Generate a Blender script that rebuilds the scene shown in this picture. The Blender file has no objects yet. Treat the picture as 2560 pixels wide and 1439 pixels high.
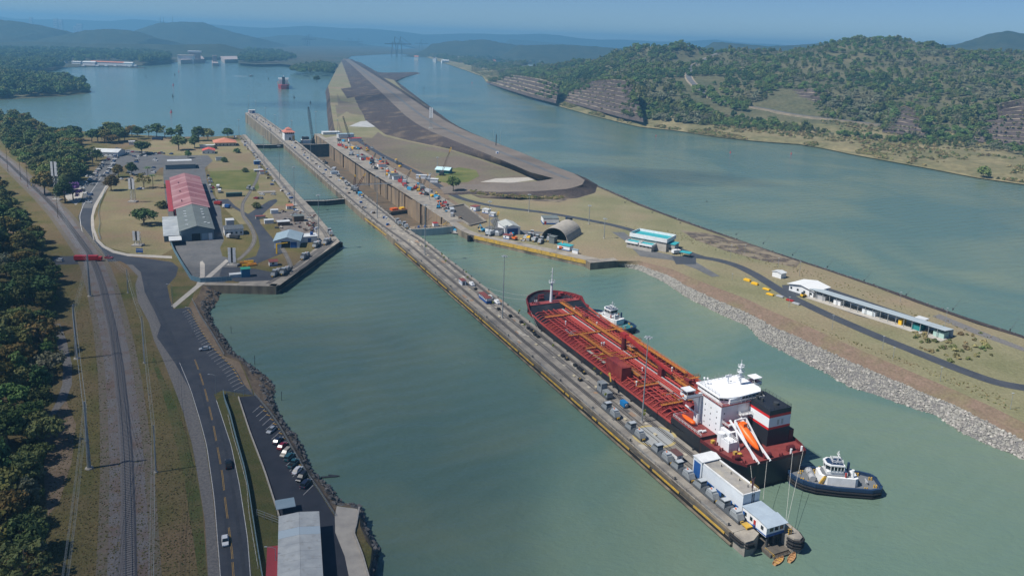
import bpy, bmesh, math, random
from mathutils import Vector, Matrix, noise
R = math.radians
rnd = random.Random(11)
sc = bpy.context.scene
col = sc.collection

# ---------------------------------------------------------------- camera
CAM_H = 132.0                      # metres above the lock walls (z = 0 is the lock deck)
FPX, PCX, PCY = 1950.0, 1280.0, 479.0
PITCH, ROLL = R(11.13), R(2.07)
cp, sp, cr, sr = math.cos(PITCH), math.sin(PITCH), math.cos(ROLL), math.sin(ROLL)
right0, up0, fwd = Vector((1, 0, 0)), Vector((0, sp, cp)), Vector((0, cp, -sp))
cam = bpy.data.cameras.new('camera')
cam_ob = bpy.data.objects.new('camera', cam)
col.objects.link(cam_ob)
cX = right0 * cr + up0 * sr
cY = up0 * cr - right0 * sr
cam_ob.matrix_world = Matrix((cX, cY, -fwd)).transposed().to_4x4()
cam_ob.location = (0, 0, CAM_H)
cam.sensor_width = 36.0
cam.lens = 36.0 * FPX / 2560.0
cam.shift_y = -240.5 / 2560.0
cam.clip_start = 1.0
cam.clip_end = 90000.0
sc.camera = cam_ob

# ---------------------------------------------------------------- sky and sun
SUN_AZ = Vector((-0.93, -0.37, 0)).normalized()      # where the sun stands, seen from above
SUN_EL = R(54)
world = bpy.data.worlds.new('World')
sc.world = world
world.use_nodes = True
wn = world.node_tree
for n_ in list(wn.nodes):
    wn.nodes.remove(n_)
sky = wn.nodes.new('ShaderNodeTexSky')
sky.sky_type = 'NISHITA'
sky.sun_disc = False
sky.sun_elevation = SUN_EL
sky.sun_rotation = math.atan2(SUN_AZ.x, SUN_AZ.y)
sky.altitude = 100
sky.air_density = 0.7
sky.dust_density = 0.1
sky.ozone_density = 10.0
bg = wn.nodes.new('ShaderNodeBackground')
bg.inputs['Strength'].default_value = 0.06
wo = wn.nodes.new('ShaderNodeOutputWorld')
wn.links.new(sky.outputs[0], bg.inputs['Color'])
wn.links.new(bg.outputs[0], wo.inputs['Surface'])
sun = bpy.data.lights.new('sun', 'SUN')
sun.energy = 4.6
sun.angle = R(0.53)
sun.color = (1.0, 0.96, 0.90)
sun_ob = bpy.data.objects.new('sun', sun)
col.objects.link(sun_ob)
sdir = (SUN_AZ * math.cos(SUN_EL) + Vector((0, 0, math.sin(SUN_EL)))).normalized()
sun_ob.rotation_euler = sdir.to_track_quat('Z', 'Y').to_euler()
sun_ob.location = sdir * 400
sc.view_settings.view_transform = 'Standard'
sc.view_settings.look = 'None'
sc.view_settings.gamma = 1.0
sc.view_settings.use_curve_mapping = False
sc.view_settings.exposure = 0.48
sc.cycles.use_denoising = True
sc.cycles.max_bounces = 4
sc.cycles.transparent_max_bounces = 12
sc.cycles.volume_bounces = 0

# ---------------------------------------------------------------- where things are
def ray(x, y):
    u, v = (x - PCX) / FPX, (y - PCY) / FPX
    a, b = u * cr + v * sr, -u * sr + v * cr
    return Vector((a, cp - b * sp, -sp - b * cp))
def G(x, y, z=0.0):                       # a point of the level z seen at photo position x, y
    d = ray(x, y); t = (z - CAM_H) / d.z
    return Vector((d.x * t, d.y * t, z))
def GD(x, y, D):                          # a point at ground distance D seen at photo position x, y
    d = ray(x, y); t = D / d.y
    return Vector((d.x * t, D, CAM_H + d.z * t))
def proj(p):
    r = Vector(p) - Vector((0, 0, CAM_H))
    dz = r.dot(fwd); a = r.x / dz; b = -r.dot(up0) / dz
    return PCX + FPX * (a * cr - b * sr), PCY + FPX * (a * sr + b * cr)
def zat(p, y):                            # height at which the upright through p reaches photo row y
    lo, hi = p.z, p.z + 250
    for _ in range(30):
        m = (lo + hi) / 2
        if proj((p.x, p.y, m))[1] > y: lo = m
        else: hi = m
    return lo - p.z
TH = R(-24.9)
LD = Vector((math.sin(TH), math.cos(TH), 0))         # along the locks, away from the camera
LN = Vector((LD.y, -LD.x, 0))                        # across the locks, to the right
def W(s, t, z=0.0):
    v = LD * s + LN * t
    return Vector((v.x, v.y, z))
LROT = -TH                                            # turn that lays local Y along the locks
CANAL_Z, LAKE_Z = -4.5, -14.0

# ---------------------------------------------------------------- mesh helpers
class MB:
    def __init__(s): s.v, s.f, s.m = [], [], []
    def add(s, vs, fs, mi=0):
        o = len(s.v); s.v += [tuple(v) for v in vs]
        for f in fs: s.f.append(tuple(i + o for i in f)); s.m.append(mi)
        return s
    def box(s, x0, x1, y0, y1, z0, z1, mi=0):
        vs = [(x0,y0,z0),(x1,y0,z0),(x1,y1,z0),(x0,y1,z0),(x0,y0,z1),(x1,y0,z1),(x1,y1,z1),(x0,y1,z1)]
        return s.add(vs, [(0,3,2,1),(4,5,6,7),(0,1,5,4),(1,2,6,5),(2,3,7,6),(3,0,4,7)], mi)
    def cbox(s, c, sz, rz=0.0, mi=0):
        ca, sa = math.cos(rz), math.sin(rz); hx, hy, hz = sz[0]/2, sz[1]/2, sz[2]/2
        vs = []
        for dz in (-hz, hz):
            for dx, dy in ((-hx,-hy),(hx,-hy),(hx,hy),(-hx,hy)):
                vs.append((c[0]+dx*ca-dy*sa, c[1]+dx*sa+dy*ca, c[2]+dz))
        return s.add(vs, [(0,3,2,1),(4,5,6,7),(0,1,5,4),(1,2,6,5),(2,3,7,6),(3,0,4,7)], mi)
    def beam(s, p, q, w, h=None, mi=0):
        p, q = Vector(p), Vector(q); h = h or w
        d = (q - p).normalized()
        a = d.cross(Vector((0, 0, 1)))
        a = a.normalized() if a.length > 1e-4 else Vector((1, 0, 0))
        b = a.cross(d)
        vs = []
        for e in (p, q):
            for i, j in ((-1,-1),(1,-1),(1,1),(-1,1)): vs.append(e + a*(i*w/2) + b*(j*h/2))
        return s.add(vs, [(0,1,2,3),(7,6,5,4),(0,4,5,1),(1,5,6,2),(2,6,7,3),(3,7,4,0)], mi)
    def cyl(s, p, q, r0, r1=None, n=8, mi=0, cap=True):
        p, q = Vector(p), Vector(q); r1 = r0 if r1 is None else r1
        d = (q - p).normalized()
        a = d.orthogonal().normalized(); b = d.cross(a)
        vs = []
        for e, r in ((p, r0), (q, r1)):
            for i in range(n):
                k = 2*math.pi*i/n; vs.append(e + a*(r*math.cos(k)) + b*(r*math.sin(k)))
        fs = [(i, (i+1) % n, n+(i+1) % n, n+i) for i in range(n)]
        if cap: fs += [tuple(range(n))[::-1], tuple(range(n, 2*n))]
        return s.add(vs, fs, mi)
    def tube(s, pts, r, n=6, mi=0):
        for a, b in zip(pts, pts[1:]): s.cyl(a, b, r, r, n, mi)
        return s
    def prism(s, poly, z0, z1, mi=0):
        n = len(poly)
        vs = [(p[0], p[1], z0) for p in poly] + [(p[0], p[1], z1) for p in poly]
        return s.add(vs, [tuple(range(n))[::-1], tuple(range(n, 2*n))] + [(i, (i+1) % n, n+(i+1) % n, n+i) for i in range(n)], mi)
    def xprism(s, prof, y0, y1, mi=0):            # profile in x,z pushed along y
        n = len(prof)
        vs = [(p[0], y0, p[1]) for p in prof] + [(p[0], y1, p[1]) for p in prof]
        return s.add(vs, [tuple(range(n)), tuple(range(n, 2*n))[::-1]] + [(i, n+i, n+(i+1) % n, (i+1) % n) for i in range(n)], mi)
    def yprism(s, prof, x0, x1, mi=0):            # profile in y,z pushed along x
        n = len(prof)
        vs = [(x0, p[0], p[1]) for p in prof] + [(x1, p[0], p[1]) for p in prof]
        return s.add(vs, [tuple(range(n)), tuple(range(n, 2*n))[::-1]] + [(i, n+i, n+(i+1) % n, (i+1) % n) for i in range(n)], mi)
    def loft(s, rings, mi=0, cap=True, closed=True):
        n = len(rings[0]); o = []
        for r in rings: o += list(r)
        fs = []
        for k in range(len(rings)-1):
            for i in range(n if closed else n-1):
                fs.append((k*n+i, k*n+(i+1) % n, (k+1)*n+(i+1) % n, (k+1)*n+i))
        if cap: fs += [tuple(range(n))[::-1], tuple(range((len(rings)-1)*n, len(rings)*n))]
        return s.add(o, fs, mi)
    def ball(s, c, r, n=8, k=5, sz=1.0, mi=0):
        c = Vector(c); rings = []
        for j in range(1, k):
            a = math.pi*j/k
            rings.append([c + Vector((r*math.sin(a)*math.cos(2*math.pi*i/n), r*math.sin(a)*math.sin(2*math.pi*i/n), -r*sz*math.cos(a))) for i in range(n)])
        return s.loft(rings, mi)
    def rail(s, pts, h=1.0, r=0.05, step=2.0, closed=False, mi=0, rows=2):
        pts = [Vector(p) for p in pts]
        if closed: pts = pts + [pts[0]]
        for a, b in zip(pts, pts[1:]):
            L = (b-a).length; k = max(1, int(L/step))
            for i in range(k): 
                q = a + (b-a)*(i/k); s.beam(q, q+Vector((0,0,h)), r*1.6, None, mi)
            for j in range(rows):
                zz = Vector((0,0,h*(j+1)/rows)); s.beam(a+zz, b+zz, r*1.6, None, mi)
        q = pts[-1]; s.beam(q, q+Vector((0,0,h)), r*1.6, None, mi)
        return s
    def mesh(s, name, mats, smooth=False):
        me = bpy.data.meshes.new(name)
        me.from_pydata(s.v, [], s.f)
        if not isinstance(mats, (list, tuple)): mats = [mats]
        for m in mats: me.materials.append(m)
        if len(mats) > 1: me.polygons.foreach_set('material_index', s.m)
        if smooth: me.polygons.foreach_set('use_smooth', [True]*len(me.polygons))
        me.update()
        return me
    def build(s, name, mats, parent=None, smooth=False):
        return mkobj(name, s.mesh(name, mats, smooth), parent)

def mkobj(name, me, parent=None, loc=None, rz=None, scale=None):
    o = bpy.data.objects.new(name, me); col.objects.link(o)
    if parent is not None: o.parent = parent
    if loc is not None: o.location = loc
    if rz is not None: o.rotation_euler = (0, 0, rz)
    if scale is not None: o.scale = (scale, scale, scale) if not hasattr(scale, '__len__') else scale
    return o
def tag(o, label, cat, group=None):
    o['label'] = label; o['category'] = cat
    if group: o['group'] = group
    return o
def thing(name, label, cat, loc=(0,0,0), rz=0.0, group=None):
    o = bpy.data.objects.new(name, None); col.objects.link(o)
    o.empty_display_size = 0.5
    o.location = loc; o.rotation_euler = (0, 0, rz)
    return tag(o, label, cat, group)
def lockthing(name, label, cat, s, t, z=0.0, rz=0.0, group=None):
    return thing(name, label, cat, W(s, t, z), LROT + rz, group)
def structure(o, kind='structure', label=None):
    o['kind'] = kind
    if label: o['label'] = label
    return o
def clone(o, loc=None, rz=None, label=None, group=None, scale=None, swap=None):
    c = o.copy(); col.objects.link(c)
    if loc is not None: c.location = loc
    if rz is not None: c.rotation_euler = (0, 0, rz)
    if label: c['label'] = label
    if group: c['group'] = group
    if scale is not None: c.scale = (scale, scale, scale) if not hasattr(scale, '__len__') else scale
    def kids(a, b):
        for ch in list(a.children):
            d = ch.copy(); col.objects.link(d); d.parent = b
            if swap:
                for sl in d.material_slots:
                    if sl.material and sl.material.name in swap:
                        sl.link = 'OBJECT'; sl.material = swap[sl.material.name]
            kids(ch, d)
    kids(o, c)
    return c
ORD = ['first','second','third','fourth','fifth','sixth','seventh','eighth','ninth','tenth','eleventh','twelfth','thirteenth','fourteenth','fifteenth','sixteenth','seventeenth','eighteenth','nineteenth','twentieth']
def resample(pts, n):
    pts = [Vector(p) for p in pts]
    L = [0.0]
    for a, b in zip(pts, pts[1:]): L.append(L[-1] + (b-a).length)
    out = []; j = 0
    for i in range(n):
        d = L[-1]*i/(n-1)
        while j < len(L)-2 and L[j+1] < d: j += 1
        k = (d-L[j])/max(1e-9, L[j+1]-L[j])
        out.append(pts[j].lerp(pts[j+1], min(1, max(0, k))))
    return out
def offset_line(pts, d):                   # the same line shifted sideways by d (left positive)
    out = []
    for i, p in enumerate(pts):
        a = pts[max(0, i-1)]; b = pts[min(len(pts)-1, i+1)]
        t = (b-a); t.z = 0; t.normalize()
        out.append(p + Vector((-t.y, t.x, 0))*d)
    return out
def smoothline(pts, n):
    pts = resample(pts, n)
    for _ in range(3):
        pts = [pts[0]] + [(pts[i-1] + pts[i]*2 + pts[i+1])/4 for i in range(1, len(pts)-1)] + [pts[-1]]
    return pts
def ribbon(pts, w, z=None, both=True):
    a = offset_line(pts, w/2); b = offset_line(pts, -w/2)
    m = MB(); n = len(pts)
    vs = [(p.x, p.y, p.z if z is None else z) for p in a] + [(p.x, p.y, p.z if z is None else z) for p in b]
    return m.add(vs, [(n+i, n+i+1, i+1, i) for i in range(n-1)])
def sheet(poly, z):
    m = MB(); return m.add([(p[0], p[1], z) for p in poly], [tuple(range(len(poly)))])
def ruled(lines, n, sub=1, amp=0.0, sc_=0.05, m=None):
    rows = [resample(l, n) for l in lines]; full = []
    for a, b in zip(rows, rows[1:]):
        for k in range(sub): full.append([p.lerp(q, k/sub) for p, q in zip(a, b)])
    full.append(rows[-1])
    if amp:
        for r in full[1:-1]:
            for p in r: p.z += amp*(noise.noise(p*sc_) + 0.5*noise.noise(p*sc_*2.7))
    m = m or MB()
    return m.loft([[tuple(p) for p in r] for r in full], 0, cap=False, closed=False), full

# ---------------------------------------------------------------- materials
def lin(h):
    c = [int(h[i:i+2], 16)/255 for i in (0, 2, 4)]
    return tuple(x/12.92 if x <= 0.04045 else ((x+0.055)/1.055)**2.4 for x in c) + (1,)
MATS = {}
def mat(name, c1, c2=None, scale=0.5, rough=0.75, metal=0.0, bump=0.0, bscale=4.0, rand=0.0, spec=0.35, detail=4.0, contrast=0.18, mid=0.5, c3=None, scale3=0.05, mid3=0.55, stretch=None, rot=0.0, coords='pos', coat=0.0, grain=None):
    if name in MATS: return MATS[name]
    def C(c): return lin(c) if isinstance(c, str) else tuple(c) + ((1,) if len(c) == 3 else ())
    m = bpy.data.materials.new(name); m.use_nodes = True
    N, L = m.node_tree.nodes, m.node_tree.links
    bs = N['Principled BSDF']
    bs.inputs['Roughness'].default_value = rough
    bs.inputs['Metallic'].default_value = metal
    bs.inputs['Specular IOR Level'].default_value = spec
    if coat: bs.inputs['Coat Weight'].default_value = coat
    c1 = C(c1)
    bs.inputs['Base Color'].default_value = c1
    m.diffuse_color = c1
    vec = None
    if c2 is not None or bump or c3 is not None:
        if coords == 'pos':
            vec = N.new('ShaderNodeNewGeometry').outputs['Position']
        else:
            vec = N.new('ShaderNodeTexCoord').outputs['Object']
        if stretch or rot:
            mp = N.new('ShaderNodeMapping')
            mp.inputs['Rotation'].default_value = (0, 0, rot)
            if stretch: mp.inputs['Scale'].default_value = stretch
            if rot:
                mp.vector_type = 'TEXTURE'
                if stretch: mp.inputs['Scale'].default_value = tuple(1/x for x in stretch)
            L.new(vec, mp.inputs['Vector']); vec = mp.outputs[0]
    out = None
    def nz(s, d=detail, ro=0.55):
        n = N.new('ShaderNodeTexNoise'); n.inputs['Scale'].default_value = s; n.inputs['Detail'].default_value = d
        n.inputs['Roughness'].default_value = ro; L.new(vec, n.inputs['Vector']); return n.outputs['Fac']
    def rp(f, mid_, con):
        r = N.new('ShaderNodeMapRange'); r.inputs['From Min'].default_value = mid_-con; r.inputs['From Max'].default_value = mid_+con
        L.new(f, r.inputs['Value']); return r.outputs[0]
    def mx(f, a, b, bt='MIX'):
        x = N.new('ShaderNodeMix'); x.data_type = 'RGBA'; x.blend_type = bt
        if isinstance(f, float): x.inputs[0].default_value = f
        else: L.new(f, x.inputs[0])
        for i, q in ((6, a), (7, b)):
            if isinstance(q, tuple): x.inputs[i].default_value = q
            else: L.new(q, x.inputs[i])
        return x.outputs[2]
    if c2 is not None:
        out = mx(rp(nz(scale), mid, contrast), c1, C(c2))
    if c3 is not None:
        out = mx(rp(nz(scale3, 5.0), mid3, 0.1), out if out is not None else c1, C(c3))
    if grain and out is not None:
        g_ = rp(nz(grain[0], 3.0, 0.7), 0.5, 0.25)
        k_ = 1-grain[1]
        out = mx(g_, mx(1.0, out, (k_, k_, k_, 1), 'MULTIPLY'), mx(1.0, out, (1+grain[1]*.7,)*3+(1,), 'MULTIPLY'))
    if rand:
        oi = N.new('ShaderNodeObjectInfo')
        hs = N.new('ShaderNodeHueSaturation')
        r1 = N.new('ShaderNodeMapRange'); r1.inputs['To Min'].default_value = 1-rand; r1.inputs['To Max'].default_value = 1+rand
        L.new(oi.outputs['Random'], r1.inputs['Value']); L.new(r1.outputs[0], hs.inputs['Value'])
        r2 = N.new('ShaderNodeMath'); r2.operation = 'MULTIPLY'; r2.inputs[1].default_value = 7.31
        r3 = N.new('ShaderNodeMath'); r3.operation = 'FRACT'
        r4 = N.new('ShaderNodeMapRange'); r4.inputs['To Min'].default_value = 0.5-rand*0.09; r4.inputs['To Max'].default_value = 0.5+rand*0.07
        L.new(oi.outputs['Random'], r2.inputs[0]); L.new(r2.outputs[0], r3.inputs[0]); L.new(r3.outputs[0], r4.inputs['Value']); L.new(r4.outputs[0], hs.inputs['Hue'])
        if out is not None: L.new(out, hs.inputs['Color'])
        else: hs.inputs['Color'].default_value = c1
        out = hs.outputs[0]
    if out is not None: L.new(out, bs.inputs['Base Color'])
    if bump:
        b = N.new('ShaderNodeBump'); b.inputs['Strength'].default_value = 1.0; b.inputs['Distance'].default_value = bump
        L.new(nz(bscale, 6.0), b.inputs['Height']); L.new(b.outputs[0], bs.inputs['Normal'])
    MATS[name] = m
    return m
# ================================================================ THE SETTING
def water_mat(name, deep, pale, bump, bscale, patch=None):
    m = bpy.data.materials.new(name); m.use_nodes = True
    N, L = m.node_tree.nodes, m.node_tree.links
    bs = N['Principled BSDF']
    bs.inputs['Roughness'].default_value = 0.10
    bs.inputs['IOR'].default_value = 1.33
    geo = N.new('ShaderNodeNewGeometry').outputs['Position']
    def nz(s, d, stretch=(1,1,1), rot=0.0, ro=0.55, dist=0.0):
        mp = N.new('ShaderNodeMapping'); mp.inputs['Scale'].default_value = stretch; mp.inputs['Rotation'].default_value = (0,0,rot)
        L.new(geo, mp.inputs['Vector'])
        n = N.new('ShaderNodeTexNoise'); n.inputs['Scale'].default_value = s; n.inputs['Detail'].default_value = d
        n.inputs['Roughness'].default_value = ro; n.inputs['Distortion'].default_value = dist
        L.new(mp.outputs[0], n.inputs['Vector']); return n.outputs['Fac']
    r = N.new('ShaderNodeMapRange'); r.inputs['From Min'].default_value = 0.40; r.inputs['From Max'].default_value = 0.74
    L.new(nz(0.0075, 4.0, (1,1,1), 0.5, 0.5, 1.2), r.inputs['Value'])
    mx = N.new('ShaderNodeMix'); mx.data_type = 'RGBA'
    mx.inputs[6].default_value = deep + (1,); mx.inputs[7].default_value = pale + (1,)
    L.new(r.outputs[0], mx.inputs[0]); out = mx.outputs[2]
    L.new(out, bs.inputs['Base Color'])
    b1 = N.new('ShaderNodeBump'); b1.inputs['Distance'].default_value = bump*1.3
    L.new(nz(bscale*1.7, 4.0, (0.6, 1.0, 1), R(12), 0.65), b1.inputs['Height'])
    b2 = N.new('ShaderNodeBump'); b2.inputs['Distance'].default_value = bump*1.5
    L.new(nz(bscale*0.33, 3.0, (0.75, 1.0, 1), R(-14), 0.55, 0.8), b2.inputs['Height'])
    L.new(b1.outputs[0], b2.inputs['Normal'])
    wv = N.new('ShaderNodeTexWave'); wv.inputs['Scale'].default_value = 0.035; wv.inputs['Distortion'].default_value = 9.0; wv.inputs['Detail'].default_value = 2.0; wv.inputs['Detail Scale'].default_value = 0.6
    mw = N.new('ShaderNodeMapping'); mw.inputs['Rotation'].default_value = (0, 0, R(62)); L.new(geo, mw.inputs['Vector']); L.new(mw.outputs[0], wv.inputs['Vector'])
    b3 = N.new('ShaderNodeBump'); b3.inputs['Distance'].default_value = bump*0.9; L.new(wv.outputs['Fac'], b3.inputs['Height']); L.new(b2.outputs[0], b3.inputs['Normal'])
    L.new(b3.outputs[0], bs.inputs['Normal'])
    return m
M_canal = water_mat('canal_water', (0.088, 0.152, 0.126), (0.168, 0.206, 0.134), 0.20, 0.42)
M_lake = water_mat('lake_water', (0.105, 0.185, 0.170), (0.125, 0.200, 0.175), 0.22, 0.25)

M_ground = mat('dry_grass_left', (0.150, 0.120, 0.055), (0.085, 0.090, 0.030), 0.055, 0.95, bump=0.25, bscale=1.6, c3=(0.165, 0.120, 0.070), scale3=0.02, spec=0.1, grain=(0.9, 0.38))
M_ground2 = mat('verge_rough_grass', (0.105, 0.095, 0.042), (0.070, 0.082, 0.030), 0.25, 0.95, bump=0.2, bscale=2, spec=0.1, grain=(1.6, 0.35))
M_field = mat('dry_grass_field', (0.232, 0.212, 0.128), (0.160, 0.160, 0.085), 0.03, 0.95, bump=0.25, bscale=1.0, c3=(0.240, 0.190, 0.125), scale3=0.012, spec=0.1, grain=(0.7, 0.30))
M_field2 = mat('brown_dry_grass', (0.245, 0.205, 0.118), (0.170, 0.162, 0.078), 0.05, 0.95, bump=0.25, bscale=1.0, c3=(0.220, 0.165, 0.105), scale3=0.03, spec=0.1, grain=(0.8, 0.34))
M_lawn = mat('mown_lawn', (0.165, 0.160, 0.060), (0.085, 0.110, 0.030), 0.05, 0.95, spec=0.1, grain=(1.2, 0.22))
M_verge = mat('green_verge', (0.060, 0.084, 0.026), (0.125, 0.108, 0.052), 0.12, 0.95, bump=0.15, bscale=3, spec=0.1, grain=(1.6, 0.35))
M_asph = mat('asphalt', (0.040, 0.047, 0.062), (0.060, 0.066, 0.078), 0.12, 0.85, bump=0.01, bscale=8, spec=0.25, grain=(0.9, 0.14))
M_asph_old = mat('worn_asphalt', (0.100, 0.105, 0.110), (0.140, 0.140, 0.140), 0.10, 0.9, spec=0.2, grain=(0.5, 0.2))
M_asph_dk = mat('fresh_asphalt', (0.026, 0.031, 0.043), (0.038, 0.042, 0.055), 0.2, 0.85, spec=0.3)
M_gravel = mat('grey_gravel', (0.120, 0.118, 0.120), (0.200, 0.190, 0.180), 1.2, 0.95, bump=0.12, bscale=5, spec=0.1, grain=(3.0, 0.3))
M_ballast = mat('track_ballast', (0.120, 0.118, 0.125), (0.200, 0.190, 0.185), 2.2, 0.95, bump=0.15, bscale=5, c3=(0.150, 0.115, 0.100), scale3=0.12, spec=0.1, grain=(3.0, 0.3))
M_earth = mat('bare_earth', (0.215, 0.165, 0.115), (0.160, 0.120, 0.085), 0.15, 0.95, bump=0.15, bscale=2, spec=0.1, grain=(0.8, 0.3))
M_redearth = mat('red_brown_bank', (0.205, 0.145, 0.110), (0.165, 0.125, 0.088), 0.25, 0.95, bump=0.3, bscale=1.2, c3=(0.170, 0.145, 0.085), scale3=0.06, mid3=0.6, spec=0.1, grain=(0.9, 0.32))
M_darkrock = mat('dark_rockfill', (0.046, 0.037, 0.038), (0.088, 0.070, 0.065), 0.9, 0.95, bump=0.8, bscale=0.9, c3=(0.165, 0.128, 0.090), scale3=0.035, mid3=0.62, spec=0.15, grain=(0.5, 0.45))
M_brown = mat('brown_flat', (0.170, 0.136, 0.106), (0.130, 0.108, 0.084), 0.02, 0.95, bump=0.15, bscale=0.8, c3=(0.150, 0.145, 0.085), scale3=0.014, spec=0.1, grain=(0.35, 0.28))
M_crest = mat('gravel_crest', (0.185, 0.158, 0.135), (0.140, 0.120, 0.104), 0.03, 0.95, spec=0.1, grain=(0.5, 0.2))
M_conc = mat('weathered_concrete', (0.330, 0.300, 0.250), (0.220, 0.200, 0.175), 0.22, 0.85, bump=0.03, bscale=2, c3=(0.150, 0.140, 0.130), scale3=0.09, mid3=0.6, spec=0.2, grain=(1.5, 0.16))
M_concw = mat('stained_concrete', (0.270, 0.225, 0.160), (0.150, 0.125, 0.095), 0.30, 0.88, bump=0.05, bscale=1.5, c3=(0.085, 0.075, 0.062), scale3=0.12, stretch=(1, 1, 0.22), spec=0.2, grain=(1.2, 0.22))
M_concl = mat('pale_concrete', (0.430, 0.400, 0.350), (0.330, 0.310, 0.280), 0.3, 0.85, bump=0.02, bscale=3, spec=0.2)
M_concd = mat('dark_concrete', (0.075, 0.068, 0.060), (0.120, 0.105, 0.085), 0.4, 0.7, spec=0.3)
M_hill = mat('forest_floor', (0.075, 0.084, 0.046), (0.138, 0.126, 0.072), 0.012, 0.95, bump=0.8, bscale=0.3, spec=0.1, grain=(0.15, 0.4))
M_scrub = mat('scrub_ground', (0.185, 0.165, 0.085), (0.120, 0.120, 0.060), 0.02, 0.95, bump=0.5, bscale=0.4, c3=(0.260, 0.215, 0.120), scale3=0.009, spec=0.1, grain=(0.12, 0.4))
M_terr = mat('terrace_rock', (0.080, 0.064, 0.062), (0.125, 0.100, 0.090), 0.06, 0.95, bump=0.5, bscale=0.5, spec=0.1, grain=(0.4, 0.35))
M_bench = mat('terrace_bench', (0.340, 0.280, 0.200), (0.220, 0.190, 0.140), 0.1, 0.95, spec=0.1)
M_far = mat('far_canopy', (0.028, 0.040, 0.026), (0.052, 0.060, 0.036), 0.016, 0.95, bump=4.0, bscale=0.05, spec=0.05)
M_farland = mat('far_lowland', (0.045, 0.055, 0.035), (0.110, 0.090, 0.070), 0.004, 0.95, c3=(0.045, 0.060, 0.035), scale3=0.008, spec=0.05)
M_paintw = mat('white_road_paint', (0.60, 0.60, 0.58), (0.38, 0.38, 0.38), 0.8, 0.7)
M_painty = mat('yellow_road_paint', (0.55, 0.33, 0.05), (0.32, 0.20, 0.06), 0.8, 0.7)

def sheetz_(m, z):
    m.v = [(v[0], v[1], z) for v in m.v]; return m
def px(pts, z=0.0): return [G(x, y, z) for x, y in pts]

# --- water
lw = structure(sheet([W(944, -9000), W(944, 262), G(900, 250), G(872, 200), G(866, 150), Vector((-300, 9000, 0)), Vector((12800, 9000, 0)), Vector((12800, 13300, 0)), Vector((-12800, 13300, 0))], LAKE_Z).build('lake_water', M_lake))
cw_poly = [Vector((-420, -120, 0)), Vector((-330, 300, 0)), W(520, 40), W(948, 92), W(948, 141), W(509, 147), W(509, 197), W(640, 215), G(1100, 470), G(1400, 462), G(1330, 400), G(1120, 335), G(1020, 275), G(930, 205), G(868, 149), G(880, 136, -4.5), G(1080, 134, -4.5), G(1230, 178, -4.5), G(1400, 240, -4.5), G(1700, 300, -4.5), G(2100, 350, -4.5), G(2800, 470, -4.5), Vector((1100, 300, 0)), Vector((700, -120, 0))]
structure(sheet(cw_poly, CANAL_Z).build('canal_water', M_canal))

# --- left land
bank_top = px([(505,713),(497,735),(483,757),(520,820),(560,888),(600,903),(614,930),(632,975),(647,1000),(675,1030),(697,1061),(730,1120),(762,1174),(800,1228),(837,1287),(842,1262),(893,1270),(899,1288),(900,1312),(916,1352),(930,1370),(926,1404),(914,1450),(915,1560)])
bank_wat = px([(556,722),(543,755),(524,778),(533,813),(548,830),(570,858),(583,880),(606,898),(645,928),(670,943),(688,970),(683,1000),(695,1033),(712,1062),(738,1086),(757,1120),(774,1168),(789,1190),(826,1216),(842,1240),(852,1256),(899,1262),(909,1284),(912,1308),(930,1348),(946,1366),(940,1406),(930,1450),(931,1560)], CANAL_Z)
ll = list(bank_top) + [Vector((-40, 120, 0)), Vector((-40, -40, 0)), Vector((-420, -40, 0)), Vector((-900, 700, 0)), G(-160, 268), G(60, 306), G(130, 322), G(240, 331), G(330, 336), G(420, 342), G(520, 342), G(605, 338), W(1030, 92), W(1030, 103.6), W(486, 103.6), W(407, 53.4), W(420, 19)]
structure(sheet(ll, 0.0).build('ground', M_ground))
lo = [Vector(p) for p in ll[-13:-4]]
m, _ = ruled([[p + Vector((0, 0, -0.01)) for p in [Vector((-900, 700, 0))] + px([(-160,268),(60,306),(130,322),(240,331),(330,336),(420,342),(520,342),(605,338)]) + [W(1030, 92), W(1030, 106)]],
              [p + Vector((-6, 34, -15)) for p in [Vector((-900, 700, 0))] + px([(-160,268),(60,306),(130,322),(240,331),(330,336),(420,342),(520,342),(605,338)]) + [W(1030, 92), W(1030, 106)]]], 60, 4, 0.8, 0.1)
structure(m.build('lake_bank', M_ground))
btw = resample(bank_top, 90); bww = resample(bank_wat, 90)
m, _ = ruled([btw, [a.lerp(b, 0.5) + Vector((0,0,0.35)) for a, b in zip(btw, bww)], bww, [b + (b-a)*0.6 + Vector((0,0,-1.0)) for a, b in zip(btw, bww)]], 90, 3, 0.35, 0.3)
structure(m.build('bay_bank', M_earth))

# wooded rise on the far left
rise = [px([(-60,385),(0,450),(70,530),(135,640),(148,720),(130,810),(140,880),(120,960),(118,1040),(105,1140),(95,1250),(95,1345),(90,1460)]),
        [p + Vector((-26, 2, 5)) for p in px([(-60,385),(0,450),(70,530),(135,640),(148,720),(130,810),(140,880),(120,960),(118,1040),(105,1140),(95,1250),(95,1345),(90,1460)])],
        [p + Vector((-80, 4, 13)) for p in px([(-60,385),(0,450),(70,530),(135,640),(148,720),(130,810),(140,880),(120,960),(118,1040),(105,1140),(95,1250),(95,1345),(90,1460)])],
        [p + Vector((-240, 10, 20)) for p in px([(-60,385),(0,450),(70,530),(135,640),(148,720),(130,810),(140,880),(120,960),(118,1040),(105,1140),(95,1250),(95,1345),(90,1460)])]]
rise[0] = [p + Vector((0, 0, -0.2)) for p in rise[0]]
m, RISE = ruled(rise, 50, 6, 1.2, 0.04)
structure(m.build('hillside', M_ground, smooth=True))

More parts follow.
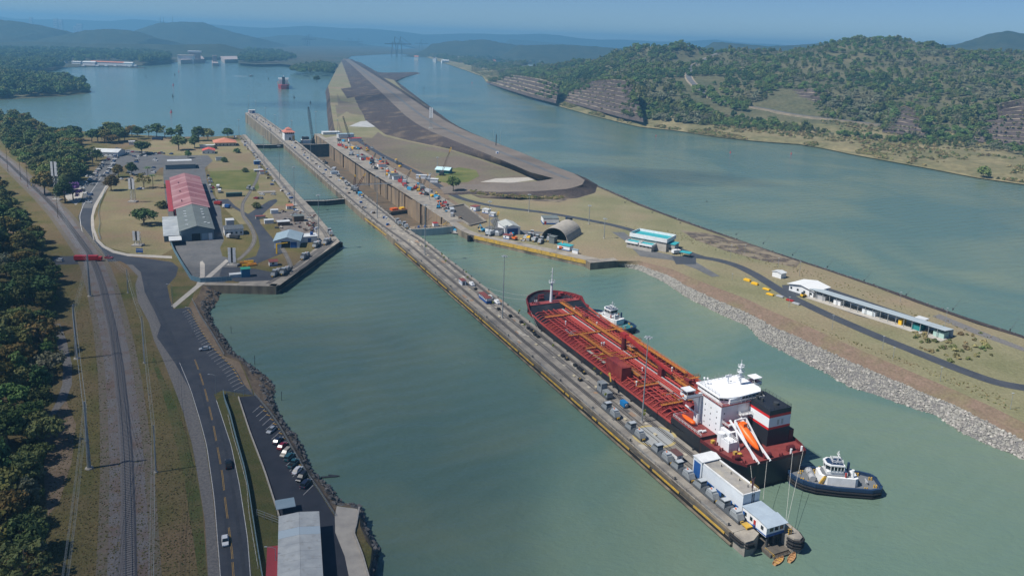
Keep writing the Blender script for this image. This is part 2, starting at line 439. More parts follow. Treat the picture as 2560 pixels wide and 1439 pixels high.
# paved surfaces of the left side, each a sheet a little above the one below
def pave(name, pts, mt, z):
    return structure(sheet(px(pts), z).build(name, mt))
pave('road', [(632,1560),(629,1439),(619,1345),(599,1213),(578,1113),(541,1000),(535,985),(556,975),(634,988),(630,975),(612,958),(594,932),(583,914),(560,893),(537,870),(508,830),(484,788),(474,768),(433,772),(424,745),(418,715),(440,690),(446,668),(430,655),(360,645),(318,640),(282,628),(255,612),(236,596),(226,560),(229,535),(240,505),(266,465),(276,440),(288,425),(276,400),(300,380),(306,372),(290,368),(266,395),(240,425),(226,442),(210,470),(205,500),(205,520),(196,540),(200,565),(208,596),(216,612),(220,632),(180,640),(120,640),(120,662),(200,660),(300,652),(330,668),(345,690),(338,712),(352,745),(392,842),(412,870),(438,908),(476,975),(497,1042),(516,1113),(535,1248),(550,1439),(556,1560)], M_asph, 0.012)
pave('gravel_shoulder', [(438,906),(474,971),(496,1042),(514,1113),(533,1248),(549,1439),(555,1560),(522,1560),(520,1439),(512,1300),(496,1200),(480,1110),(458,1030),(432,960),(408,900),(385,850),(372,805),(345,755),(338,715),(352,745),(392,842),(412,870)], M_gravel, 0.006)
pave('gravel_shoulder', [(316,660),(345,690),(338,712),(352,745),(392,842),(402,812),(383,770),(362,730),(356,700),(352,680),(332,662)], M_gravel, 0.018)
pave('car_park', [(596,992),(640,988),(650,1003),(676,1034),(697,1065),(762,1178),(800,1232),(837,1291),(842,1340),(870,1400),(905,1470),(915,1560),(724,1560),(708,1439),(703,1330),(697,1290),(662,1180),(624,1080)], M_asph_dk, 0.016)
pave('jetty', [(837,1289),(842,1264),(893,1271),(899,1290),(888,1318),(884,1330),(905,1385),(920,1440),(926,1560),(880,1560),(872,1439),(862,1390),(838,1330)], M_concl, 0.024)
pave('verge', [(541,1000),(556,985),(596,992),(624,1080),(662,1180),(697,1290),(703,1330),(700,1375),(712,1560),(636,1560),(629,1439),(619,1345),(599,1213),(578,1113)], M_ground2, 0.006)
pave('verge', [(384,890),(402,930),(440,1010),(466,1090),(490,1180),(506,1270),(514,1380),(520,1470),(500,1470),(488,1380),(474,1290),(462,1200),(440,1110),(418,1020),(396,950),(380,905)], M_verge, 0.005)
pave('verge', [(426,716),(492,714),(478,752),(470,766),(440,772),(430,752)], M_verge, 0.008)
pave('verge', [(474,768),(484,760),(522,822),(560,890),(598,904),(608,925),(626,968),(632,986),(610,960),(596,934),(583,916),(560,895),(537,872),(508,832),(486,790)], M_earth, 0.02)
pave('car_park', [(204,520),(206,497),(212,470),(226,440),(240,422),(250,410),(268,398),(292,378),(322,374),(400,385),(440,395),(442,408),(428,414),(400,420),(382,440),(340,436),(318,430),(318,410),(300,420),(294,436),(278,448),(262,470),(240,505),(229,520)], M_asph_old, 0.016)
pave('car_park', [(168,500),(150,470),(176,452),(214,452),(226,445),(210,470),(203,500),(190,512)], M_concl, 0.018)
pave('service_yard', [(410,390),(520,388),(532,402),(512,420),(518,455),(538,495),(552,520),(560,600),(540,640),(470,645),(432,615),(425,560),(414,500),(408,440)], M_asph_old, 0.014)
pave('service_yard', [(428,610),(545,600),(556,640),(586,650),(590,690),(560,706),(520,712),(476,700),(452,660)], M_asph_old, 0.018)
pave('service_road', [(536,500),(570,497),(588,515),(620,535),(640,522),(672,502),(690,497),(694,503),(668,525),(648,545),(652,560),(668,580),(690,605),(708,632),(676,645),(640,660),(610,662),(612,648),(640,640),(650,615),(645,590),(630,560),(610,535),(580,518),(556,510)], M_asph, 0.022)
pave('service_road', [(556,668),(600,668),(640,672),(690,682),(700,690),(690,704),(590,704),(548,690)], M_asph, 0.024)
pave('works_yard', [(676,528),(755,526),(778,560),(800,590),(760,585),(705,580),(690,555)], mat('yard_dirt', (0.125, 0.108, 0.098), (0.200, 0.175, 0.150), 0.25, 0.9), 0.02)
pave('lawn', [(524,428),(640,424),(648,470),(640,478),(530,470)], M_lawn, 0.012)
pave('field', [(250,520),(272,470),(300,450),(345,432),(408,440),(414,500),(425,560),(434,620),(400,640),(330,634),(270,618),(240,590),(234,555)], M_field2, 0.008)
pave('field', [(320,374),(400,345),(500,352),(600,352),(640,395),(650,425),(520,428),(516,405),(440,392)], M_field2, 0.008)
pave('field', [(525,430),(650,425),(700,470),(735,520),(745,545),(680,560),(600,560),(560,520),(540,490)], M_field2, 0.006)
pave('quay_apron', [(600,352),(628,350),(700,440),(780,520),(846,604),(700,712),(590,712),(600,704),(690,700),(800,610),(762,560),(735,515),(690,455),(640,390)], M_conc, 0.026)
pave('footpath', [(265,462),(272,466),(250,500),(240,520),(234,540),(236,570),(246,598),(262,614),(286,626),(320,634),(430,640),(430,646),(320,640),(282,632),(256,618),(240,602),(230,572),(228,540),(235,515)], M_concl, 0.03)
pave('concrete_track', [(500,655),(506,652),(512,660),(512,690),(505,712),(490,712),(500,690)], M_concl, 0.03)
pave('concrete_track', [(565,648),(572,652),(520,700),(436,770),(428,764),(500,704)], M_concl, 0.034)
pave('dirt_track', [(118,815),(150,808),(166,850),(180,910),(180,960),(165,1000),(135,1040),(118,1045),(140,1005),(156,960),(158,915),(146,870)], M_gravel, 0.02)
pave('earth_patch', [(165,1000),(190,1060),(180,1150),(150,1250),(120,1290),(110,1200),(112,1100),(135,1045)], M_earth, 0.01)

# --- island between the locks and the new channel
isl_chan = px([(868,146),(905,158),(948,183),(1040,180),(1052,184),(985,198),(1060,255),(1120,300),(1180,338),(1240,360),(1300,385),(1380,420),(1450,445),(1490,462),(1530,478),(1600,510),(1700,548),(1800,582),(1900,618),(2050,665),(2200,715),(2300,752),(2450,805),(2560,838),(2760,905)], CANAL_Z)
isl_edge = px([(860,147),(900,160),(935,190),(985,200),(998,215),(1005,222),(1062,262),(1112,302),(1174,339),(1236,362),(1298,387),(1376,421),(1446,446),(1486,464),(1524,480),(1594,512),(1694,550),(1794,585),(1894,621),(2044,668),(2194,719),(2294,757),(2444,810),(2556,844),(2756,912)], 0.0)
ie, ic = resample(isl_edge, 120), resample(isl_chan, 120)
rr_top = px([(1530,652),(1600,652),(1680,672),(1720,690),(1790,718),(1870,748),(1930,778),(2000,806),(2100,852),(2200,895),(2300,938),(2400,980),(2480,1016),(2560,1056),(2760,1150)], -0.05)
rr_mid = px([(1530,656),(1600,660),(1680,686),(1720,708),(1790,740),(1870,772),(1930,802),(2000,828),(2100,874),(2200,915),(2300,960),(2400,1004),(2480,1040),(2560,1086),(2760,1180)], -1.6)
rr_wat = px([(1528,660),(1600,676),(1660,705),(1720,745),(1800,785),(1870,815),(1900,848),(1960,880),(2050,925),(2120,965),(2200,990),(2280,1020),(2340,1037),(2400,1080),(2480,1115),(2560,1148),(2760,1240)], CANAL_Z)
rr_mid = [a.lerp(b, .26) for a, b in zip(resample(rr_mid, 120), resample(rr_wat, 120))]
isl = [W(398, 256), W(398.6, 238), W(482, 190.6), W(1030, 190.6), W(1030, 240)] + px([(846,347),(838,330),(832,300),(826,260),(824,235)], -0.0)
isl += px([(820,215),(845,165),(858,148)]) + list(isl_edge) + list(reversed(rr_top))
structure(sheet(isl, -0.06).build('island_ground', M_field))
m, _ = ruled([ie, [a.lerp(b, 0.5) + Vector((0,0,0.2)) for a, b in zip(ie, ic)], ic, [b + (b-a)*0.5 + Vector((0,0,-1)) for a, b in zip(ie, ic)]], 200, 2, 0.4, 0.25)
structure(m.build('channel_bank', M_darkrock))
lsh = [W(1030, 190.6), W(1030, 240)] + px([(846,347),(838,330),(832,300),(826,260),(824,235),(820,215),(845,165),(858,148)])
m, _ = ruled([[p + Vector((0,0,-0.06)) for p in lsh], [p + Vector((-8, 3, LAKE_Z-1)) for p in lsh]], 60, 3, 0.5, 0.1)
structure(m.build('lake_bank', M_darkrock))
m, _ = ruled([rr_top, rr_mid], 90, 4, 0.35, 0.2)
structure(m.build('red_bank', M_redearth))
m, _ = ruled([rr_mid, rr_wat, [p + Vector((-2,-4,-2)) for p in rr_wat]], 90, 4, 0.3, 0.3)
structure(m.build('rock_slope', M_gravel))

# dam running along the new channel
CREST = 8.0
cr1 = px([(872,148),(935,187),(1000,228),(1060,268),(1110,300),(1160,326),(1232,354),(1300,380),(1376,412),(1436,434),(1462,450)], CREST)
cr2 = px([(862,148),(905,187),(950,228),(985,262),(1012,288),(1042,310),(1076,328),(1150,358),(1250,398),(1330,432),(1385,446)], CREST)
toe1 = px([(880,148),(948,188),(1012,228),(1072,270),(1122,304),(1174,330),(1246,360),(1310,386),(1392,420),(1456,440),(1494,462)], -0.4)
toe2 = px([(852,150),(868,195),(880,232),(890,262),(908,300),(962,338),(1020,352),(1120,372),(1200,397),(1280,424),(1340,450)], -0.4)
m, CRF = ruled([cr1, cr2], 90, 3)
structure(m.build('dam_crest', M_crest))
m, _ = ruled([cr2, [a.lerp(b, .5) for a, b in zip(resample(cr2, 90), resample(toe2, 90))], toe2], 90, 5, 0.8, 0.06)
structure(m.build('dam_slope', M_darkrock))
m, _ = ruled([toe1, cr1], 90, 3, 0.5, 0.1)
structure(m.build('dam_slope', M_darkrock))
# ramp coming round the end of the dam
zz_ = [CREST*(1-i/6)**1.1+.03 for i in range(7)]; rp_o = [G(x,y,z) for (x,y),z in zip([(1462,450),(1455,462),(1420,472),(1340,478),(1250,480),(1180,478),(1110,484)], zz_)]; rp_i = [G(x,y,z) for (x,y),z in zip([(1385,446),(1350,452),(1290,456),(1240,458),(1190,460),(1150,462),(1100,468)], zz_)]
m, _ = ruled([rp_o, rp_i], 40, 3)
structure(m.build('dam_ramp', M_crest))
rp_t = px([(1494,462),(1488,482),(1440,496),(1360,497),(1270,492),(1190,486),(1110,488)], -0.05)
m, _ = ruled([rp_o, rp_t], 40, 5, 0.6, 0.12)
structure(m.build('dam_slope', M_darkrock))
structure(ribbon(smoothline([p.lerp(q, .5) + Vector((0,0,0.05)) for p, q in zip(resample(cr1, 60), resample(cr2, 60))], 60), 5.5).build('crest_road', M_asph_old))
# flats beside the dam
pave('brown_flat', [(838,262),(884,268),(905,302),(960,340),(1020,354),(1120,374),(1200,399),(1280,426),(1338,450),(1250,458),(1150,465),(1060,430),(960,385),(905,352),(850,335)], M_brown, -0.03)
pave('grass_patch', [(1110,425),(1150,418),(1190,425),(1198,440),(1170,455),(1120,458),(1080,450)], M_lawn, -0.015)
pave('grass_patch', [(842,295),(880,270),(905,300),(945,330),(930,345),(860,340)], M_field, -0.018)
pave('dark_patch', [(852,222),(882,218),(898,240),(868,246)], M_darkrock, -0.012)
pave('dark_patch', [(842,232),(852,252),(905,262),(915,290),(880,285),(846,270)], M_brown, -0.016)
pave('dark_patch', [(1180,487),(1260,492),(1350,498),(1440,494),(1430,492),(1300,500),(1200,495)], M_darkrock, 0.0)
pave('concrete_pad', [(872,316),(900,304),(940,300),(955,304),(962,315),(925,318)], mat('pale_slabs', (0.42, 0.42, 0.42), (0.30, 0.31, 0.30), 0.14, 0.9), 0.0)
pave('concrete_pad', [(1200,455),(1240,446),(1320,443),(1350,448),(1280,457)], M_concl, 0.0)
pave('works_ground', [(806,346),(850,340),(905,352),(960,385),(1060,430),(1150,470),(1120,490),(1160,520),(1240,540),(1180,560),(1125,552),(1047,507),(912,422)], M_earth, -0.02)
pave('wall_apron', [(803,346),(838,340),(900,372),(960,408),(1040,452),(1110,495),(1150,520),(1170,555),(1126,552),(1047,507),(1007,479),(912,422),(860,387)], M_conc, -0.008)
for w_, pts_ in ((6.5, [(900,354),(955,388),(1055,437),(1145,495),(1225,515),(1325,526),(1395,536),(1475,551),(1550,565),(1630,592),(1710,630),(1762,645)]), (7.0, [(1730,640),(1790,648),(1840,662),(1885,684),(1975,741),(2075,789),(2195,841),(2295,881),(2398,923),(2500,960),(2560,968),(2700,992)])): structure(sheetz_(ribbon(smoothline(px(pts_), 60), w_), .004 if w_ < 7 else .006).build('road', M_asph))
pave('road', [(1240,540),(1270,572),(1330,577),(1360,580),(1340,588),(1280,584),(1240,572),(1225,552)], M_asph_old, 0.0)
pave('road', [(1530,580),(1560,600),(1600,640),(1680,650),(1740,672),(1780,692),(1800,690),(1740,655),(1690,640),(1610,622),(1560,580)], M_asph_old, 0.008)
pave('service_yard', [(1955,712),(2050,712),(2310,800),(2240,812),(2150,790),(2010,740),(1960,738)], M_asph, 0.01)
pave('service_yard', [(1680,640),(1740,640),(1740,660),(1690,660)], M_asph, 0.012)
pave('dirt_track', [(2330,790),(2440,835),(2560,878),(2560,868),(2450,826),(2350,785)], M_gravel, 0.0)
pave('burnt_patch', [(1700,575),(1780,585),(1880,612),(2000,655),(1990,668),(1900,650),(1810,625),(1740,600)], mat('burnt_grass', (0.075, 0.060, 0.052), (0.200, 0.165, 0.115), 0.12, 0.95, contrast=0.08), 0.0)
pave('burnt_patch', [(1180,478),(1250,474),(1320,486),(1440,492),(1400,505),(1300,500)], mat('burnt_grass', 'ffffff'), 0.0)

# --- right land: low shore, cut terraces, wooded hills
def rows_px(lst): return [GD(x, y, v) if v > 300 else G(x, y, v) for x, y, v in lst]
sh = [(1060,142),(1130,165),(1206,192),(1216,206),(1300,235),(1380,262),(1480,290),(1600,319),(1690,327),(1780,342),(1900,355),(2000,362),(2060,372),(2120,385),(2200,400),(2300,418),(2440,445),(2560,462),(2760,495)]
r_shore0 = [G(x, y, -6.5) for x, y in sh]
r_shore = [G(x, y-1, -3.5) for x, y in sh]
r_low = rows_px([(1060,139,-1),(1150,160,-1),(1230,186,0),(1320,225,2),(1380,245,3),(1480,272,3),(1590,300,3),(1700,318,0),(1780,333,0),(1900,345,0),(2000,353,0),(2100,368,0),(2200,384,0),(2320,402,0),(2440,422,0),(2560,440,0),(2760,470,0)])
r_foot = rows_px([(1060,137,2),(1150,156,2),(1240,180,4),(1330,214,8),(1390,234,8),(1490,262,8),(1590,288,8),(1690,300,8),(1790,302,8),(1900,306,8),(2010,316,8),(2110,326,8),(2210,332,8),(2330,342,8),(2440,352,8),(2560,362,8),(2760,372,8)])
def rel(base, lst):
    out = []
    for p, (x, y, dd) in zip(base, lst): out.append(GD(x, y, p.y + dd))
    return out
r_m1 = rel(r_foot, [(1060,136.4,60),(1160,153,80),(1250,174,90),(1340,196,110),(1400,206,120),(1490,222,110),(1590,236,110),(1690,254,110),(1790,256,110),(1900,256,110),(2010,260,110),(2110,262,120),(2210,266,120),(2330,272,120),(2440,276,120),(2560,282,120),(2760,288,120)])
r_m2 = rel(r_foot, [(1060,135.6,200),(1170,151,300),(1265,166,330),(1355,182,400),(1410,186,420),(1490,178,420),(1590,170,440),(1690,182,400),(1790,186,420),(1900,176,430),(2010,178,420),(2110,172,420),(2210,172,420),(2330,182,420),(2440,190,420),(2560,200,420),(2760,210,420)])
r_rdg = rel(r_foot, [(1060,135,400),(1180,150,600),(1280,162,700),(1365,168,800),(1430,163,850),(1510,143,850),(1590,124,850),(1690,112,800),(1770,140,850),(1880,130,850),(1980,136,850),(2080,104,850),(2160,88,850),(2260,100,850),(2360,122,800),(2500,132,800),(2760,160,800)])
r_bk = [p + Vector((60, 320, -60)) for p in r_rdg]; r_bk2 = [p + Vector((150, 900, -120)) for p in r_rdg]
m, RLAND = ruled([r_shore0, r_shore, r_low, r_foot, r_m1, r_m2, r_rdg, r_bk, r_bk2], 150, 6, 0.0)
m = MB()
for j, row in enumerate(RLAND):
    for p in row:
        a = 0 if j < 18 else min(1, (j-18)/10)
        p.z += a*(15*noise.noise(p*0.0052) + 7*noise.noise(p*0.014)) + min(1, j/10)*1.0*noise.noise(p*0.05)*(1 if j > 8 else 0)
structure(MB().loft([[tuple(p) for p in r] for r in RLAND[:20]], 0, cap=False, closed=False).build('right_shore', M_scrub, smooth=True))
structure(MB().loft([[tuple(p) for p in r] for r in RLAND[19:]], 0, cap=False, closed=False).build('right_hills', M_hill, smooth=True))

# stepped rock cuts on the right hills
def terraces(base, top, n):
    bl = rows_px(base); tl = resample(rel(bl, top), 24); bl = resample(bl, 24)
    faces, benches = MB(), []
    for k in range(n):
        e0 = [a.lerp(b, k/n) for a, b in zip(bl, tl)]
        zt = [a.z + (b.z-a.z)*((k+1)/n) for a, b in zip(bl, tl)]
        f1 = [Vector((p.x, p.y, z)) + (q-p)*0.03 for p, q, z in zip(e0, tl, zt)]
        for p, z in zip(f1, zt): p.z = z
        e1 = [Vector((a.lerp(b, (k+1)/n).x, a.lerp(b, (k+1)/n).y, z)) for a, b, z in zip(bl, tl, zt)]
        for p in f1 + e1: p.z += 0.7*noise.noise(p*0.08)
        for p in f1[1:-1]: p += Vector((noise.noise(p*0.05)*2, noise.noise(p*0.05+Vector((9,0,0)))*2, 0))
        faces.loft([[tuple(p) for p in e0], [tuple(p) for p in f1]], 0, cap=False, closed=False)
        benches.append(MB().loft([[tuple(p) for p in f1], [tuple(p) for p in e1]], 0, cap=False, closed=False))
    return faces, benches
TERR = []
for base, top, n in [
    ([(1395,249,4),(1440,262,4),(1500,279,4),(1560,296,4),(1608,306,4)], [(1470,206,75),(1500,202,85),(1530,199,95),(1565,202,95),(1585,214,80)], 9),
    ([(1216,207,-2),(1260,222,1),(1330,244,2),(1390,259,2)], [(1280,188,60),(1320,192,60),(1360,200,60),(1400,214,60)], 5),
    ([(1860,282,9),(1920,290,9),(1990,302,9),(2046,310,9)], [(1930,238,60),(1970,226,90),(2020,222,100),(2072,224,110)], 9),
    ([(2205,330,9),(2260,336,9),(2320,342,9)], [(2236,278,70),(2262,264,90),(2300,278,80)], 7),
    ([(2430,352,9),(2500,360,9),(2640,372,9)], [(2480,262,80),(2560,246,110),(2680,250,120)], 11)]:
    a, bs_ = terraces(base, top, n)
    TERR.append((resample(rows_px(base), 24), resample(rel(rows_px(base), top), 24), n))
    t_ = structure(a.build('terraced_cut', M_terr))
    for b in bs_: b.build('bench', M_bench, t_)
# shore road on the right hills
rd = smoothline(rows_px([(1795,200,42),(1755,206,40),(1724,218,36),(1716,234,32),(1735,250,26),(1775,268,20),(1830,283,14),(1900,294,9),(1980,306,8),(2100,318,8),(2200,326,8)]), 60)
# set on the slope
from mathutils.bvhtree import BVHTree
def bvh(rows):
    n = len(rows[0]); vs = [p for r in rows for p in r]
    fs = [(k*n+i, k*n+i+1, (k+1)*n+i+1, (k+1)*n+i) for k in range(len(rows)-1) for i in range(n-1)]
    return BVHTree.FromPolygons(vs, fs)
BV_R = bvh(RLAND); BV_L = bvh(RISE)
def drop(bv, x, y, default=None):
    h = bv.ray_cast(Vector((x, y, 900)), Vector((0, 0, -1)))
    return h[0].z if h[0] is not None else default
for p in rd: p.z = (drop(BV_R, p.x, p.y, p.z) or p.z)
rd = smoothline(rd, 60)
for p in rd: p.z += 1.6
m = ribbon(rd, 11)
structure(m.build('hill_road', M_asph_old))
m = ribbon([p + Vector((0,0,-0.25)) for p in rd], 17)
a = MB(); a.add(m.v, m.f); n_ = len(m.v)//2
for i in range(n_-1):
    for o_ in (0, n_):
        p, q = Vector(m.v[o_+i]), Vector(m.v[o_+i+1]); a.add([p, q, q+Vector((0,0,-6)), p+Vector((0,0,-6))], [(0,1,2,3)])
structure(a.build('road_embankment', M_bench))

# --- far land beyond the lake
def low(name, pts, z, mt=M_farland):
    return structure(sheet(px(pts, z), z).build(name, mt))
low('far_shore', [(-700,205),(60,184),(110,180),(165,168),(260,166),(350,164),(420,157),(452,154),(500,158),(508,146),(505,136),(430,130),(420,122),(640,112),(700,108),(640,92),(300,82),(-200,64),(-900,60)], -12.5)
low('far_shore', [(596,158),(640,161),(700,160),(760,166),(838,178),(858,150),(880,140),(1000,134),(1045,141),(1062,142),(1100,136),(1330,150),(1400,150),(1330,125),(1240,118),(1050,120),(985,124),(985,118),(870,113),(745,116),(700,118),(640,124),(602,128),(594,140)], -3.6)
low('far_shore', [(1040,120),(1240,124),(1500,140),(2700,190),(2700,153),(1500,110),(1090,103),(960,102)], -3.2)
pen = px([(-260,262),(0,250),(60,246),(150,241),(222,233),(229,229),(200,215),(150,204),(100,197),(40,192),(-260,196)], LAKE_Z+0.5)
structure(sheet(pen, LAKE_Z+0.5).build('peninsula', M_hill))

def ridge(name, prof, D, depth_f, depth_b, zb, seed, rough=10.0):
    top = resample([GD(x, y, D) for x, y in prof], 70)
    rows = []
    def prof_row(k, fz):
        r = []
        for i, p in enumerate(top):
            a = p + Vector((0, k, 0)); a.z = zb + (p.z-zb)*fz*min(1, min(i, 69-i)/9)
            r.append(a)
        return r
    for k, fz in ((-depth_f, 0), (-depth_f*.72, .18), (-depth_f*.45, .42), (-depth_f*.22, .72), (-depth_f*.08, .92), (0, 1.0), (depth_b*.2, .85), (depth_b*.6, .4), (depth_b, 0)):
        rows.append(prof_row(k, fz))
    full = []
    for a, b in zip(rows, rows[1:]):
        for k in range(3): full.append([p.lerp(q, k/3) for p, q in zip(a, b)])
    full.append(rows[-1])
    for j, r in enumerate(full):
        for p in r:
            e = (p.z-zb)
            q = p*0.004 + Vector((seed*3.1, 0, 0))
            amp = min(1, e/60)
            p.z += amp*(rough*noise.noise(q) + rough*.5*noise.noise(q*3.1) + 5*noise.noise(q*9.7))
    return structure(MB().loft([[tuple(p) for p in r] for r in full], 0, cap=False, closed=False).build(name, M_far, smooth=True))
ridge('hill', [(-420,60),(-200,48),(-60,46),(0,46),(50,52),(110,70),(160,84),(215,98)], 4800, 900, 900, -12, 1)
ridge('hill', [(120,95),(170,84),(210,76),(280,72),(330,78),(380,94),(430,104)], 4700, 700, 700, -12, 2)
ridge('hill', [(290,98),(330,86),(365,70),(398,57),(440,54),(480,54),(510,57),(560,76),(620,92),(700,103)], 6200, 900, 900, -12, 3)
ridge('hill', [(600,104),(650,94),(700,88),(745,88),(790,94),(850,102),(930,108)], 8200, 900, 900, -12, 4)
ridge('hill', [(1040,116),(1090,108),(1130,102),(1175,101),(1215,99),(1250,106),(1300,114),(1350,122)], 5600, 700, 700, -4, 5)
ridge('hill', [(1230,118),(1300,112),(1380,112),(1460,116),(1540,122),(1640,128),(1760,134)], 5000, 800, 800, -4, 6)
ridge('hill', [(1240,104),(1270,98),(1300,100),(1380,108),(1500,116)], 9500, 900, 900, -4, 7, 6)
ridge('hill', [(1690,124),(1740,110),(1790,107),(1850,108),(1920,116),(1980,114),(2040,108),(2100,102),(2200,104),(2320,112),(2420,122)], 4600, 800, 800, -4, 8)
ridge('hill', [(2300,124),(2380,112),(2430,100),(2475,82),(2520,75),(2560,80),(2640,96),(2760,110)], 3600, 700, 700, -4, 9)
ridge('hill', [(-500,112),(-200,108),(0,104),(200,108),(420,112),(560,110),(640,112),(700,116)], 4000, 300, 500, -12, 10, 6)
ridge('hill', [(x, 88+.036*(x-1280)+4*math.sin(x*.013)+3*math.sin(x*.031)) for x in range(-500,2900,60)], 11500, 900, 900, -12, 11, 8)
# ================================================================ LOCKS
M_rail = mat('rail_steel', (0.080, 0.075, 0.072), rough=0.5, metal=0.6)
M_yel = mat('yellow_paint', (0.56, 0.34, 0.035), (0.30, 0.21, 0.07), 0.5, 0.65)
M_black = mat('black_rubber', (0.012, 0.012, 0.013), rough=0.7)
M_gate = mat('gate_steel', (0.040, 0.048, 0.046), (0.085, 0.080, 0.065), 0.5, 0.6)
M_white = mat('white_paint', (0.72, 0.73, 0.73), (0.60, 0.61, 0.61), 0.5, 0.55)
M_red = mat('red_paint', (0.36, 0.025, 0.022), (0.26, 0.03, 0.025), 0.6, 0.5)
M_blue = mat('blue_paint', (0.020, 0.085, 0.270), rough=0.5)
M_steel = mat('galvanised_steel', (0.34, 0.37, 0.38), (0.26, 0.28, 0.29), 0.8, 0.5, metal=0.3)
M_dsteel = mat('dark_steel', (0.055, 0.060, 0.065), rough=0.55, metal=0.3)
M_glass = mat('dark_glass', (0.015, 0.025, 0.032), rough=0.08, spec=0.6)
M_orange = mat('orange_paint', (0.65, 0.13, 0.02), rough=0.45)
M_wood = mat('weathered_timber', (0.16, 0.11, 0.07), (0.10, 0.07, 0.05), 0.8, 0.85)

def blocks(parent, name, edge_l, edge_r, s0, s1, step, z0, z1, mats, gap=0.05):
    """row of concrete monoliths between two side lines t(s)"""
    k = max(1, round((s1-s0)/step)); ds = (s1-s0)/k
    for i in range(k):
        a, b = s0+i*ds+gap/2, s0+(i+1)*ds-gap/2
        poly = [W(a, edge_l(a)), W(a, edge_r(a)), W(b, edge_r(b)), W(b, edge_l(b))]
        dz = 0.012*((i*7) % 3-1)
        m = MB(); vs = [(p.x, p.y, z) for z in (z0, z1+dz) for p in poly]
        m.add(vs, [(4,5,6,7)], 0); m.add(vs, [(0,1,5,4),(1,2,6,5),(2,3,7,6),(3,0,4,7)], 1)
        m.build(name, mats, parent)
def lerpt(tab):
    def f(s):
        for (a, x), (b, y) in zip(tab, tab[1:]):
            if a <= s <= b: return x+(y-x)*(s-a)/(b-a)
        return tab[0][1] if s < tab[0][0] else tab[-1][1]
    return f
cwL = lerpt([(140, 140.4), (520, 139.4), (556, 137.6), (1040, 137.3), (1305, 132.0), (1318, 139)])
cwR = lerpt([(140, 158.2), (478, 158.2), (500, 156.8), (1040, 157.0), (1290, 152.0), (1318, 146)])
cw = structure(MB().build('center_lock_wall', M_conc))
cw = tag(thing('lock_wall', 'long pale concrete centre wall dividing the two lanes, ships moor along it', 'lock wall'), 'long pale concrete centre wall running between the two lanes', 'lock wall')
bpy.data.objects.remove(bpy.data.objects['center_lock_wall'])
blocks(cw, 'concrete_block', cwL, cwR, 149.0, 1318, 11.2, -20, 0, [M_conc, M_concw])
# near tip: square left nose, rounded right nose, boat slip between
for poly in ([(144.2,140.6),(144.2,143.5),(146.0,146.9),(148.9,146.9),(148.9,140.6)],
             [(148.9,153.6),(143.0,153.6),(140.6,154.4),(139.6,155.8),(140.2,157.2),(142.6,158.1),(148.9,158.2)]):
    m = MB(); pp = [W(*p) for p in poly]
    m.prism([(p.x, p.y) for p in pp], -12, 0.0); m.build('concrete_nose', M_conc, cw)
m = MB(); pp = [W(*p) for p in [(148.9,146.95),(148.9,153.55),(141.0,153.55),(141.0,146.95)]]
m.prism([(p.x, p.y) for p in pp], -12, -3.4); m.build('boat_slip', M_concd, cw)
# fenders, yellow edge strips, rails and the ledge along both sides
def side_strip(tf, s0, s1, z0, z1, out, mt, name, dash=None, parent=cw):
    if dash is None: dash = [(s0, s1)]
    m = MB()
    for a, b in dash:
        k = max(1, int((b-a)/40))
        for i in range(k):
            u, v = a+(b-a)*i/k, a+(b-a)*(i+1)/k
            o0, o1 = tf(u), tf(v)
            vs = []
            for z in (z0, z1):
                vs += [W(u, o0, z), W(v, o1, z), W(v, o1+out, z), W(u, o0+out, z)]
            m.add(vs, [(0,3,2,1),(4,5,6,7),(0,1,5,4),(1,2,6,5),(2,3,7,6),(3,0,4,7)])
    return m.build(name, mt, parent)
d_ = []; s_ = 152.0
while s_ < 470:
    L_ = rnd.choice([3, 5, 9, 14, 20]); d_.append((s_, s_+L_)); s_ += L_+rnd.choice([0.8, 1.5, 4, 7])
side_strip(cwL, 0, 0, -2.35, -1.75, -0.42, M_yel, 'yellow_fender_strip', d_)
side_strip(cwL, 149, 478, -2.9, -2.4, -0.5, M_black, 'rubber_fender')
side_strip(cwL, 149, 478, -1.55, -0.75, -0.30, M_concd, 'cable_ledge')
side_strip(cwL, 149, 478, -3.9, -3.5, -0.7, M_concw, 'waterline_ledge')
side_strip(cwL, 500, 552, -2.3, -1.6, -0.35, M_yel, 'yellow_fender_strip')
side_strip(cwR, 149, 478, -1.2, -0.5, 0.25, M_yel, 'yellow_fender_strip', [(150+i*14, 158+i*14) for i in range(22)])
# handrail along the left edge, in bays
for i in range(28):
    a = 152+i*11.6
    m = MB().rail([W(a, cwL(a)+0.25), W(a+11.2, cwL(a+11.2)+0.25)], 0.95, 0.035, 1.9)
    m.build('handrail', M_dsteel if i % 3 else M_steel, cw)
# rack and tow tracks
def track(name, label, s0, s1, tf, gauge=1.52, rack=True, cat='railway track'):
    t = thing(name, label, cat)
    pts = lambda off, n=60: [W(s0+(s1-s0)*i/n, tf(s0+(s1-s0)*i/n)+off, 0) for i in range(n+1)]
    m = ribbon(pts(0), gauge+0.5); 
    bed = sheetz(m, 0.02).build('track_bed', mat('oily_track_bed', (0.200, 0.185, 0.165), (0.120, 0.112, 0.102), 0.3, 0.8), t)
    for o in (-gauge/2, gauge/2):
        P_ = pts(o); m = MB()
        for a, b in zip(P_, P_[1:]): m.beam(a+Vector((0,0,0.09)), b+Vector((0,0,0.09)), 0.12, 0.14)
        m.build('rail', M_rail, t)
    if rack:
        P_ = pts(0); m = MB()
        for a, b in zip(P_, P_[1:]): m.beam(a+Vector((0,0,0.08)), b+Vector((0,0,0.08)), 0.34, 0.12)
        m.build('rack_rail', M_rail, t)
    return t
def sheetz(m, z):
    m.v = [(v[0], v[1], z) for v in m.v]; return m
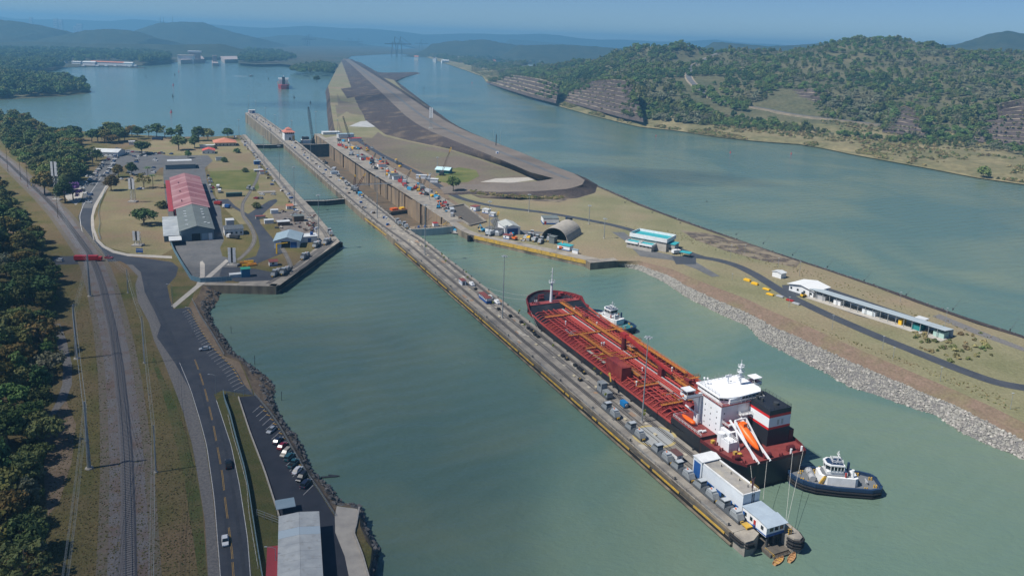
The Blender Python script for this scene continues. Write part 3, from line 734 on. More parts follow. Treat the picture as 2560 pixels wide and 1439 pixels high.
tL = lerpt([(150, 145.2), (470, 145.0), (500, 143.2), (530, 141.6), (1040, 140.6), (1300, 136)])
tR = lerpt([(150, 155.3), (470, 155.2), (500, 152.5), (530, 153.9), (1040, 153.6), (1290, 149)])
track('locomotive_track', 'towing track with rack rail along the left side of the centre wall', 151, 1300, tL)
track('locomotive_track', 'towing track with rack rail along the ship side of the centre wall', 176, 1290, tR)
track('return_track', 'plain return track down the middle of the centre wall', 178, 470, lambda s: 150.6, rack=False)

# left lock wall with its angled quay
lw_ = thing('lock_wall', 'concrete lock wall on the left bank with angled quay', 'lock wall')
blocks(lw_, 'concrete_block', lambda s: 101.2, lambda s: 105.0, 486, 1035, 11.2, -20, 0.03, [M_conc, M_concw])
qa, qb, qc = W(485.9, 105.0), W(406.0, 54.0), W(420.5, 18.0)
def quay(parent, a, b, n, thick, z0, z1, mats):
    d = (b-a)/n; nrm = Vector((-d.y, d.x, 0)).normalized()
    for i in range(n):
        p, q = a+d*(i+0.004), a+d*(i+0.996)
        m = MB(); vs = [Vector((v.x, v.y, z)) for z in (z0, z1) for v in (p, q, q-nrm*thick, p-nrm*thick)]
        m.add(vs, [(4,5,6,7)], 0); m.add(vs, [(0,1,5,4),(1,2,6,5),(2,3,7,6),(3,0,4,7)], 1)
        m.build('concrete_block', mats, parent)
quay(lw_, qa, qb, 9, 4.0, -12, 0.03, [M_conc, M_concw])
quay(lw_, qb, qc, 4, 4.0, -12, 0.03, [M_conc, M_concw])
MB().cyl(W(485.5,105.6,-4.0), W(485.5,105.6,-0.6), 1.1, 1.1, 10).build('corner_fender', M_black, lw_)
m = MB(); dq = (qb-qa).normalized(); nq = Vector((-dq.y, dq.x, 0))
for z in (-1.5, -2.6): m.beam(qa+dq*2+nq*0.25+Vector((0,0,z)), qb-dq*1+nq*0.25+Vector((0,0,z)), 0.35, 0.5)
m.build('timber_fender', M_black, lw_)
tq = lambda k, off: qa.lerp(qb, k) - nq*off
def ltrack(name, label, pts, n=50, rack=True, bed=True):
    t = thing(name, label, 'railway track')
    P0 = smoothline(pts, n)
    if bed: sheetz(ribbon(P0, 2.6), 0.045).build('track_bed', mat('oily_track_bed', 'ffffff'), t)
    for o in (-0.76, 0.76):
        P_ = offset_line(P0, o); m = MB()
        for a, b in zip(P_, P_[1:]): m.beam(a+Vector((0,0,0.12)), b+Vector((0,0,0.12)), 0.12, 0.12)
        m.build('rail', M_rail, t)
    return t
ltrack('locomotive_track', 'towing track following the left lock wall and its angled quay', [W(1030,99), W(560,99.5), W(500,101), W(482,98), tq(0.2,5), tq(0.9,5), tq(0.97,6)])
ltrack('locomotive_track', 'second track along the angled quay toward the shed', px([(838,598),(800,632),(760,665),(720,690),(700,690)]))
ltrack('return_track', 'curved siding from the lawn past the grey shed on the left bank', px([(640,390),(650,420),(642,450),(625,480),(605,510),(606,540),(630,570),(640,600),(620,630),(595,650)]))
ltrack('return_track', 'siding leading into the blue roofed locomotive shed', px([(706,620),(722,650),(728,670),(712,690)]), 20)

# right lock wall, dry chamber and its recesses
rw = thing('lock_wall', 'tall stained concrete wall on the right side of the drained chamber', 'lock wall')
rec = {530: (3, 1.2), 566: (4.5, 2.2), 577: (6, 1.4), 604: (22, 1.0), 640: (3, 1.0), 664: (16, 0.8), 700: (3, .8), 742: (5, 1.6), 800: (4, 1.3), 856: (6, 1.8), 905: (5, 1.2), 935: (6, 1.8)}
s_ = 512.0; cuts = sorted(rec.items())
def rwblock(a, b, t0, mats=None):
    m = MB(); poly = [W(a, t0), W(a, 196), W(b, 196), W(b, t0)]
    vs = [(p.x, p.y, z) for z in (-17.5, 0.02) for p in poly]
    m.add(vs, [(4,5,6,7)], 0); m.add(vs, [(0,1,5,4),(1,2,6,5),(2,3,7,6),(3,0,4,7)], 1)
    m.build('concrete_block', mats or [M_conc, M_concr], rw)
M_concr = mat('lock_chamber_concrete', (0.300, 0.225, 0.145), (0.200, 0.150, 0.105), 0.18, 0.85, bump=0.05, bscale=1.2, c3=(0.120, 0.105, 0.090), scale3=0.10, stretch=(1, 1, 0.30), spec=0.2)
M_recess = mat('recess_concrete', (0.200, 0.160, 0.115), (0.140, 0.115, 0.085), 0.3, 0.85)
for s0, (w_, dp) in cuts + [(1030, (0.1, 0))]:
    k = max(1, round((s0-s_)/13))
    for i in range(k): rwblock(s_+(s0-s_)*i/k+0.03, s_+(s0-s_)*(i+1)/k-0.03, 190.0)
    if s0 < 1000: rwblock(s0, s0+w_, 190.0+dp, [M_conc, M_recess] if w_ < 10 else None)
    s_ = s0+w_
blocks(rw, 'concrete_block', lambda s: 190.0 if s > 482 else 190+(482-s)*0.57, lambda s: 196.0 if s > 482 else 196+(482-s)*0.62, 399.5, 512, 11.2, -17.5, 0.02, [M_conc, M_concw])
quay(rw, W(399.3,236.8), W(398.6,256.5), 2, 6, -12, 0.02, [M_conc, M_concw])
m = MB()
for i in range(8):
    a = 398.8+i*9.6; b = a+9.4
    f = lambda s: 190+(482-s)*0.57-0.35
    vs = [W(a, f(a), z) for z in (-2.4, -0.15)] + [W(b, f(b), z) for z in (-2.4, -0.15)]
    vs += [v + LN*0.36 for v in vs]
    MB().add(vs, [(0,2,3,1),(4,5,7,6),(0,4,6,2),(1,3,7,5),(0,1,5,4),(2,6,7,3)]).build('yellow_fender_panel', M_yel, rw)
MB().cyl(W(477,190.6,-4.2), W(477,190.6,-0.4), 1.3, 1.3, 10).build('corner_fender', M_black, rw)
# floor of the dry chamber
M_floor = mat('wet_chamber_floor', (0.150, 0.105, 0.065), (0.085, 0.075, 0.055), 0.12, 0.6)
structure(sheet([W(505,157.2), W(505,190), W(1000,190), W(1000,157.2)], -16.4).build('chamber_floor', M_floor))
m = MB()
for i in range(9): m.cbox(W(560+i*34, 160.6+0.2*i, -15.6), (3.5, 26, 1.6), LROT)
m.build('floor_sill', M_concr, rw)
# steel caisson closing the chamber at the near end
ca = thing('floating_caisson', 'pale grey steel caisson closing the near end of the drained chamber', 'caisson', W(506, 173), LROT)
M_cais = mat('caisson_paint', (0.440, 0.480, 0.470), (0.350, 0.390, 0.380), 0.3, 0.6, c3=(0.22, 0.18, 0.12), scale3=0.12, mid3=0.66, stretch=(1,1,.2))
prof = [(-16.2,-4.2),(-8,-5.4),(0,-5.8),(8,-5.4),(16.2,-4.2),(16.2,3.6),(-16.2,3.6)]
for i in range(8):
    x0, x1 = -16.2+i*4.05, -16.2+(i+1)*4.05
    def yy(x): return -5.8+1.6*(x/16.2)**2
    MB().prism([(x0+.04, yy(x0)), (x1-.04, yy(x1)), (x1-.04, 3.5), (x0+.04, 3.5)], -12, 0.5+0.0*i).build('hull_plate', M_cais, ca)
MB().prism([(-15.6,-4.0),(0,-5.2),(15.6,-4.0),(15.6,3.2),(-15.6,3.2)], 0.4, 0.62).build('deck', mat('rusty_deck', (0.32,0.24,0.15),(0.20,0.16,0.12),0.5,0.85), ca)
MB().rail([(-15.8,-4.0,.6),(-8,-5.1,.6),(0,-5.5,.6),(8,-5.1,.6),(15.8,-4.0,.6)], 1.1, .05, 2).build('railing', M_steel, ca)
m = MB().box(1.5,4.9,-2.2,1.2,.6,3.0); m.build('cabin', M_white, ca); MB().add([(1.2,-2.5,3.0),(5.2,-2.5,3.0),(5.2,1.5,3.0),(1.2,1.5,3.0),(3.2,-.5,3.7)],[(0,1,4),(1,2,4),(2,3,4),(3,0,4)]).build('cabin_roof', M_red, ca)
m = MB().cyl((9,-1,.6),(9,-1,1.5),.5); m.beam((9,-1,1.3),(12,0,2.8),.4); m.beam((10,-2,1.4),(12.5,-3,2.6),.4); m.build('yellow_winch', M_yel, ca)
m = MB().cyl((-6.5,0,.6),(-6.5,0,9),.22); m.beam((-6.5,0,2),(1,-.5,7.4),.14); m.build('derrick', M_dsteel, ca)
m = MB()
for i in range(9): m.tube([(-12+i*2.7,-2+.6*math.sin(i),.75),(-11+i*2.7,-1+.8*math.cos(i*2),.95),(-9.6+i*2.7,-1.6,.75)], .18, 6)
m.build('hoses', M_dsteel, ca)
MB().cyl((-9.5,-2,.6),(-9.5,-2,1.9),.8).build('pump', M_blue, ca); MB().cyl((-5,-2.6,.6),(-5,-2.6,2.2),.8).build('pump', M_blue, ca)
# upper gates of the dry chamber and the mitre gates of the wet lane
def mitre(name, label, s, tl, tr, up, zt, mt=M_gate):
    g = thing(name, label, 'lock gate', W(s, (tl+tr)/2, 0), LROT)
    hw = (tr-tl)/2
    for sgn, nm in ((-1, 'gate_leaf'), (1, 'gate_leaf')):
        lf = MB().beam((sgn*hw, 0, (zt-9)/1), (0.05*sgn, up, zt-9), 2.2, 18).build(nm, mt, g)
        m = MB().beam((sgn*hw*0.99, 0.0, zt+.06), (0.08*sgn, up, zt+.06), 2.4, .12); m.build('walkway', M_concl if mt is M_gate else mt, lf)
        m = MB(); off = Vector((0.0, -1.0, 0))
        m.rail([Vector((sgn*hw*0.97, 0, zt+.12))+off, Vector((0.3*sgn, up, zt+.12))+off], 1.0, .05, 2.0)
        m.rail([Vector((sgn*hw*0.97, 0, zt+.12))-off, Vector((0.3*sgn, up, zt+.12))-off], 1.0, .05, 2.0)
        m.build('railing', M_dsteel, lf)
        MB().beam(Vector((sgn*hw*.98,-1.25,zt-1.2)), Vector((.1*sgn,up-1.25,zt-1.2)), .3, .5).build('fender_beam', M_black, lf)
    return g
mitre('mitre_gate', 'dark mitre gate closing the near end of the watered lane', 618, 105, 137.5, -3.2, -0.5)
mitre('mitre_gate', 'dark mitre gate at the far end of the watered lane, near the control house', 941, 105, 137.4, -3.4, -0.2)
mitre('mitre_gate', 'black mitre gate at the far end of the drained chamber', 941, 157.1, 190, -2.0, -1.0)
structure(sheet([W(944,105), W(944,137.3), W(1400,137), W(1400,105)], LAKE_Z+0.05).build('lake_reach', M_lake))
# gatehouse steps: posts holding the fender cables at the far side of the wall
for i, s in enumerate((492, 497, 502, 507)):
    pass
# ================================================================ SHIPS
M_deck = mat('deck_red', (0.200, 0.026, 0.026), (0.145, 0.020, 0.021), 0.35, 0.55, c3=(0.30, 0.060, 0.04), scale3=0.12, mid3=0.6, coords='obj')
M_deckl = mat('deck_worn_red', (0.215, 0.045, 0.040), (0.150, 0.030, 0.028), 0.5, 0.6, coords='obj')
M_deckd = mat('deck_dark_red', (0.120, 0.016, 0.018), (0.085, 0.014, 0.016), 0.4, 0.6, coords='obj')
M_frame = mat('frame_red', (0.500, 0.085, 0.066), (0.370, 0.058, 0.048), 0.8, 0.5, coords='obj')
M_hull = mat('black_hull', (0.012, 0.015, 0.021), (0.024, 0.026, 0.031), 0.15, 0.4, coords='obj', c3=(0.06,0.035,0.028), scale3=.35, mid3=.68, stretch=(1,1,.2))
M_boot = mat('boot_red', (0.140, 0.022, 0.018), (0.09, 0.02, 0.016), 0.3, 0.6, coords='obj')
M_owalk = mat('ochre_gratings', (0.520, 0.200, 0.030), (0.360, 0.130, 0.030), 0.7, 0.6, coords='obj')
M_ship_w = mat('ship_white', (0.740, 0.755, 0.770), (0.640, 0.655, 0.670), 0.25, 0.45, coords='obj', c3=(0.52,0.44,0.36), scale3=.5, mid3=.72, stretch=(1,1,.15))
M_lboat = mat('lifeboat_orange', (0.800, 0.130, 0.010), rough=0.4)
M_pipe = mat('pipe_grey', (0.42, 0.43, 0.44), rough=0.4, metal=0.2)
M_funw = mat('funnel_white', (0.66, 0.69, 0.71), rough=0.45)
M_funr = mat('funnel_red', (0.52, 0.018, 0.018), rough=0.45)
M_matgrey = mat('grey_matting', (0.33, 0.31, 0.27), rough=0.9)

sh_ = lockthing('tanker_ship', 'red decked black hulled tanker with white bridge moored along the centre wall', 'tanker', 169.0, 174.4, CANAL_Z)
# hull: stations y, half breadth at waterline, at deck, deck height
ST_ = [(0,9.0,12.2,8.4),(4,11.4,14.2,8.3),(10,13.6,15.4,8.2),(19,15.4,15.9,8.1),(34,15.9,15.9,6.8),(60,15.9,15.9,6.6),(100,15.9,15.9,6.6),(126,15.9,15.9,6.7),(138,15.0,15.9,7.0),(146,12.6,15.7,7.6),(152,9.6,15.0,9.9),(157,6.4,13.3,10.3),(161,3.6,10.6,10.6),(164,1.6,6.9,10.8),(166,0.5,3.4,11.0),(166.9,0.12,0.3,11.0)]
def hb(y, i=2):
    for a, b in zip(ST_, ST_[1:]):
        if a[0] <= y <= b[0]: k = (y-a[0])/(b[0]-a[0]); return a[i]+(b[i]-a[i])*k
    return ST_[-1][i]
def hullrow(fr, sgn):
    return [(sgn*(w+(d-w)*fr**1.3), y, zt*fr if fr > 0.001 else 0.9) for y, w, d, zt in ST_]
for sgn in (-1, 1):
    pass
rows = []
for y, w, d, zt in ST_:
    ring = []
    for sgn in (-1, 1):
        prof = [(w*0.9, -4), (w, 0.9), (w+(d-w)*.28, zt*.4), (w+(d-w)*.6, zt*.7), (d, zt)]
        if sgn == 1: prof = prof[::-1]
        ring += [(sgn*x, y, z) for x, z in prof]
    rows.append(ring)
hull = MB().loft(rows, 0, cap=True, closed=True).build('hull', M_hull, sh_)
MB().loft([[(sgn*(w+0.03)*1.0, y, z) for sgn, z in ((-1,-1),(-1,1.1),(1,1.1),(1,-1))] for y, w, d, zt in ST_[:-1]], 0, cap=True).build('boot_topping', M_boot, sh_)
# raised poop side plating
MB().loft([[(x*(hb(y)+.0), y, z) for x, z in ((-1, 7.5), (-1, 9.6), (1, 9.6), (1, 7.5))] for y in (18.6, 26, 34.4)], 0, cap=True).build('poop_side', M_hull, sh_)
def deckplate(name, ys, z, mt, inset=0.12):
    pts = [(-hb(y)+inset, y) for y in ys] + [(hb(y)-inset, y) for y in reversed(ys)]
    return MB().prism(pts, z-0.25, z).build(name, mt, sh_)
deckplate('main_deck', [34.45, 60, 100, 126, 138, 146, 151.9], 6.95, M_deck)
deckplate('poop_deck', [18.7, 26, 34.3], 9.72, M_deckl)
deckplate('aft_deck', [0.1, 4, 10, 18.5], 8.5, M_deckl)
deckplate('forecastle_deck', [152.2, 157, 161, 164, 166], 10.2, mat('forecastle_red', (0.30, 0.06, 0.06), (0.22, 0.05, 0.05), 0.5, 0.6), 0.3)
MB().box(-14.9, 14.9, 151.95, 152.15, 6.9, 10.2).build('forecastle_bulkhead', M_deckd, sh_)
# bulwark at the bow
ys = [146, 149, 152, 154.5, 157, 159, 161, 162.7, 164, 165.2, 166, 166.6]
bw = [(-hb(y), y, max(hb(y, 3), 7.6)-.3) for y in ys] + [(hb(y), y, max(hb(y, 3), 7.6)-.3) for y in reversed(ys)]
outer = [[Vector(p) for p in bw], [Vector((p[0]*1.012, p[1]+.05, (12.0 if p[1] > 151 else 9.2))) for p in bw], [Vector((p[0]*.985, p[1]-.1, (12.0 if p[1] > 151 else 9.2))) for p in bw], [Vector((p[0]*.975, p[1]-.2, p[2])) for p in bw]]
MB().loft([[tuple(p) for p in r] for r in outer], 0, cap=False, closed=False).build('bow_bulwark', mat('bulwark_red', (0.20, 0.022, 0.026), (0.13, 0.02, 0.022), 0.4, 0.5), sh_, smooth=False)
for sgn in (-1, 1):     # bulwark stays
    for i in range(9):
        y = 146.8+i*1.9; x = sgn*(hb(y)-.45)
        z = 10.2 if y > 152 else 7.2
        MB().add([(x, y, z), (x-sgn*1.0, y, z), (x, y, z+1.5), (x, y+.15, z), (x-sgn*1.0, y+.15, z), (x, y+.15, z+1.5)], [(0,1,2),(3,5,4),(0,3,4,1),(1,4,5,2),(2,5,3,0)]).build('bulwark_stay', M_frame, sh_)
# stern and side bulwarks
for sgn in (-1, 1):
    m = MB()
    ysb = [0.2, 4, 10, 18.4]
    for a, b in zip(ysb, ysb[1:]): m.beam((sgn*(hb(a)-.1), a, 8.95), (sgn*(hb(b)-.1), b, 8.95), .14, 0.9)
    m.build('aft_bulwark', M_deckd, sh_)
    m = MB()
    ysb = [34.6, 60, 100, 126, 138, 146]
    for a, b in zip(ysb, ysb[1:]): m.beam((sgn*(hb(a)-.12), a, hb(a,3)+.6), (sgn*(hb(b)-.12), b, hb(b,3)+.6), .12, 0.7)
    m.build('deck_edge_bar', M_frame, sh_)
    m = MB().rail([(sgn*(hb(y)-.7), y, 6.95) for y in ([34.6, 60, 100, 126, 138, 145])], 1.1, .035, 2.4)
    m.build('side_railing', M_frame if sgn < 0 else M_owalk, sh_)
MB().beam((-12.1, .15, 8.95), (12.1, .15, 8.95), .14, 0.9).build('aft_bulwark', M_deckd, sh_)
# deck girders: transverse frames with sloping feet on both sides
gme = {}
for i in range(44):
    y = 36.5+i*2.62
    if y > 150: break
    for sgn in (-1, 1):
        w = hb(y)-1.0
        x0 = 1.2 if sgn > 0 else -0.4
        key = (round(w, 1), sgn)
        if key not in gme:
            a, b, c = sgn*w, sgn*(w-2.6), sgn*abs(x0)
            vs = []
            for dy in (-.15, .15): vs += [(a, dy, 6.9), (a, dy, 7.15), (b, dy, 8.5), (c, dy, 8.5), (c, dy, 8.0), (b, dy, 7.9)]
            m = MB().add(vs, [(0,1,2,5), (5,2,3,4), (11,8,7,6), (10,9,8,11), (1,7,8,2), (2,8,9,3), (3,9,10,4), (0,6,7,1)])
            m.add([(c,-.08,6.9),(c,.08,6.9),(c,.08,8.2),(c,-.08,8.2),(c+sgn*.16,-.08,6.9),(c+sgn*.16,.08,6.9),(c+sgn*.16,.08,8.2),(c+sgn*.16,-.08,8.2)], [(0,1,2,3),(4,7,6,5),(0,3,7,4),(1,5,6,2)])
            m.add([(b,-.08,6.9),(b,.08,6.9),(b,.08,7.9),(b,-.08,7.9),(b+.16,-.08,6.9),(b+.16,.08,6.9),(b+.16,.08,7.9),(b+.16,-.08,7.9)], [(0,1,2,3),(4,7,6,5),(0,3,7,4),(1,5,6,2)])
            gme[key] = m.mesh('deck_girder', M_frame)
        mkobj('deck_girder', gme[key], sh_, (0, y, 0))
for x in (-11.4, -8.6, -5.8, -3.0, 3.6, 6.4, 9.2, 12):
    MB().beam((x, 36, 8.62), (x, 148 if abs(x) < 10 else 140, 8.62), .26, .26).build('cargo_pipe', M_frame, sh_)
for x, r in ((0.2, .32), (1.0, .26), (-0.9, .28), (-1.9, .22), (2.6, .24)):
    MB().cyl((x, 38, 8.9), (x, 146, 8.9), r, r, 8).build('cargo_pipe', M_frame if x != 1.0 else M_pipe, sh_)
for x in (-6.9, 7.8):
    MB().cyl((x, 40, 8.7), (x, 140, 8.7), .17, .17, 6).build('cargo_pipe', M_frame, sh_)
for i in range(26):
    y0 = rnd.uniform(37,140); x0 = rnd.choice([-1,1])*rnd.uniform(2.4,13); L1 = rnd.uniform(3,9); q = rnd.choice([-1,1])*rnd.uniform(1.2,4)
    x1 = max(-14,min(14,x0+q)); MB().tube([(x0,y0,8.9),(x0,min(147,y0+L1),8.9),(x1,min(147,y0+L1),8.9),(x1,min(147,y0+L1),7.2)],.11,5).build('branch_pipe', rnd.choice([M_frame,M_frame,M_owalk,M_pipe]), sh_)
# raised walkways
def walkway(x, y0, y1, z, w=1.4, mt=M_owalk):
    t = MB().box(x-w/2, x+w/2, y0, y1, z, z+.12).build('walkway', mt, sh_)
    m = MB()
    for sx in (-1, 1): m.rail([(x+sx*w/2, y0, z+.12), (x+sx*w/2, y1, z+.12)], 1.05, .045, 2.2)
    m.build('railing', mt, t)
    m = MB(); k = int((y1-y0)/6)
    for i in range(k+1):
        y = y0+(y1-y0)*i/k
        for sx in (-1, 1): m.beam((x+sx*w/2*.8, y, 6.9), (x+sx*w/2*.8, y, z), .16)
    m.build('supports', mt, t)
def crosswalk(y, x0, x1, z, w=1.2, mt=M_owalk):
    t = MB().box(x0, x1, y-w/2, y+w/2, z, z+.12).build('walkway', mt, sh_)
    m = MB()
    for sy in (-1, 1): m.rail([(x0, y+sy*w/2, z+.12), (x1, y+sy*w/2, z+.12)], 1.05, .045, 2.2)
    m.build('railing', mt, t)
walkway(3.3, 88, 152, 10.0, 1.6); walkway(3.6, 36, 86, 9.9, 1.5); walkway(-8.0, 66, 112, 9.8, 1.5); walkway(11.2, 62, 118, 9.7, 1.3)
for y, a, b in ((137, -13, 2.4), (113, -13.5, 2.4), (113, 4.2, 14), (98, -13.5, -8.8), (98, 4.2, 14), (83.5, -7, 2.7), (59, -13.5, -4), (58, 4.5, 14.5), (43, -14, 2.5)):
    crosswalk(y, a, b, 9.5)
# manifold house, cargo crane, stores, tanks
m = MB().box(-14.0, -9.6, 69.5, 81, 6.95, 12.4); m.build('manifold_house', M_deck, sh_)
MB().rail([(-14,69.5,12.4),(-9.6,69.5,12.4),(-9.6,81,12.4),(-14,81,12.4)], 1.0, .04, 2, True).build('railing', M_frame, sh_)
cb = MB().cyl((1.6, 92.5, 6.9), (1.6, 92.5, 14.6), 1.15, 1.0, 14).build('crane_pedestal', M_deckd, sh_)
MB().cyl((1.6,92.5,7.6),(1.6,92.5,8.4),2.6,2.6,16).build('crane_platform', M_deckd, cb)
bm = MB().box(0.6, 2.6, 90.6, 94.2, 14.6, 16.4).build('crane_cab', M_red, sh_)
MB().add([(0.9,91,14.9),(2.3,91,14.9),(2.3,91,16.2),(0.9,91,16.2),(1.2,58.5,12.1),(2.0,58.5,12.1),(2.0,58.5,12.7),(1.2,58.5,12.7)], [(0,1,2,3),(7,6,5,4),(0,4,5,1),(1,5,6,2),(2,6,7,3),(3,7,4,0)]).build('crane_boom', M_red, sh_)
MB().box(0.7,2.4,64,66.5,6.9,12.2).build('boom_rest', M_deck, sh_)
for x, y0, y1, r in ((9.5, 42, 52, 1.5), (8.4, 36.5, 39.5, 1.4), (-3.8, 38.0, 43.5, 1.3)):
    MB().cyl((x, y0, 8.8), (x, y1, 8.8), r, r, 14).build('deck_tank', M_deck, sh_)
MB().box(6.2,7.6,54,57,6.95,10.9).build('vent_house', M_deck, sh_)
MB().box(2.6,4.4,127,130,6.95,11.4).build('vent_house', M_deck, sh_)
MB().box(11.8,15.2,101,108,6.95,8.7).build('store_house', M_red, sh_)
for x0, x1, y0, y1 in ((-6.6,-5.4,66,80), (-13.2,-12.0,84,98), (5.0,8.4,93,98), (-3.2,-2.0,52,62)):
    MB().box(x0, x1, y0, y1, 8.55, 8.68).build('grating', M_matgrey, sh_)
for x, y in ((-4.6,100),(-3.4,100),(5.2,142),(-7,128),(6,122),(-12,62),(6.5,84),(-2.6,72),(8.8,68)):
    MB().cyl((x,y,8.3),(x,y,9.6),.2).ball((x,y,9.9),.42).build('pressure_valve', M_white, sh_)
for x, y in ((-13,78),(-10.6,64),(10,60),(12.2,84),(-9.3,92),(4.4,118)):
    m = MB().cyl((x,y,6.95),(x,y,8.6),.22); m.cbox((x,y,8.75),(1.5,.8,.4)); m.build('foam_monitor', M_yel, sh_)
for i in range(5):          # cross manifolds at midships
    y = 86+i*1.7
    MB().cyl((-14.2, y, 8.9), (14.2, y, 8.9), .24, .24, 8).build('manifold_pipe', M_owalk if i % 2 else M_frame, sh_)
# mast at the bow and mooring gear
fm = MB().cyl((-1.2,154,10.2),(-1.2,154,20),.75,.5,10).build('foremast', M_ship_w, sh_)
MB().cyl((-1.2,154,20),(-1.2,154,27.5),.28,.16,8).build('topmast', M_ship_w, fm)
MB().box(-2.6,.2,153.4,154.6,19.9,20.1).build('platform', M_ship_w, fm)
MB().rail([(-2.6,153.4,20.1),(.2,153.4,20.1),(.2,154.6,20.1),(-2.6,154.6,20.1)],1.0,.05,1,True).build('railing', M_ship_w, fm)
for z in (23.2, 25.4): MB().beam((-2.2,154,z),(-.2,154,z),.12).build('spreader', M_ship_w, fm)
for x, y in ((-5,157.5),(4.6,157.5),(-3.2,161),(3.6,160.4)):
    m = MB().cyl((x-1.4,y,11.2),(x+1.4,y,11.2),.75,.75,12); m.box(x-1.7,x+1.7,y-.6,y+.6,10.2,10.6); m.build('windlass', M_deckd, sh_)
for x, y in ((-8.5,156),(8.2,156),(-6,160.5),(6.2,160.5),(0,163.4),(-10.6,154.6),(10.6,154.6)):
    m = MB()
    for d in (-.5,.5): m.cyl((x+d,y,10.2),(x+d,y,11.1),.24)
    m.build('bollard', M_white if rnd.random() < .35 else M_deckd, sh_)
MB().box(6.4,8.8,159.2,161,10.2,12).build('store_house', M_red, sh_)
# accommodation and bridge
ac = MB().add([(-9.2,17.2,9.7),(7.8,17.2,9.7),(7.8,27,9.7),(-9.2,27,9.7),(-9.2,17.2,20.2),(7.8,17.2,20.2),(7.8,27,20.2),(-9.2,27,20.2)], [(0,3,2,1),(4,5,6,7),(0,1,5,4),(1,2,6,5),(2,3,7,6),(3,0,4,7)]).build('accommodation_block', M_ship_w, sh_)
MB().box(-10.2,10.2,27.05,29.6,9.7,19.6).build('front_house', M_ship_w, sh_)
for sgn in (-1, 1):         # curved brackets that carry the bridge wings
    prof = []
    for i in range(9):
        a = math.pi/2*i/8
        prof.append((sgn*(10.25+4.2*(1-math.cos(a))), 13.4+5.6*math.sin(a)))
    prof += [(sgn*16.0, 19.0), (sgn*16.0, 19.65), (sgn*10.25, 19.65)]
    MB().xprism(prof, 27.4, 29.2).build('wing_bracket', M_ship_w, sh_)
    MB().box(min(sgn*9.5,sgn*16.2),max(sgn*9.5,sgn*16.2),26.6,30.2,19.7,19.9).build('bridge_wing', M_deck, sh_)
    m = MB()
    m.beam((sgn*9.8,26.65,20.4),(sgn*16.2,26.65,20.4),.1,1.0); m.beam((sgn*9.8,30.15,20.4),(sgn*16.2,30.15,20.4),.1,1.0); m.beam((sgn*16.2,26.65,20.4),(sgn*16.2,30.15,20.4),.1,1.0)
    m.build('wing_bulwark', M_ship_w, sh_)
    m = MB().box(min(sgn*12.6,sgn*16.3),max(sgn*12.6,sgn*16.3),26.6,30.2,22.2,22.4)
    for yy_ in (26.8,30): m.beam((sgn*16.0,yy_,20.9),(sgn*16.0,yy_,22.2),.12); m.beam((sgn*12.9,yy_,20.9),(sgn*12.9,yy_,22.2),.12)
    m.build('wing_roof', M_ship_w, sh_)
    MB().cyl((sgn*16.28,28.4,20.2),(sgn*16.34,28.4,20.2),.42,.42,14).build('lifebuoy', M_orange, sh_)
MB().box(-9.6,8.4,16.6,27.02,20.25,20.4).build('bridge_deck', M_deck, sh_)
MB().rail([(-9.5,27,20.4),(-9.5,16.7,20.4),(8.3,16.7,20.4),(8.3,27,20.4)],1.05,.05,1.5,rows=3).build('bridge_railing', M_white, sh_)
wh = [(-8.6,19.5),(-6.0,18.0),(-2.2,17.4),(7.0,18.2),(8.8,20.5),(8.8,30.6),(-8.6,30.6)]
MB().prism(wh, 20.42, 21.3).build('wheelhouse', M_ship_w, sh_)
MB().prism([(x*.985,y*.995+.1) for x, y in wh], 21.3, 22.3).build('bridge_windows', M_glass, sh_)
m = MB()
for i in range(len(wh)):
    a, b = Vector((*wh[i], 0)), Vector((*wh[(i+1) % len(wh)], 0)); k = max(1, int((b-a).length/1.4))
    for j in range(k): 
        q = a.lerp(b, j/k); m.beam((q.x*.99,q.y,21.3),(q.x*.99,q.y,22.3),.16)
m.build('window_frame', M_ship_w, sh_)
MB().prism([(x*1.06,y*1.0+(-.5 if y < 25 else .5)) for x, y in wh], 22.3, 22.75).build('bridge_roof', mat('roof_white', (0.80,0.81,0.82), rough=.4), sh_)
MB().box(-6.0,-1.0,17.0,19.0,20.42,22.28).build('stair_house', M_ship_w, sh_)
MB().rail([(-8.6,19.6,22.75),(-8.6,30.4,22.75),(8.8,30.4,22.75),(8.8,20,22.75)],1.0,.045,1.6).build('roof_railing', M_steel, sh_)
rmast = MB().cyl((4.2,24.5,22.7),(4.2,24.5,30.2),.55,.3,8).build('radar_mast', M_ship_w, sh_)
for z, w in ((25.2,2.4),(27.2,2.0),(29.0,1.6)):
    m = MB().box(4.2-w/2,4.2+w/2,23.8,25.2,z,z+.12); m.rail([(4.2-w/2,23.8,z+.12),(4.2+w/2,23.8,z+.12),(4.2+w/2,25.2,z+.12),(4.2-w/2,25.2,z+.12)],.8,.04,1,True); m.build('mast_platform', M_ship_w, rmast)
MB().beam((2.2,24.2,26.4),(4.4,24.2,26.4),.25,.35).build('radar_scanner', M_ship_w, rmast)
MB().cyl((4.2,24.5,30.2),(4.2,24.5,31.6),.08).build('aerial', M_ship_w, rmast)
for x, y in ((1.4,27.6),(-7.4,29),(-6.5,28.4)):
    m = MB().cyl((x,y,22.7),(x,y,24.6),.12); m.ball((x,y,24.9),.4); m.build('aerial_dome', M_ship_w, sh_)
m = MB().beam((.8,26.5,22.75),(.8,26.5,26),.3); m.beam((-.5,26.5,25.4),(2.1,26.5,25.4),.25,.9); m.build('second_radar', M_ship_w, sh_)
for i in range(11): MB().cyl((-8.2+i*1.6,30.3,22.8),(-8.2+i*1.6,30.3,24.0+.5*(i % 3)),.05).build('whip_aerial', M_steel, sh_)
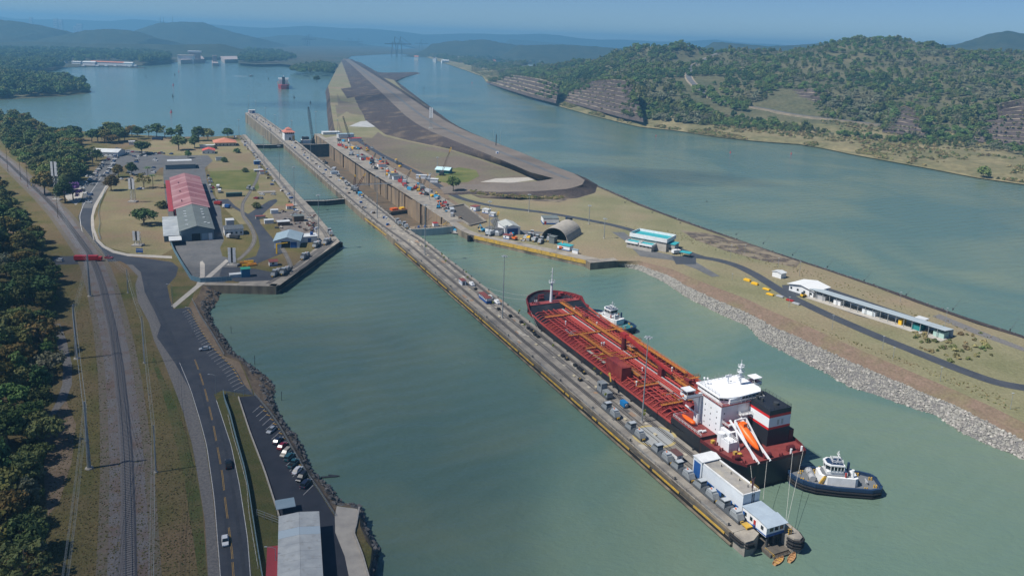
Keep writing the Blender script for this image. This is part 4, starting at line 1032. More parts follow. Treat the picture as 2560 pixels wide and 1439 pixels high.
def win(x, y, z, ax):
    m = MB()
    if ax == 'x': m.box(x-.03,x+.03,y-.17,y+.17,z-.24,z+.24)
    else: m.box(x-.17,x+.17,y-.03,y+.03,z-.24,z+.24)
    m.build('window', M_glass, ac)
for z in (11.2,13.3,15.4,17.5):
    for y in (19.2,22.3,25.2): win(-9.22,y,z+.25*(y-20)*.0,'x')
    for x in (-7.8,): win(x,17.18,z,'y')
    win(-10.22,28.3,z,'x')
# balconies, aft houses
m = MB().box(-8.6,-2.2,13.6,17.1,14.2,14.35); m.build('balcony', M_deck, sh_)
MB().rail([(-8.6,17,14.35),(-8.6,13.6,14.35),(-2.2,13.6,14.35),(-2.2,17,14.35)],1.0,.05,1.4,rows=3).build('balcony_railing', M_white, sh_)
MB().cyl((-8.2,14,14.9),(-4.5,14,14.9),.4,.4,10).build('life_raft', M_white, sh_)
m = MB().box(-2.4,2.2,15.2,17.1,16.6,16.75); m.rail([(-2.4,17,16.75),(-2.4,15.2,16.75),(2.2,15.2,16.75)],1.0,.05,1.4,rows=3); m.build('balcony', M_white, sh_)
for x0,x1,y0,y1,z1 in ((-11.8,-8.2,9.2,13.2,11.6),(-9.0,-5.6,12.6,17.1,13.0),(-6.0,-1.2,14.2,17.1,13.4)):
    MB().box(x0,x1,y0,y1,8.5,z1).build('deck_house', M_ship_w, sh_)
MB().cyl((-10.6,14.6,8.5),(-10.6,14.6,12.6),1.25,1.25,14).build('vent_trunk', M_ship_w, sh_)
MB().rail([(-11.7,9.3,11.6),(-8.3,9.3,11.6),(-8.3,13.1,11.6),(-11.7,13.1,11.6)],1.0,.05,1.2,True).build('house_railing', M_white, sh_)
# funnel casing in painted bands
fx0,fx1,fy0,fy1 = 2.7,11.9,7.8,20.0
def band(z0,z1,mt,name):
    def sc__(z): return 1-0.010*(z-8)/1
    MB().add([(fx0,fy0,z0),(fx1,fy0,z0),(fx1,fy1,z0),(fx0,fy1,z0),(fx0,fy0,z1),(fx1,fy0,z1),(fx1,fy1,z1),(fx0,fy1,z1)], [(0,3,2,1),(4,5,6,7),(0,1,5,4),(1,2,6,5),(2,3,7,6),(3,0,4,7)]).build(name, mt, fu)
fu = MB().box(fx0+.1,fx1-.1,fy0+.1,fy1-.1,8.4,8.5).build('funnel', M_hull, sh_)
M_funk = mat('funnel_black', (0.018,0.020,0.026), rough=.45)
for z0,z1,mt in ((8.5,14.3,M_funk),(14.3,15.1,M_funr),(15.1,18.4,M_funw),(18.4,19.3,M_funr),(19.3,20.9,M_funk)): band(z0,z1,mt,'painted_band')
MB().rail([(fx0+.1,fy0+.1,20.9),(fx1-.1,fy0+.1,20.9),(fx1-.1,fy1-.1,20.9),(fx0+.1,fy1-.1,20.9)],1.0,.04,1.6,True).build('railing', M_dsteel, fu)
for x, y, r, h in ((5,16.5,.5,1.3),(7,17.5,.55,1.6),(5.4,14.4,.4,1.2),(8.8,18.2,.5,1.5),(8.2,11,.9,.8)):
    MB().cyl((x,y,20.9),(x,y,20.9+h),r,r,12).build('exhaust_pipe', M_dsteel, fu)
for x in (6.2,7.9): MB().box(x,x+.9,fy0-.04,fy0,15.6,17.4).build('louvre', M_pipe, fu)
MB().box(12.2,14.2,8,12,8.5,12.5).build('deck_house', M_deckd, sh_)
# free-fall lifeboat on its sloping cradle
lbt = [(-5.3, 15.0, 15.6), (-5.3, 1.2, 9.2)]
dn = (Vector(lbt[1])-Vector(lbt[0])).normalized(); upv = Vector((1,0,0)).cross(dn); upv = upv if upv.z > 0 else -upv
def lb(k, w, h, lift=1.3):
    c = Vector(lbt[0]) + dn*(13.5*k) + upv*lift
    return [tuple(c + Vector((1,0,0))*(w*math.cos(a)) + upv*(h*math.sin(a))) for a in [2*math.pi*i/12 for i in range(12)]]
MB().loft([lb(.12,.3,.3), lb(.16,1.0,.9), lb(.26,1.45,1.25), lb(.5,1.55,1.3), lb(.75,1.2,1.1), lb(.88,.6,.7), lb(.95,.1,.2)]).build('lifeboat', M_lboat, sh_, smooth=True)
c = Vector(lbt[0]) + dn*(13.5*.27) + upv*2.6
MB().cbox(c, (1.5,1.8,1.3)).build('lifeboat_cupola', M_lboat, sh_)
for sx in (-1,1):
    MB().beam(Vector((-5.3+sx*2.3,14.6,16.4)), Vector((-5.3+sx*2.3,-.2,8.9)), .45,.6).build('davit_rail', M_ship_w, sh_)
    MB().beam(Vector((-5.3+sx*2.3,9.0,8.5)), Vector((-5.3+sx*2.3,12.2,17.4)), .4,.5).build('davit_frame', M_ship_w, sh_)
    MB().beam(Vector((-5.3+sx*2.3,12.2,17.4)), Vector((-5.3+sx*2.3,2.0,9.2)), .35,.45).build('davit_arm', M_ship_w, sh_)
MB().beam((-7.6,12.2,17.4),(-3.0,12.2,17.4),.4).build('davit_crossbeam', M_ship_w, sh_)
# rescue boat and its davit on the poop
def rb(y, w, h): return [(-13.0+w*math.cos(a), y, 10.9+h*math.sin(a)) for a in [2*math.pi*i/10 for i in range(10)]]
MB().loft([rb(25.4,.5,.5), rb(26,.95,.65), rb(29,1.0,.65), rb(31,.7,.6), rb(32.3,.1,.2)]).build('rescue_boat', M_lboat, sh_, smooth=True)
m = MB().cyl((-11.2,26.5,9.7),(-11.2,26.5,13.6),.4); m.beam((-11.2,26.5,13.4),(-12.6,31.5,14.8),.4); m.build('rescue_davit', M_ship_w, sh_)
MB().rail([(-15.2,18.9,9.72),(-15.3,34.1,9.72),(-10,34.1,9.72)],1.0,.05,1.6).build('poop_railing', M_white, sh_)
for x, y in ((-13.6,21.5),(-12.4,21)): MB().cyl((x-.7,y,10.2),(x+.7,y,10.2),.4,.4,10).build('life_raft', M_white, sh_)
# aft mooring gear
for x, y in ((-12.6,4.6),(8.5,3.2),(-2,2.4)):
    m = MB().cyl((x-1.2,y,9.5),(x+1.2,y,9.5),.8,.8,12); m.box(x-1.5,x+1.5,y-.5,y+.5,8.5,9); m.build('mooring_winch', M_deckd, sh_)
for x, y in ((-13.2,11),(-12.4,14.5),(-11.4,2.2),(11,2),(3,1.6)):
    m = MB()
    for d in (-.5,.5): m.cyl((x+d,y,8.5),(x+d,y,9.4),.25)
    m.build('bollard', M_deckd, sh_)
for x, y in ((-9.8,6.2),(-10.4,7.6),(-12.6,16)): MB().box(x-.6,x+.6,y-.5,y+.5,8.5,9.5).build('yellow_locker', M_yel, sh_)
for x in (6.5, 11.0): MB().cyl((x,.9,8.5),(x,.9,10.6),.35).build('white_vent', M_ship_w, sh_)
# mooring lines from the ship to the wall and tugs
M_rope = mat('pale_rope', (0.50,0.49,0.45), rough=.9)
def line(name, label, a, b, sag=0.0, r=.045, mt=M_rope, cat='rope'):
    a, b = Vector(a), Vector(b); pts = []
    for i in range(9):
        k = i/8; p = a.lerp(b, k); p.z -= sag*4*k*(1-k); pts.append(p)
    return tag(MB().tube(pts, r, 5).build(name, mt), label, cat)
shw = lambda x, y, z: W(169.0+y, 174.4+x, CANAL_Z+z)
line('mooring_line', 'upper of two pale lines from the bow to the wall', shw(-9.5,161.5,11.8), W(372,156.5,.4), 1.0)
line('mooring_line', 'lower of two pale lines from the bow to the wall', shw(-11.5,160,10.5), W(358,156.5,.4), .8)
line('mooring_line', 'pale line from forward port side down to the wall track', shw(-15.8,146,9), W(299,155.5,1.2), .5)
line('mooring_line', 'pale line from the port quarter to the wall beside the lifeboat', shw(-10.5,.4,9), W(159,156.8,.4), .3)
line('mooring_line', 'second pale line from the port quarter to the wall', shw(-4.0,.2,9), W(156,157.2,.4), .3)
line('mooring_line', 'pale line from the stern centre to the wall tip', shw(6.5,.2,9.5), W(146.5,157,.4), .4)
line('mooring_line', 'pale line from the stern starboard side to the wall tip', shw(11.0,.2,9.5), W(146.2,157.2,.4), .4)

# --- harbour tugs
M_navy = mat('tug_navy', (0.012,0.030,0.075), (0.018,0.040,0.085), .5, .4, coords='obj')
M_tdeck = mat('tug_deck_grey', (0.13,0.14,0.15), rough=.7)
M_tdeckt = mat('tug_deck_teal', (0.03,0.16,0.17), rough=.6)
def tug(loc, rz, label, deckm):
    t = thing('tugboat', label, 'tugboat', loc, rz, 'harbour tugs')          # bow along +x
    ST = [(-13.9,2.2),(-12.9,4.2),(-10,5.4),(0,5.6),(7,5.3),(10.5,4.2),(12.8,2.4),(13.8,.6)]
    def sheer(x): return 2.1+.9*max(0,(x+4)/18)**1.6
    MB().loft([[(x,-w*.82,-1.5),(x,-w,1.0),(x,-w*1.03,sheer(x)),(x,w*1.03,sheer(x)),(x,w,1.0),(x,w*.82,-1.5)] for x, w in ST]).build('hull', M_navy, t)
    m = MB()
    out = [(x,-w*1.04) for x, w in ST] + [(x,w*1.04) for x, w in reversed(ST)]
    for z in (.55, 1.45):
        for a, b in zip(out, out[1:]+out[:1]): m.cyl((a[0],a[1],z+(sheer(a[0])-2.1)*.7),(b[0],b[1],z+(sheer(b[0])-2.1)*.7),.34,.34,8)
    m.build('fender', M_black, t)
    MB().add([(x,-w*.9,sheer(x)-.05+.0) for x, w in ST]+[(x,w*.9,sheer(x)-.05) for x, w in ST], [(i,i+1,8+i+1,8+i) for i in range(7)]).build('deck_plate', deckm, t).location.z = .08
    m = MB()
    for sgn in (-1,1):
        for (a,wa),(b,wb) in zip(ST,ST[1:]): m.beam((a,sgn*wa*.99,sheer(a)+.5),(b,sgn*wb*.97,sheer(b)+.5),.75,1.0)
    m.beam((-13.6,-2.4,2.6),(-13.6,2.4,2.6),.75,1.0); m.build('bulwark', M_navy, t)
    MB().prism([(-6.5,-2.6),(-5.5,-3.3),(3.0,-3.3),(5.2,-2.0),(5.2,2.0),(3.0,3.3),(-5.5,3.3),(-6.5,2.6)], 2.2, 5.0).build('deckhouse', M_white, t)
    MB().prism([(-5.0,-2.4),(3.4,-2.4),(4.2,-1.4),(4.2,1.4),(3.4,2.4),(-5.0,2.4)], 5.0, 5.15).build('upper_deck', M_tdeck, t)
    MB().box(-3.4,3.0,-1.9,1.9,5.15,6.2).build('bridge_base', M_white, t)
    whp = [(-1.9,-2.2),(2.0,-2.2),(3.2,-1.1),(3.2,1.1),(2.0,2.2),(-1.9,2.2)]
    w_ = MB().prism(whp, 6.2, 6.9).build('wheelhouse', M_white, t)
    MB().prism([(x*1.02,y*1.04) for x, y in whp], 6.9, 8.3).build('wheelhouse_window', M_glass, w_)
    m = MB()
    for x, y in whp+[(0,-2.2),(0,2.2),(1,-2.2),(1,2.2),(-1,-2.2),(-1,2.2)]: m.beam((x*1.04,y*1.06,6.9),(x*1.06,y*1.08,8.3),.16)
    m.build('window_frame', M_white, w_)
    MB().prism([(x*1.15,y*1.15) for x, y in whp], 8.3, 8.75).build('wheelhouse_roof', M_white, t)
    MB().prism([(x*.95,y*.95) for x, y in whp], 8.75, 8.82).build('roof_panel', M_navy, t)
    mm = MB().cyl((-.6,0,8.8),(-.6,0,12.4),.14); mm.rail([(-1.8,-1.4,8.8),(1.4,-1.4,8.8),(1.4,1.4,8.8),(-1.8,1.4,8.8)],1.0,.06,.8,True)
    mm.beam((-.6,-1.5,10.8),(-.6,1.5,10.8),.14); mm.beam((-.6,-1.0,11.6),(-.6,1.0,11.6),.12); mm.beam((-1.4,0,10.2),(1.0,0,10.2),.25,.3)
    mm.build('mast', M_white, t)
    for y in (-2.2,2.2):
        MB().cyl((-4.8,y,5.1),(-4.8,y,7.6),.45,.4,10).build('exhaust_funnel', M_white if y > 0 else M_navy, t)
        MB().cyl((-2.6,y*1.2,5.15),(-2.6,y*1.2,6.0),.3).ball((-2.6,y*1.2,6.3),.35).build('fire_monitor', M_red, t)
    for y in (-1.5,1.5): MB().cyl((7.2,y-.9,3.5),(7.2,y+.9,3.5),.95,.95,14).cyl((7.2,y-1.1,3.5),(7.2,y-.9,3.5),1.25,1.25,14).build('tow_winch', M_pipe, t)
    MB().add([(4.6,-3.1,2.3),(5.5,-3.1,2.3),(4.0,-3.1,5.0),(3.1,-3.1,5.0),(4.6,-2.5,2.3),(5.5,-2.5,2.3),(4.0,-2.5,5.0),(3.1,-2.5,5.0)],[(0,1,2,3),(7,6,5,4),(0,4,5,1),(1,5,6,2),(2,6,7,3),(3,7,4,0)]).build('stairway', M_yel, t)
    MB().add([(4.6,3.1,2.3),(5.5,3.1,2.3),(4.0,3.1,5.0),(3.1,3.1,5.0),(4.6,2.5,2.3),(5.5,2.5,2.3),(4.0,2.5,5.0),(3.1,2.5,5.0)],[(3,2,1,0),(4,5,6,7),(1,5,4,0),(2,6,5,1),(3,7,6,2),(0,4,7,3)]).build('stairway', M_yel, t)
    for x, y in ((10.2,-1.6),(10.2,1.6),(9.2,-3),(9.2,3),(4.6,-4.3),(4.6,4.3),(-8.5,-4.2),(-8.5,4.2),(-12,-2.2),(-12,2.2)):
        m = MB()
        for d in (-.35,.35): m.cyl((x+d,y,2.0),(x+d,y,3.1),.24)
        m.build('bollard', M_yel, t)
    m = MB().cyl((-10,0,2.2),(-10,0,3),.35); m.beam((-10,-1.2,3),(-10,1.2,3),.3); m.build('tow_hook', M_pipe, t)
    for i in range(4): MB().cyl((-4+i*1.9,-3.36,3.8),(-4+i*1.9,-3.30,3.8),.2,.2,10).build('porthole', M_glass, t)
    MB().cyl((-1.4,-3.42,3.2),(-1.4,-3.32,3.2),.4,.4,12).build('lifebuoy', M_orange, t)
    return t
tug((105.6,226.6,CANAL_Z), R(175), 'navy blue tugboat with white wheelhouse at the tanker stern', M_tdeck)
tug((50.6,363.5,CANAL_Z), R(128), 'dark tugboat half hidden beyond the tanker forward starboard side', M_tdeckt)
# --- red ship far off on the lake
fs = thing('bulk_ship', 'distant red hulled ship coming head on across the lake', 'ship', G(708,214,LAKE_Z), R(197)); 
HS = [(-14,7),(-6,13),(20,14.5),(100,14.5),(118,13),(128,8),(134,.5)]
M_farred = mat('far_ship_red', (0.33,0.045,0.05), (0.26,0.05,0.05), .2, .6)
MB().loft([[(-w*.86,-y+130,-2),(-w,-y+130,11+2*max(0,(y-100)/34)),(w,-y+130,11+2*max(0,(y-100)/34)),(w*.86,-y+130,-2)] for y, w in HS]).build('hull', M_farred, fs)
MB().box(-13.5,13.5,20,112,11.05,11.6).build('deck', mat('ship_green', (0.06,0.17,0.13), rough=.7), fs)
for i in range(4): MB().box(-9,9,28+i*20,42+i*20,11.6,13.2).build('hatch', mat('hatch_green', (0.10,0.24,0.20), rough=.7), fs)
for i in range(4): MB().cyl((0,25+i*20,11.6),(0,25+i*20,21),.8).build('crane_post', MATS['hatch_green'], fs)
MB().box(-11,11,114,126,11,24).build('accommodation_block', M_white, fs); MB().box(-13,13,113,120,24,27).build('bridge', M_white, fs)
MB().box(-3.5,3.5,127,134,11,30).build('funnel', M_dsteel, fs); MB().cyl((0,116,27),(0,116,34),.5).build('mast', M_white, fs)
# motor launch with its wake
lc = thing('motor_launch', 'small dark launch trailing a white wake on the lake', 'boat', G(628,191,LAKE_Z), R(-60))
MB().loft([[(-2,y_,0),(-2.3*w,y_,1.6),(2.3*w,y_,1.6),(2,y_,0)] for y_, w in ((-7,1),(2,1),(6,.6),(8,.1))]).build('hull', M_dsteel, lc); MB().box(-1.6,1.6,-4,2,1.6,3.8).build('cabin', M_white, lc)
MB().add([(-.8,-7,.12),(.8,-7,.12),(3,-50,.12),(-3,-50,.12)],[(0,1,2,3)]).build('wake', mat('foam', (0.8,0.82,0.82), rough=.9), lc)
# rowing boats at the tip of the centre wall
M_rowb = mat('boat_wood', (0.42,0.24,0.11), (0.30,0.17,0.08), .8, .6)
for i, (s, t_, r_) in enumerate(((139.2,148.2,R(72)),(138.9,152.6,R(62)))):
    b = lockthing('rowing_boat', ('wooden rowing boat moored off the wall tip, the left one','wooden rowing boat moored off the wall tip, the right one')[i], 'boat', s, t_, CANAL_Z, -r_, 'rowing boats')
    rr = []
    for y, w, zt in ((-2.4,.55,.55),(-1,.85,.45),(.8,.8,.45),(2.0,.4,.6),(2.5,.05,.75)):
        rr.append([(-w,y,zt),(-w*.7,y,-.15),(w*.7,y,-.15),(w,y,zt),(w*.86,y,zt-.03),(w*.55,y,.08),(-w*.55,y,.08),(-w*.86,y,zt-.03)])
    MB().loft(rr).build('hull', M_rowb, b)
    for y in (-1.2,.2,1.2): MB().box(-.7,.7,y-.12,y+.12,.3,.38).build('thwart', M_yel if i == 0 else M_rowb, b)
# ================================================================ LOCOMOTIVES, MASTS, DECK GEAR
M_mule = mat('loco_grey', (0.25,0.27,0.28), (0.18,0.195,0.205), .9, .5, coords='obj')
M_muled = mat('loco_dark_grey', (0.085,0.095,0.105), rough=.5)
M_mulew = mat('loco_pale', (0.40,0.43,0.45), rough=.45)
def make_mule():
    t = thing('towing_locomotive', 'x', 'locomotive', (0,0,0), 0, 'towing locomotives')
    MB().box(-1.15,1.15,-5.0,5.0,.35,1.1).build('chassis', M_muled, t)
    MB().add([(-1.2,-4.9,1.1),(1.2,-4.9,1.1),(1.2,-1.2,1.1),(-1.2,-1.2,1.1),(-1.1,-4.2,2.5),(1.1,-4.2,2.5),(1.1,-1.2,2.5),(-1.1,-1.2,2.5)],[(0,3,2,1),(4,5,6,7),(0,1,5,4),(1,2,6,5),(2,3,7,6),(3,0,4,7)]).build('front_hood', M_mule, t)
    MB().add([(-1.2,1.2,1.1),(1.2,1.2,1.1),(1.2,4.9,1.1),(-1.2,4.9,1.1),(-1.1,1.2,2.5),(1.1,1.2,2.5),(1.1,4.2,2.5),(-1.1,4.2,2.5)],[(0,3,2,1),(4,5,6,7),(0,1,5,4),(1,2,6,5),(2,3,7,6),(3,0,4,7)]).build('rear_hood', M_mule, t)
    MB().box(-1.0,1.0,-1.15,1.15,1.1,1.5).cyl((-.9,0,1.9),(.9,0,1.9),.6,.6,12).build('winch', M_muled, t)
    MB().box(-1.0,1.0,-3.6,-1.5,2.5,3.0).build('roof_box', M_mulew, t)
    cb = MB().box(-1.05,1.05,1.2,2.7,2.5,3.5).build('cab', M_mule, t)
    MB().box(-1.08,1.08,1.15,2.6,2.85,3.3).build('cab_window', M_glass, cb)
    MB().box(-1.15,1.15,1.1,2.8,3.5,3.65).build('cab_roof', M_mulew, cb)
    MB().box(-1.0,1.0,2.9,4.0,2.5,2.95).build('cable_drum_cover', M_muled, t)
    for y in (-5.0,5.0):
        MB().box(-.5,.5,y-.35,y+.35,.5,1.0).build('coupler', M_yel, t)
    MB().cyl((0,-2.2,3.0),(0,-2.2,3.3),.22).build('beacon', M_orange, t)
    MB().rail([(-1.1,-4.1,2.5),(-1.1,-1.3,2.5)],.8,.03,1.4).rail([(1.1,1.3,2.5),(1.1,4.1,2.5)],.8,.03,1.4).build('handrail', M_muled, t)
    for x in (-.8,.8):
        for y in (-3.4,3.4): MB().cyl((x-.1,y,.42),(x+.1,y,.42),.42,.42,12).build('wheel', M_rail, t)
    return t
mule = make_mule()
spots = [(W(s,145.2), LROT, 'grey towing locomotive on the centre wall, %s from the wall tip' % ORD[i]) for i, s in enumerate((156.2,167.0,178.4,189.4,205.2,221.2))]
spots += [(G(996,560), LROT, 'grey towing locomotive on the centre wall beside the pale caisson'), (G(1013,568), LROT, 'grey towing locomotive just nearer than the caisson end on the centre wall')]
qr = math.atan2((qb-qa).y, (qb-qa).x)-math.pi/2
for (x, y), l in zip(((825,586),(818,608),(792,616),(763,645),(713,682),(691,687)), ('at the outer corner of the left quay','second from the outer corner of the left quay','beside the white hut on the left quay','in the middle of the angled left quay','on the inner end of the left quay','behind the innermost one on the left quay')):
    spots.append((G(x,y), LROT if x == 825 else qr, 'grey towing locomotive '+l))
spots.append((G(627,475), LROT+.5, 'lone towing locomotive on the curved siding beside the lawn'))
for i, (x, y) in enumerate(((1320,596),(1340,601),(1352,606),(1372,600),(1330,590))):
    spots.append((G(x,y), R(-30+i*7), 'stored grey towing locomotive before the arched hangar, %s from the left' % ORD[i]))
for i, (p, r_, l) in enumerate(spots):
    if i == 0: mule.location, mule.rotation_euler, mule['label'] = p, (0,0,r_), l
    else: clone(mule, p, r_, l)

# lamp masts
def make_mast(h, name='lamp_mast'):
    t = thing(name, 'x', 'lamp post', (0,0,0))
    MB().cyl((0,0,0),(0,0,.5),.7,.6,8).build('footing', M_concl, t)
    MB().cyl((0,0,.5),(0,0,h),.3,.13,8).build('pole', M_steel, t)
    hd = MB().cyl((0,0,h-.1),(0,0,h+.12),.75,.75,12).build('lamp_ring', M_steel, t)
    for k in range(6):
        a = k*math.pi/3; MB().cbox((1.15*math.cos(a),1.15*math.sin(a),h-.2),(.6,.45,.32),a).build('floodlight', M_mulew, hd)
    return t
masts = {}
def mast(b, ty, label, group='high lamp masts'):
    p = G(*b); h = round(zat(p, ty)); h = max(14, min(36, h))
    if h not in masts: masts[h] = t = make_mast(h); t.location = p; t['label'] = label; t['group'] = group
    else: clone(masts[h], p, 0, label, group)
for i, (b, ty) in enumerate([((1605,1055),842),((1256,795),640),((1062,635),512),((943,545),440)]): mast(b, ty, 'tall lamp mast on the centre wall, %s from the wall tip' % ORD[i])
for i, (b, ty) in enumerate([((777,402),350),((730,345),300),((688,328),287),((664,308),269),((640,292),252),((622,276),239)]): mast(b, ty, 'thin lamp mast on the far half of the centre wall, %s past the drained chamber' % ORD[i])
for i, (b, ty) in enumerate([((797,607),488),((736,514),417),((699,450),364),((660,404),340),((626,364),310),((598,346),298)]): mast(b, ty, 'lamp mast along the left lock wall, %s from the quay corner' % ORD[i])
for i, (b, ty) in enumerate([((1222,590),505),((1074,500),435),((964,442),397),((897,401),364),((844,362),299),((790,337),280)]): mast(b, ty, 'lamp mast beside the drained chamber on the right, %s from the near end' % ORD[i])
for i, (b, ty) in enumerate([((1322,530),486),((1472,560),527),((1510,596),560),((1093,428),405)]): mast(b, ty, ('lamp mast on the dry grass behind the white box building','lamp mast beyond the arched hangar','lamp post between the hangar and the teal building','lamp mast beside the small teal hut')[i])

# small gear on the centre wall
def lockbox(name, label, cat, s, t_, parts, rz=0, group=None):
    o = lockthing(name, label, cat, s, t_, 0.02, rz, group)
    for nm, m, mt in parts: m.build(nm, mt, o)
    return o
def qst(x, y, z=0): 
    p = G(x, y, z); return p.dot(LD), p.dot(LN)
def gable_mb(w, l, h, r, ov=.25):
    return MB().xprism([(-w/2,0),(w/2,0),(w/2,h),(0,r),(-w/2,h)],-l/2,l/2), MB().add([(-w/2-ov,-l/2-ov,h-.08),(0,-l/2-ov,r+.06),(w/2+ov,-l/2-ov,h-.08),(-w/2-ov,l/2+ov,h-.08),(0,l/2+ov,r+.06),(w/2+ov,l/2+ov,h-.08)],[(0,1,4,3),(1,2,5,4)])
M_rroof = mat('rust_red_roof', (0.230,0.065,0.055), (0.165,0.055,0.050), .5, .7)
# blue and white tram car and white hut
s, t_ = qst(1212,752)
lockbox('rail_car', 'long blue and white rail car with red roof on the centre wall', 'rail car', s, t_, [('body', MB().box(-1.3,1.3,-5.2,5.2,.4,1.7), M_blue), ('upper_body', MB().box(-1.28,1.28,-5.18,5.18,1.7,3.0), M_white), ('roof', MB().box(-1.5,1.5,-5.4,5.4,3.0,3.15), M_rroof)] + [('window', MB().box(-1.32,-1.27,-4.4+i*1.7,-3.4+i*1.7,2.0,2.8), M_glass) for i in range(6)] + [('wheelset', MB().cyl((-1,y,.35),(1,y,.35),.35), M_rail) for y in (-3.6,3.6)])
s, t_ = qst(1156,710)
lockbox('guard_hut', 'small white hut with red roof midway along the centre wall', 'hut', s, t_, [('wall', MB().box(-1.2,1.2,-2.4,2.4,0,2.5), M_white), ('roof', MB().box(-1.4,1.4,-2.6,2.6,2.5,2.65), M_rroof), ('door', MB().box(-.5,.4,-2.44,-2.4,0,2.0), M_dsteel), ('window', MB().box(-1.24,-1.2,-1.6,-.7,1.0,1.9), M_blue), ('window', MB().box(-1.24,-1.2,.6,1.5,1.0,1.9), M_blue)])
for (x, y), l in (((1179,712),'white boat shaped launch stored on the centre wall by the white hut'), ((1242,757),'white covered launch stored on the centre wall beside the rail car'), ((1225,746),'pale launch stored between the rail car and the wall edge')):
    s, t_ = qst(x, y)
    lockbox('stored_launch', l, 'boat', s, t_, [('hull', MB().loft([[(-1.0*w,yy,.5),(-.7*w,yy,0),(.7*w,yy,0),(1.0*w,yy,.5),(.9*w,yy,1.0),(-.9*w,yy,1.0)] for yy, w in ((-2.8,.9),(0,1),(2,.8),(3,.2))]), M_white if 'white' in l else M_pipe), ('cabin', MB().box(-.7,.7,-1.8,.8,1.0,1.8), M_white), ('cradle', MB().box(-.8,.8,-2,2,-.02,.12), M_blue)], 0, 'launches stored on the centre wall')
s, t_ = qst(1560,1015)
lockbox('generator_box', 'bright blue generator box beside the lamp mast on the centre wall', 'generator', s, t_, [('case', MB().box(-.9,.9,-1.6,1.6,.3,2.0), mat('bright_blue', (0.01,0.17,0.42), rough=.5)), ('skid', MB().box(-.95,.95,-1.7,1.7,0,.3), M_dsteel), ('fan_end', MB().cyl((0,-1.62,1.1),(0,-1.9,1.1),.6,.6,12), M_pipe)])
s, t_ = qst(1688,1150)
lockbox('guard_hut', 'small white hut with brown roof beside the locomotives near the long house', 'hut', s, t_+.3, [('wall', MB().box(-1.1,1.1,-1.9,1.9,0,2.7), M_white), ('roof', MB().box(-1.3,1.3,-2.2,2.2,2.7,2.85), mat('brown_roof', (0.11,0.055,0.05), rough=.8)), ('door', MB().box(-.4,.5,-1.94,-1.9,0,2.0), M_blue)])
# crane locomotive
s, t_ = qst(1508,985)
lockbox('crane_locomotive', 'grey crane locomotive with yellow boom on the centre wall', 'crane', s, t_, [('chassis', MB().box(-1.4,1.4,-5,3,.3,1.0), M_muled), ('body', MB().box(-1.2,1.2,-4.8,-1,1.0,2.6), M_mule), ('cab', MB().box(-1.3,1.3,-.6,2.6,1.0,4.6), M_mule), ('boom', MB().beam((.3,1.2,3.2),(2.8,-3.6,5.2),.5), M_black), ('jib', MB().beam((2.4,-1,5.2),(5.2,4.5,6.0),.45), M_yel), ('hook_block', MB().cbox((5.2,4.5,5.4),(.8,.8,.8)), M_yel), ('window', MB().box(-1.34,-1.3,.2,1.6,3.2,4.2), M_glass), ('coupler', MB().box(-.5,.5,3,3.5,.4,.9), M_yel)])
# turning circle painted on the deck
cs, ct = 201.8, 150.9
tt = structure(MB().add([tuple(W(cs+6.6*math.cos(a), ct+6.6*math.sin(a), .03)) for a in [2*math.pi*i/40 for i in range(40)]], [tuple(range(40))]).build('turntable_deck', mat('smooth_grey', (0.36,0.37,0.36), (0.31,0.32,0.31), .4, .8)))
m = MB()
for i in range(40):
    if i in (3,4,13,14,15,33,34): continue
    a, b = 2*math.pi*i/40, 2*math.pi*(i+1)/40
    m.add([tuple(W(cs+r*math.cos(c), ct+r*math.sin(c), .036)) for r, c in ((6.6,a),(7.7,a),(7.7,b),(6.6,b))],[(0,1,2,3)])
structure(m.build('painted_ring', mat('faded_yellow', (0.48,0.38,0.14), (0.36,0.31,0.20), .5, .8)))
# lifting blocks, bollards, signal boards and other clutter
M_blk = mat('black_block', (0.02,0.021,0.023), rough=.7)
for i, (x, y) in enumerate(((1303,807),(1321,822),(1328,827),(1334,832),(1338,838),(1345,843),(1407,891),(1417,899),(1438,915),(1447,922),(1453,927),(1460,934),(1189,724),(1247,774),(1276,791),(1450,951))):
    s, t_ = qst(x, y)
    tag(lockthing('ballast_block', 'x','block',s,t_,.02,0,'black blocks on the centre wall'), 'black block lying on the centre wall, %s counted from its middle hut' % ORD[sorted([807,822,827,832,838,843,891,899,915,922,927,934,724,774,791,951]).index(y)], 'block', 'black blocks on the centre wall')
    o = col.objects[-1]
    MB().box(-.65,.65,-.9,.9,0,.9).build('body', M_blk, o); MB().box(-.3,.3,-.3,.3,.9,1.05).build('lifting_lug', M_yel if i % 4 == 3 else M_blk, o)
M_lime = mat('lime_board', (0.50,0.55,0.05), rough=.6)
pos = ((1298,788),(1311,823),(1382,876),(1396,1000),(1186,690),(1224,752),(1233,767),(1169,703),(1105,645),(1110,652),(1114,662),(1486,935),(1502,947),(1513,1000),(1610,1050),(1611,1042),(1065,625),(1165,690))
pos = sorted({(x,y) for x, y in pos if cwL(qst(x,y)[0]) < qst(x,y)[1] < cwR(qst(x,y)[0])}, key=lambda q: -qst(*q)[0])
for i, (x, y) in enumerate(pos):
    s, t_ = qst(x, y)
    o = lockthing('signal_board', 'small lime green board on a post on the centre wall, %s from the tip' % ORD[len(pos)-1-i], 'sign', s, t_, .02, 0, 'lime signal boards')
    MB().cyl((0,0,0),(0,0,2.3),.06).build('post', M_steel, o); MB().box(-.45,.45,-.04,.04,2.0,2.9).build('board', M_lime, o); MB().cyl((0,0,0),(0,0,.15),.35).build('base', M_concl, o)
clut = thing('bollard_row', 'row of squat mooring bollards along both edges of the centre wall', 'bollards')
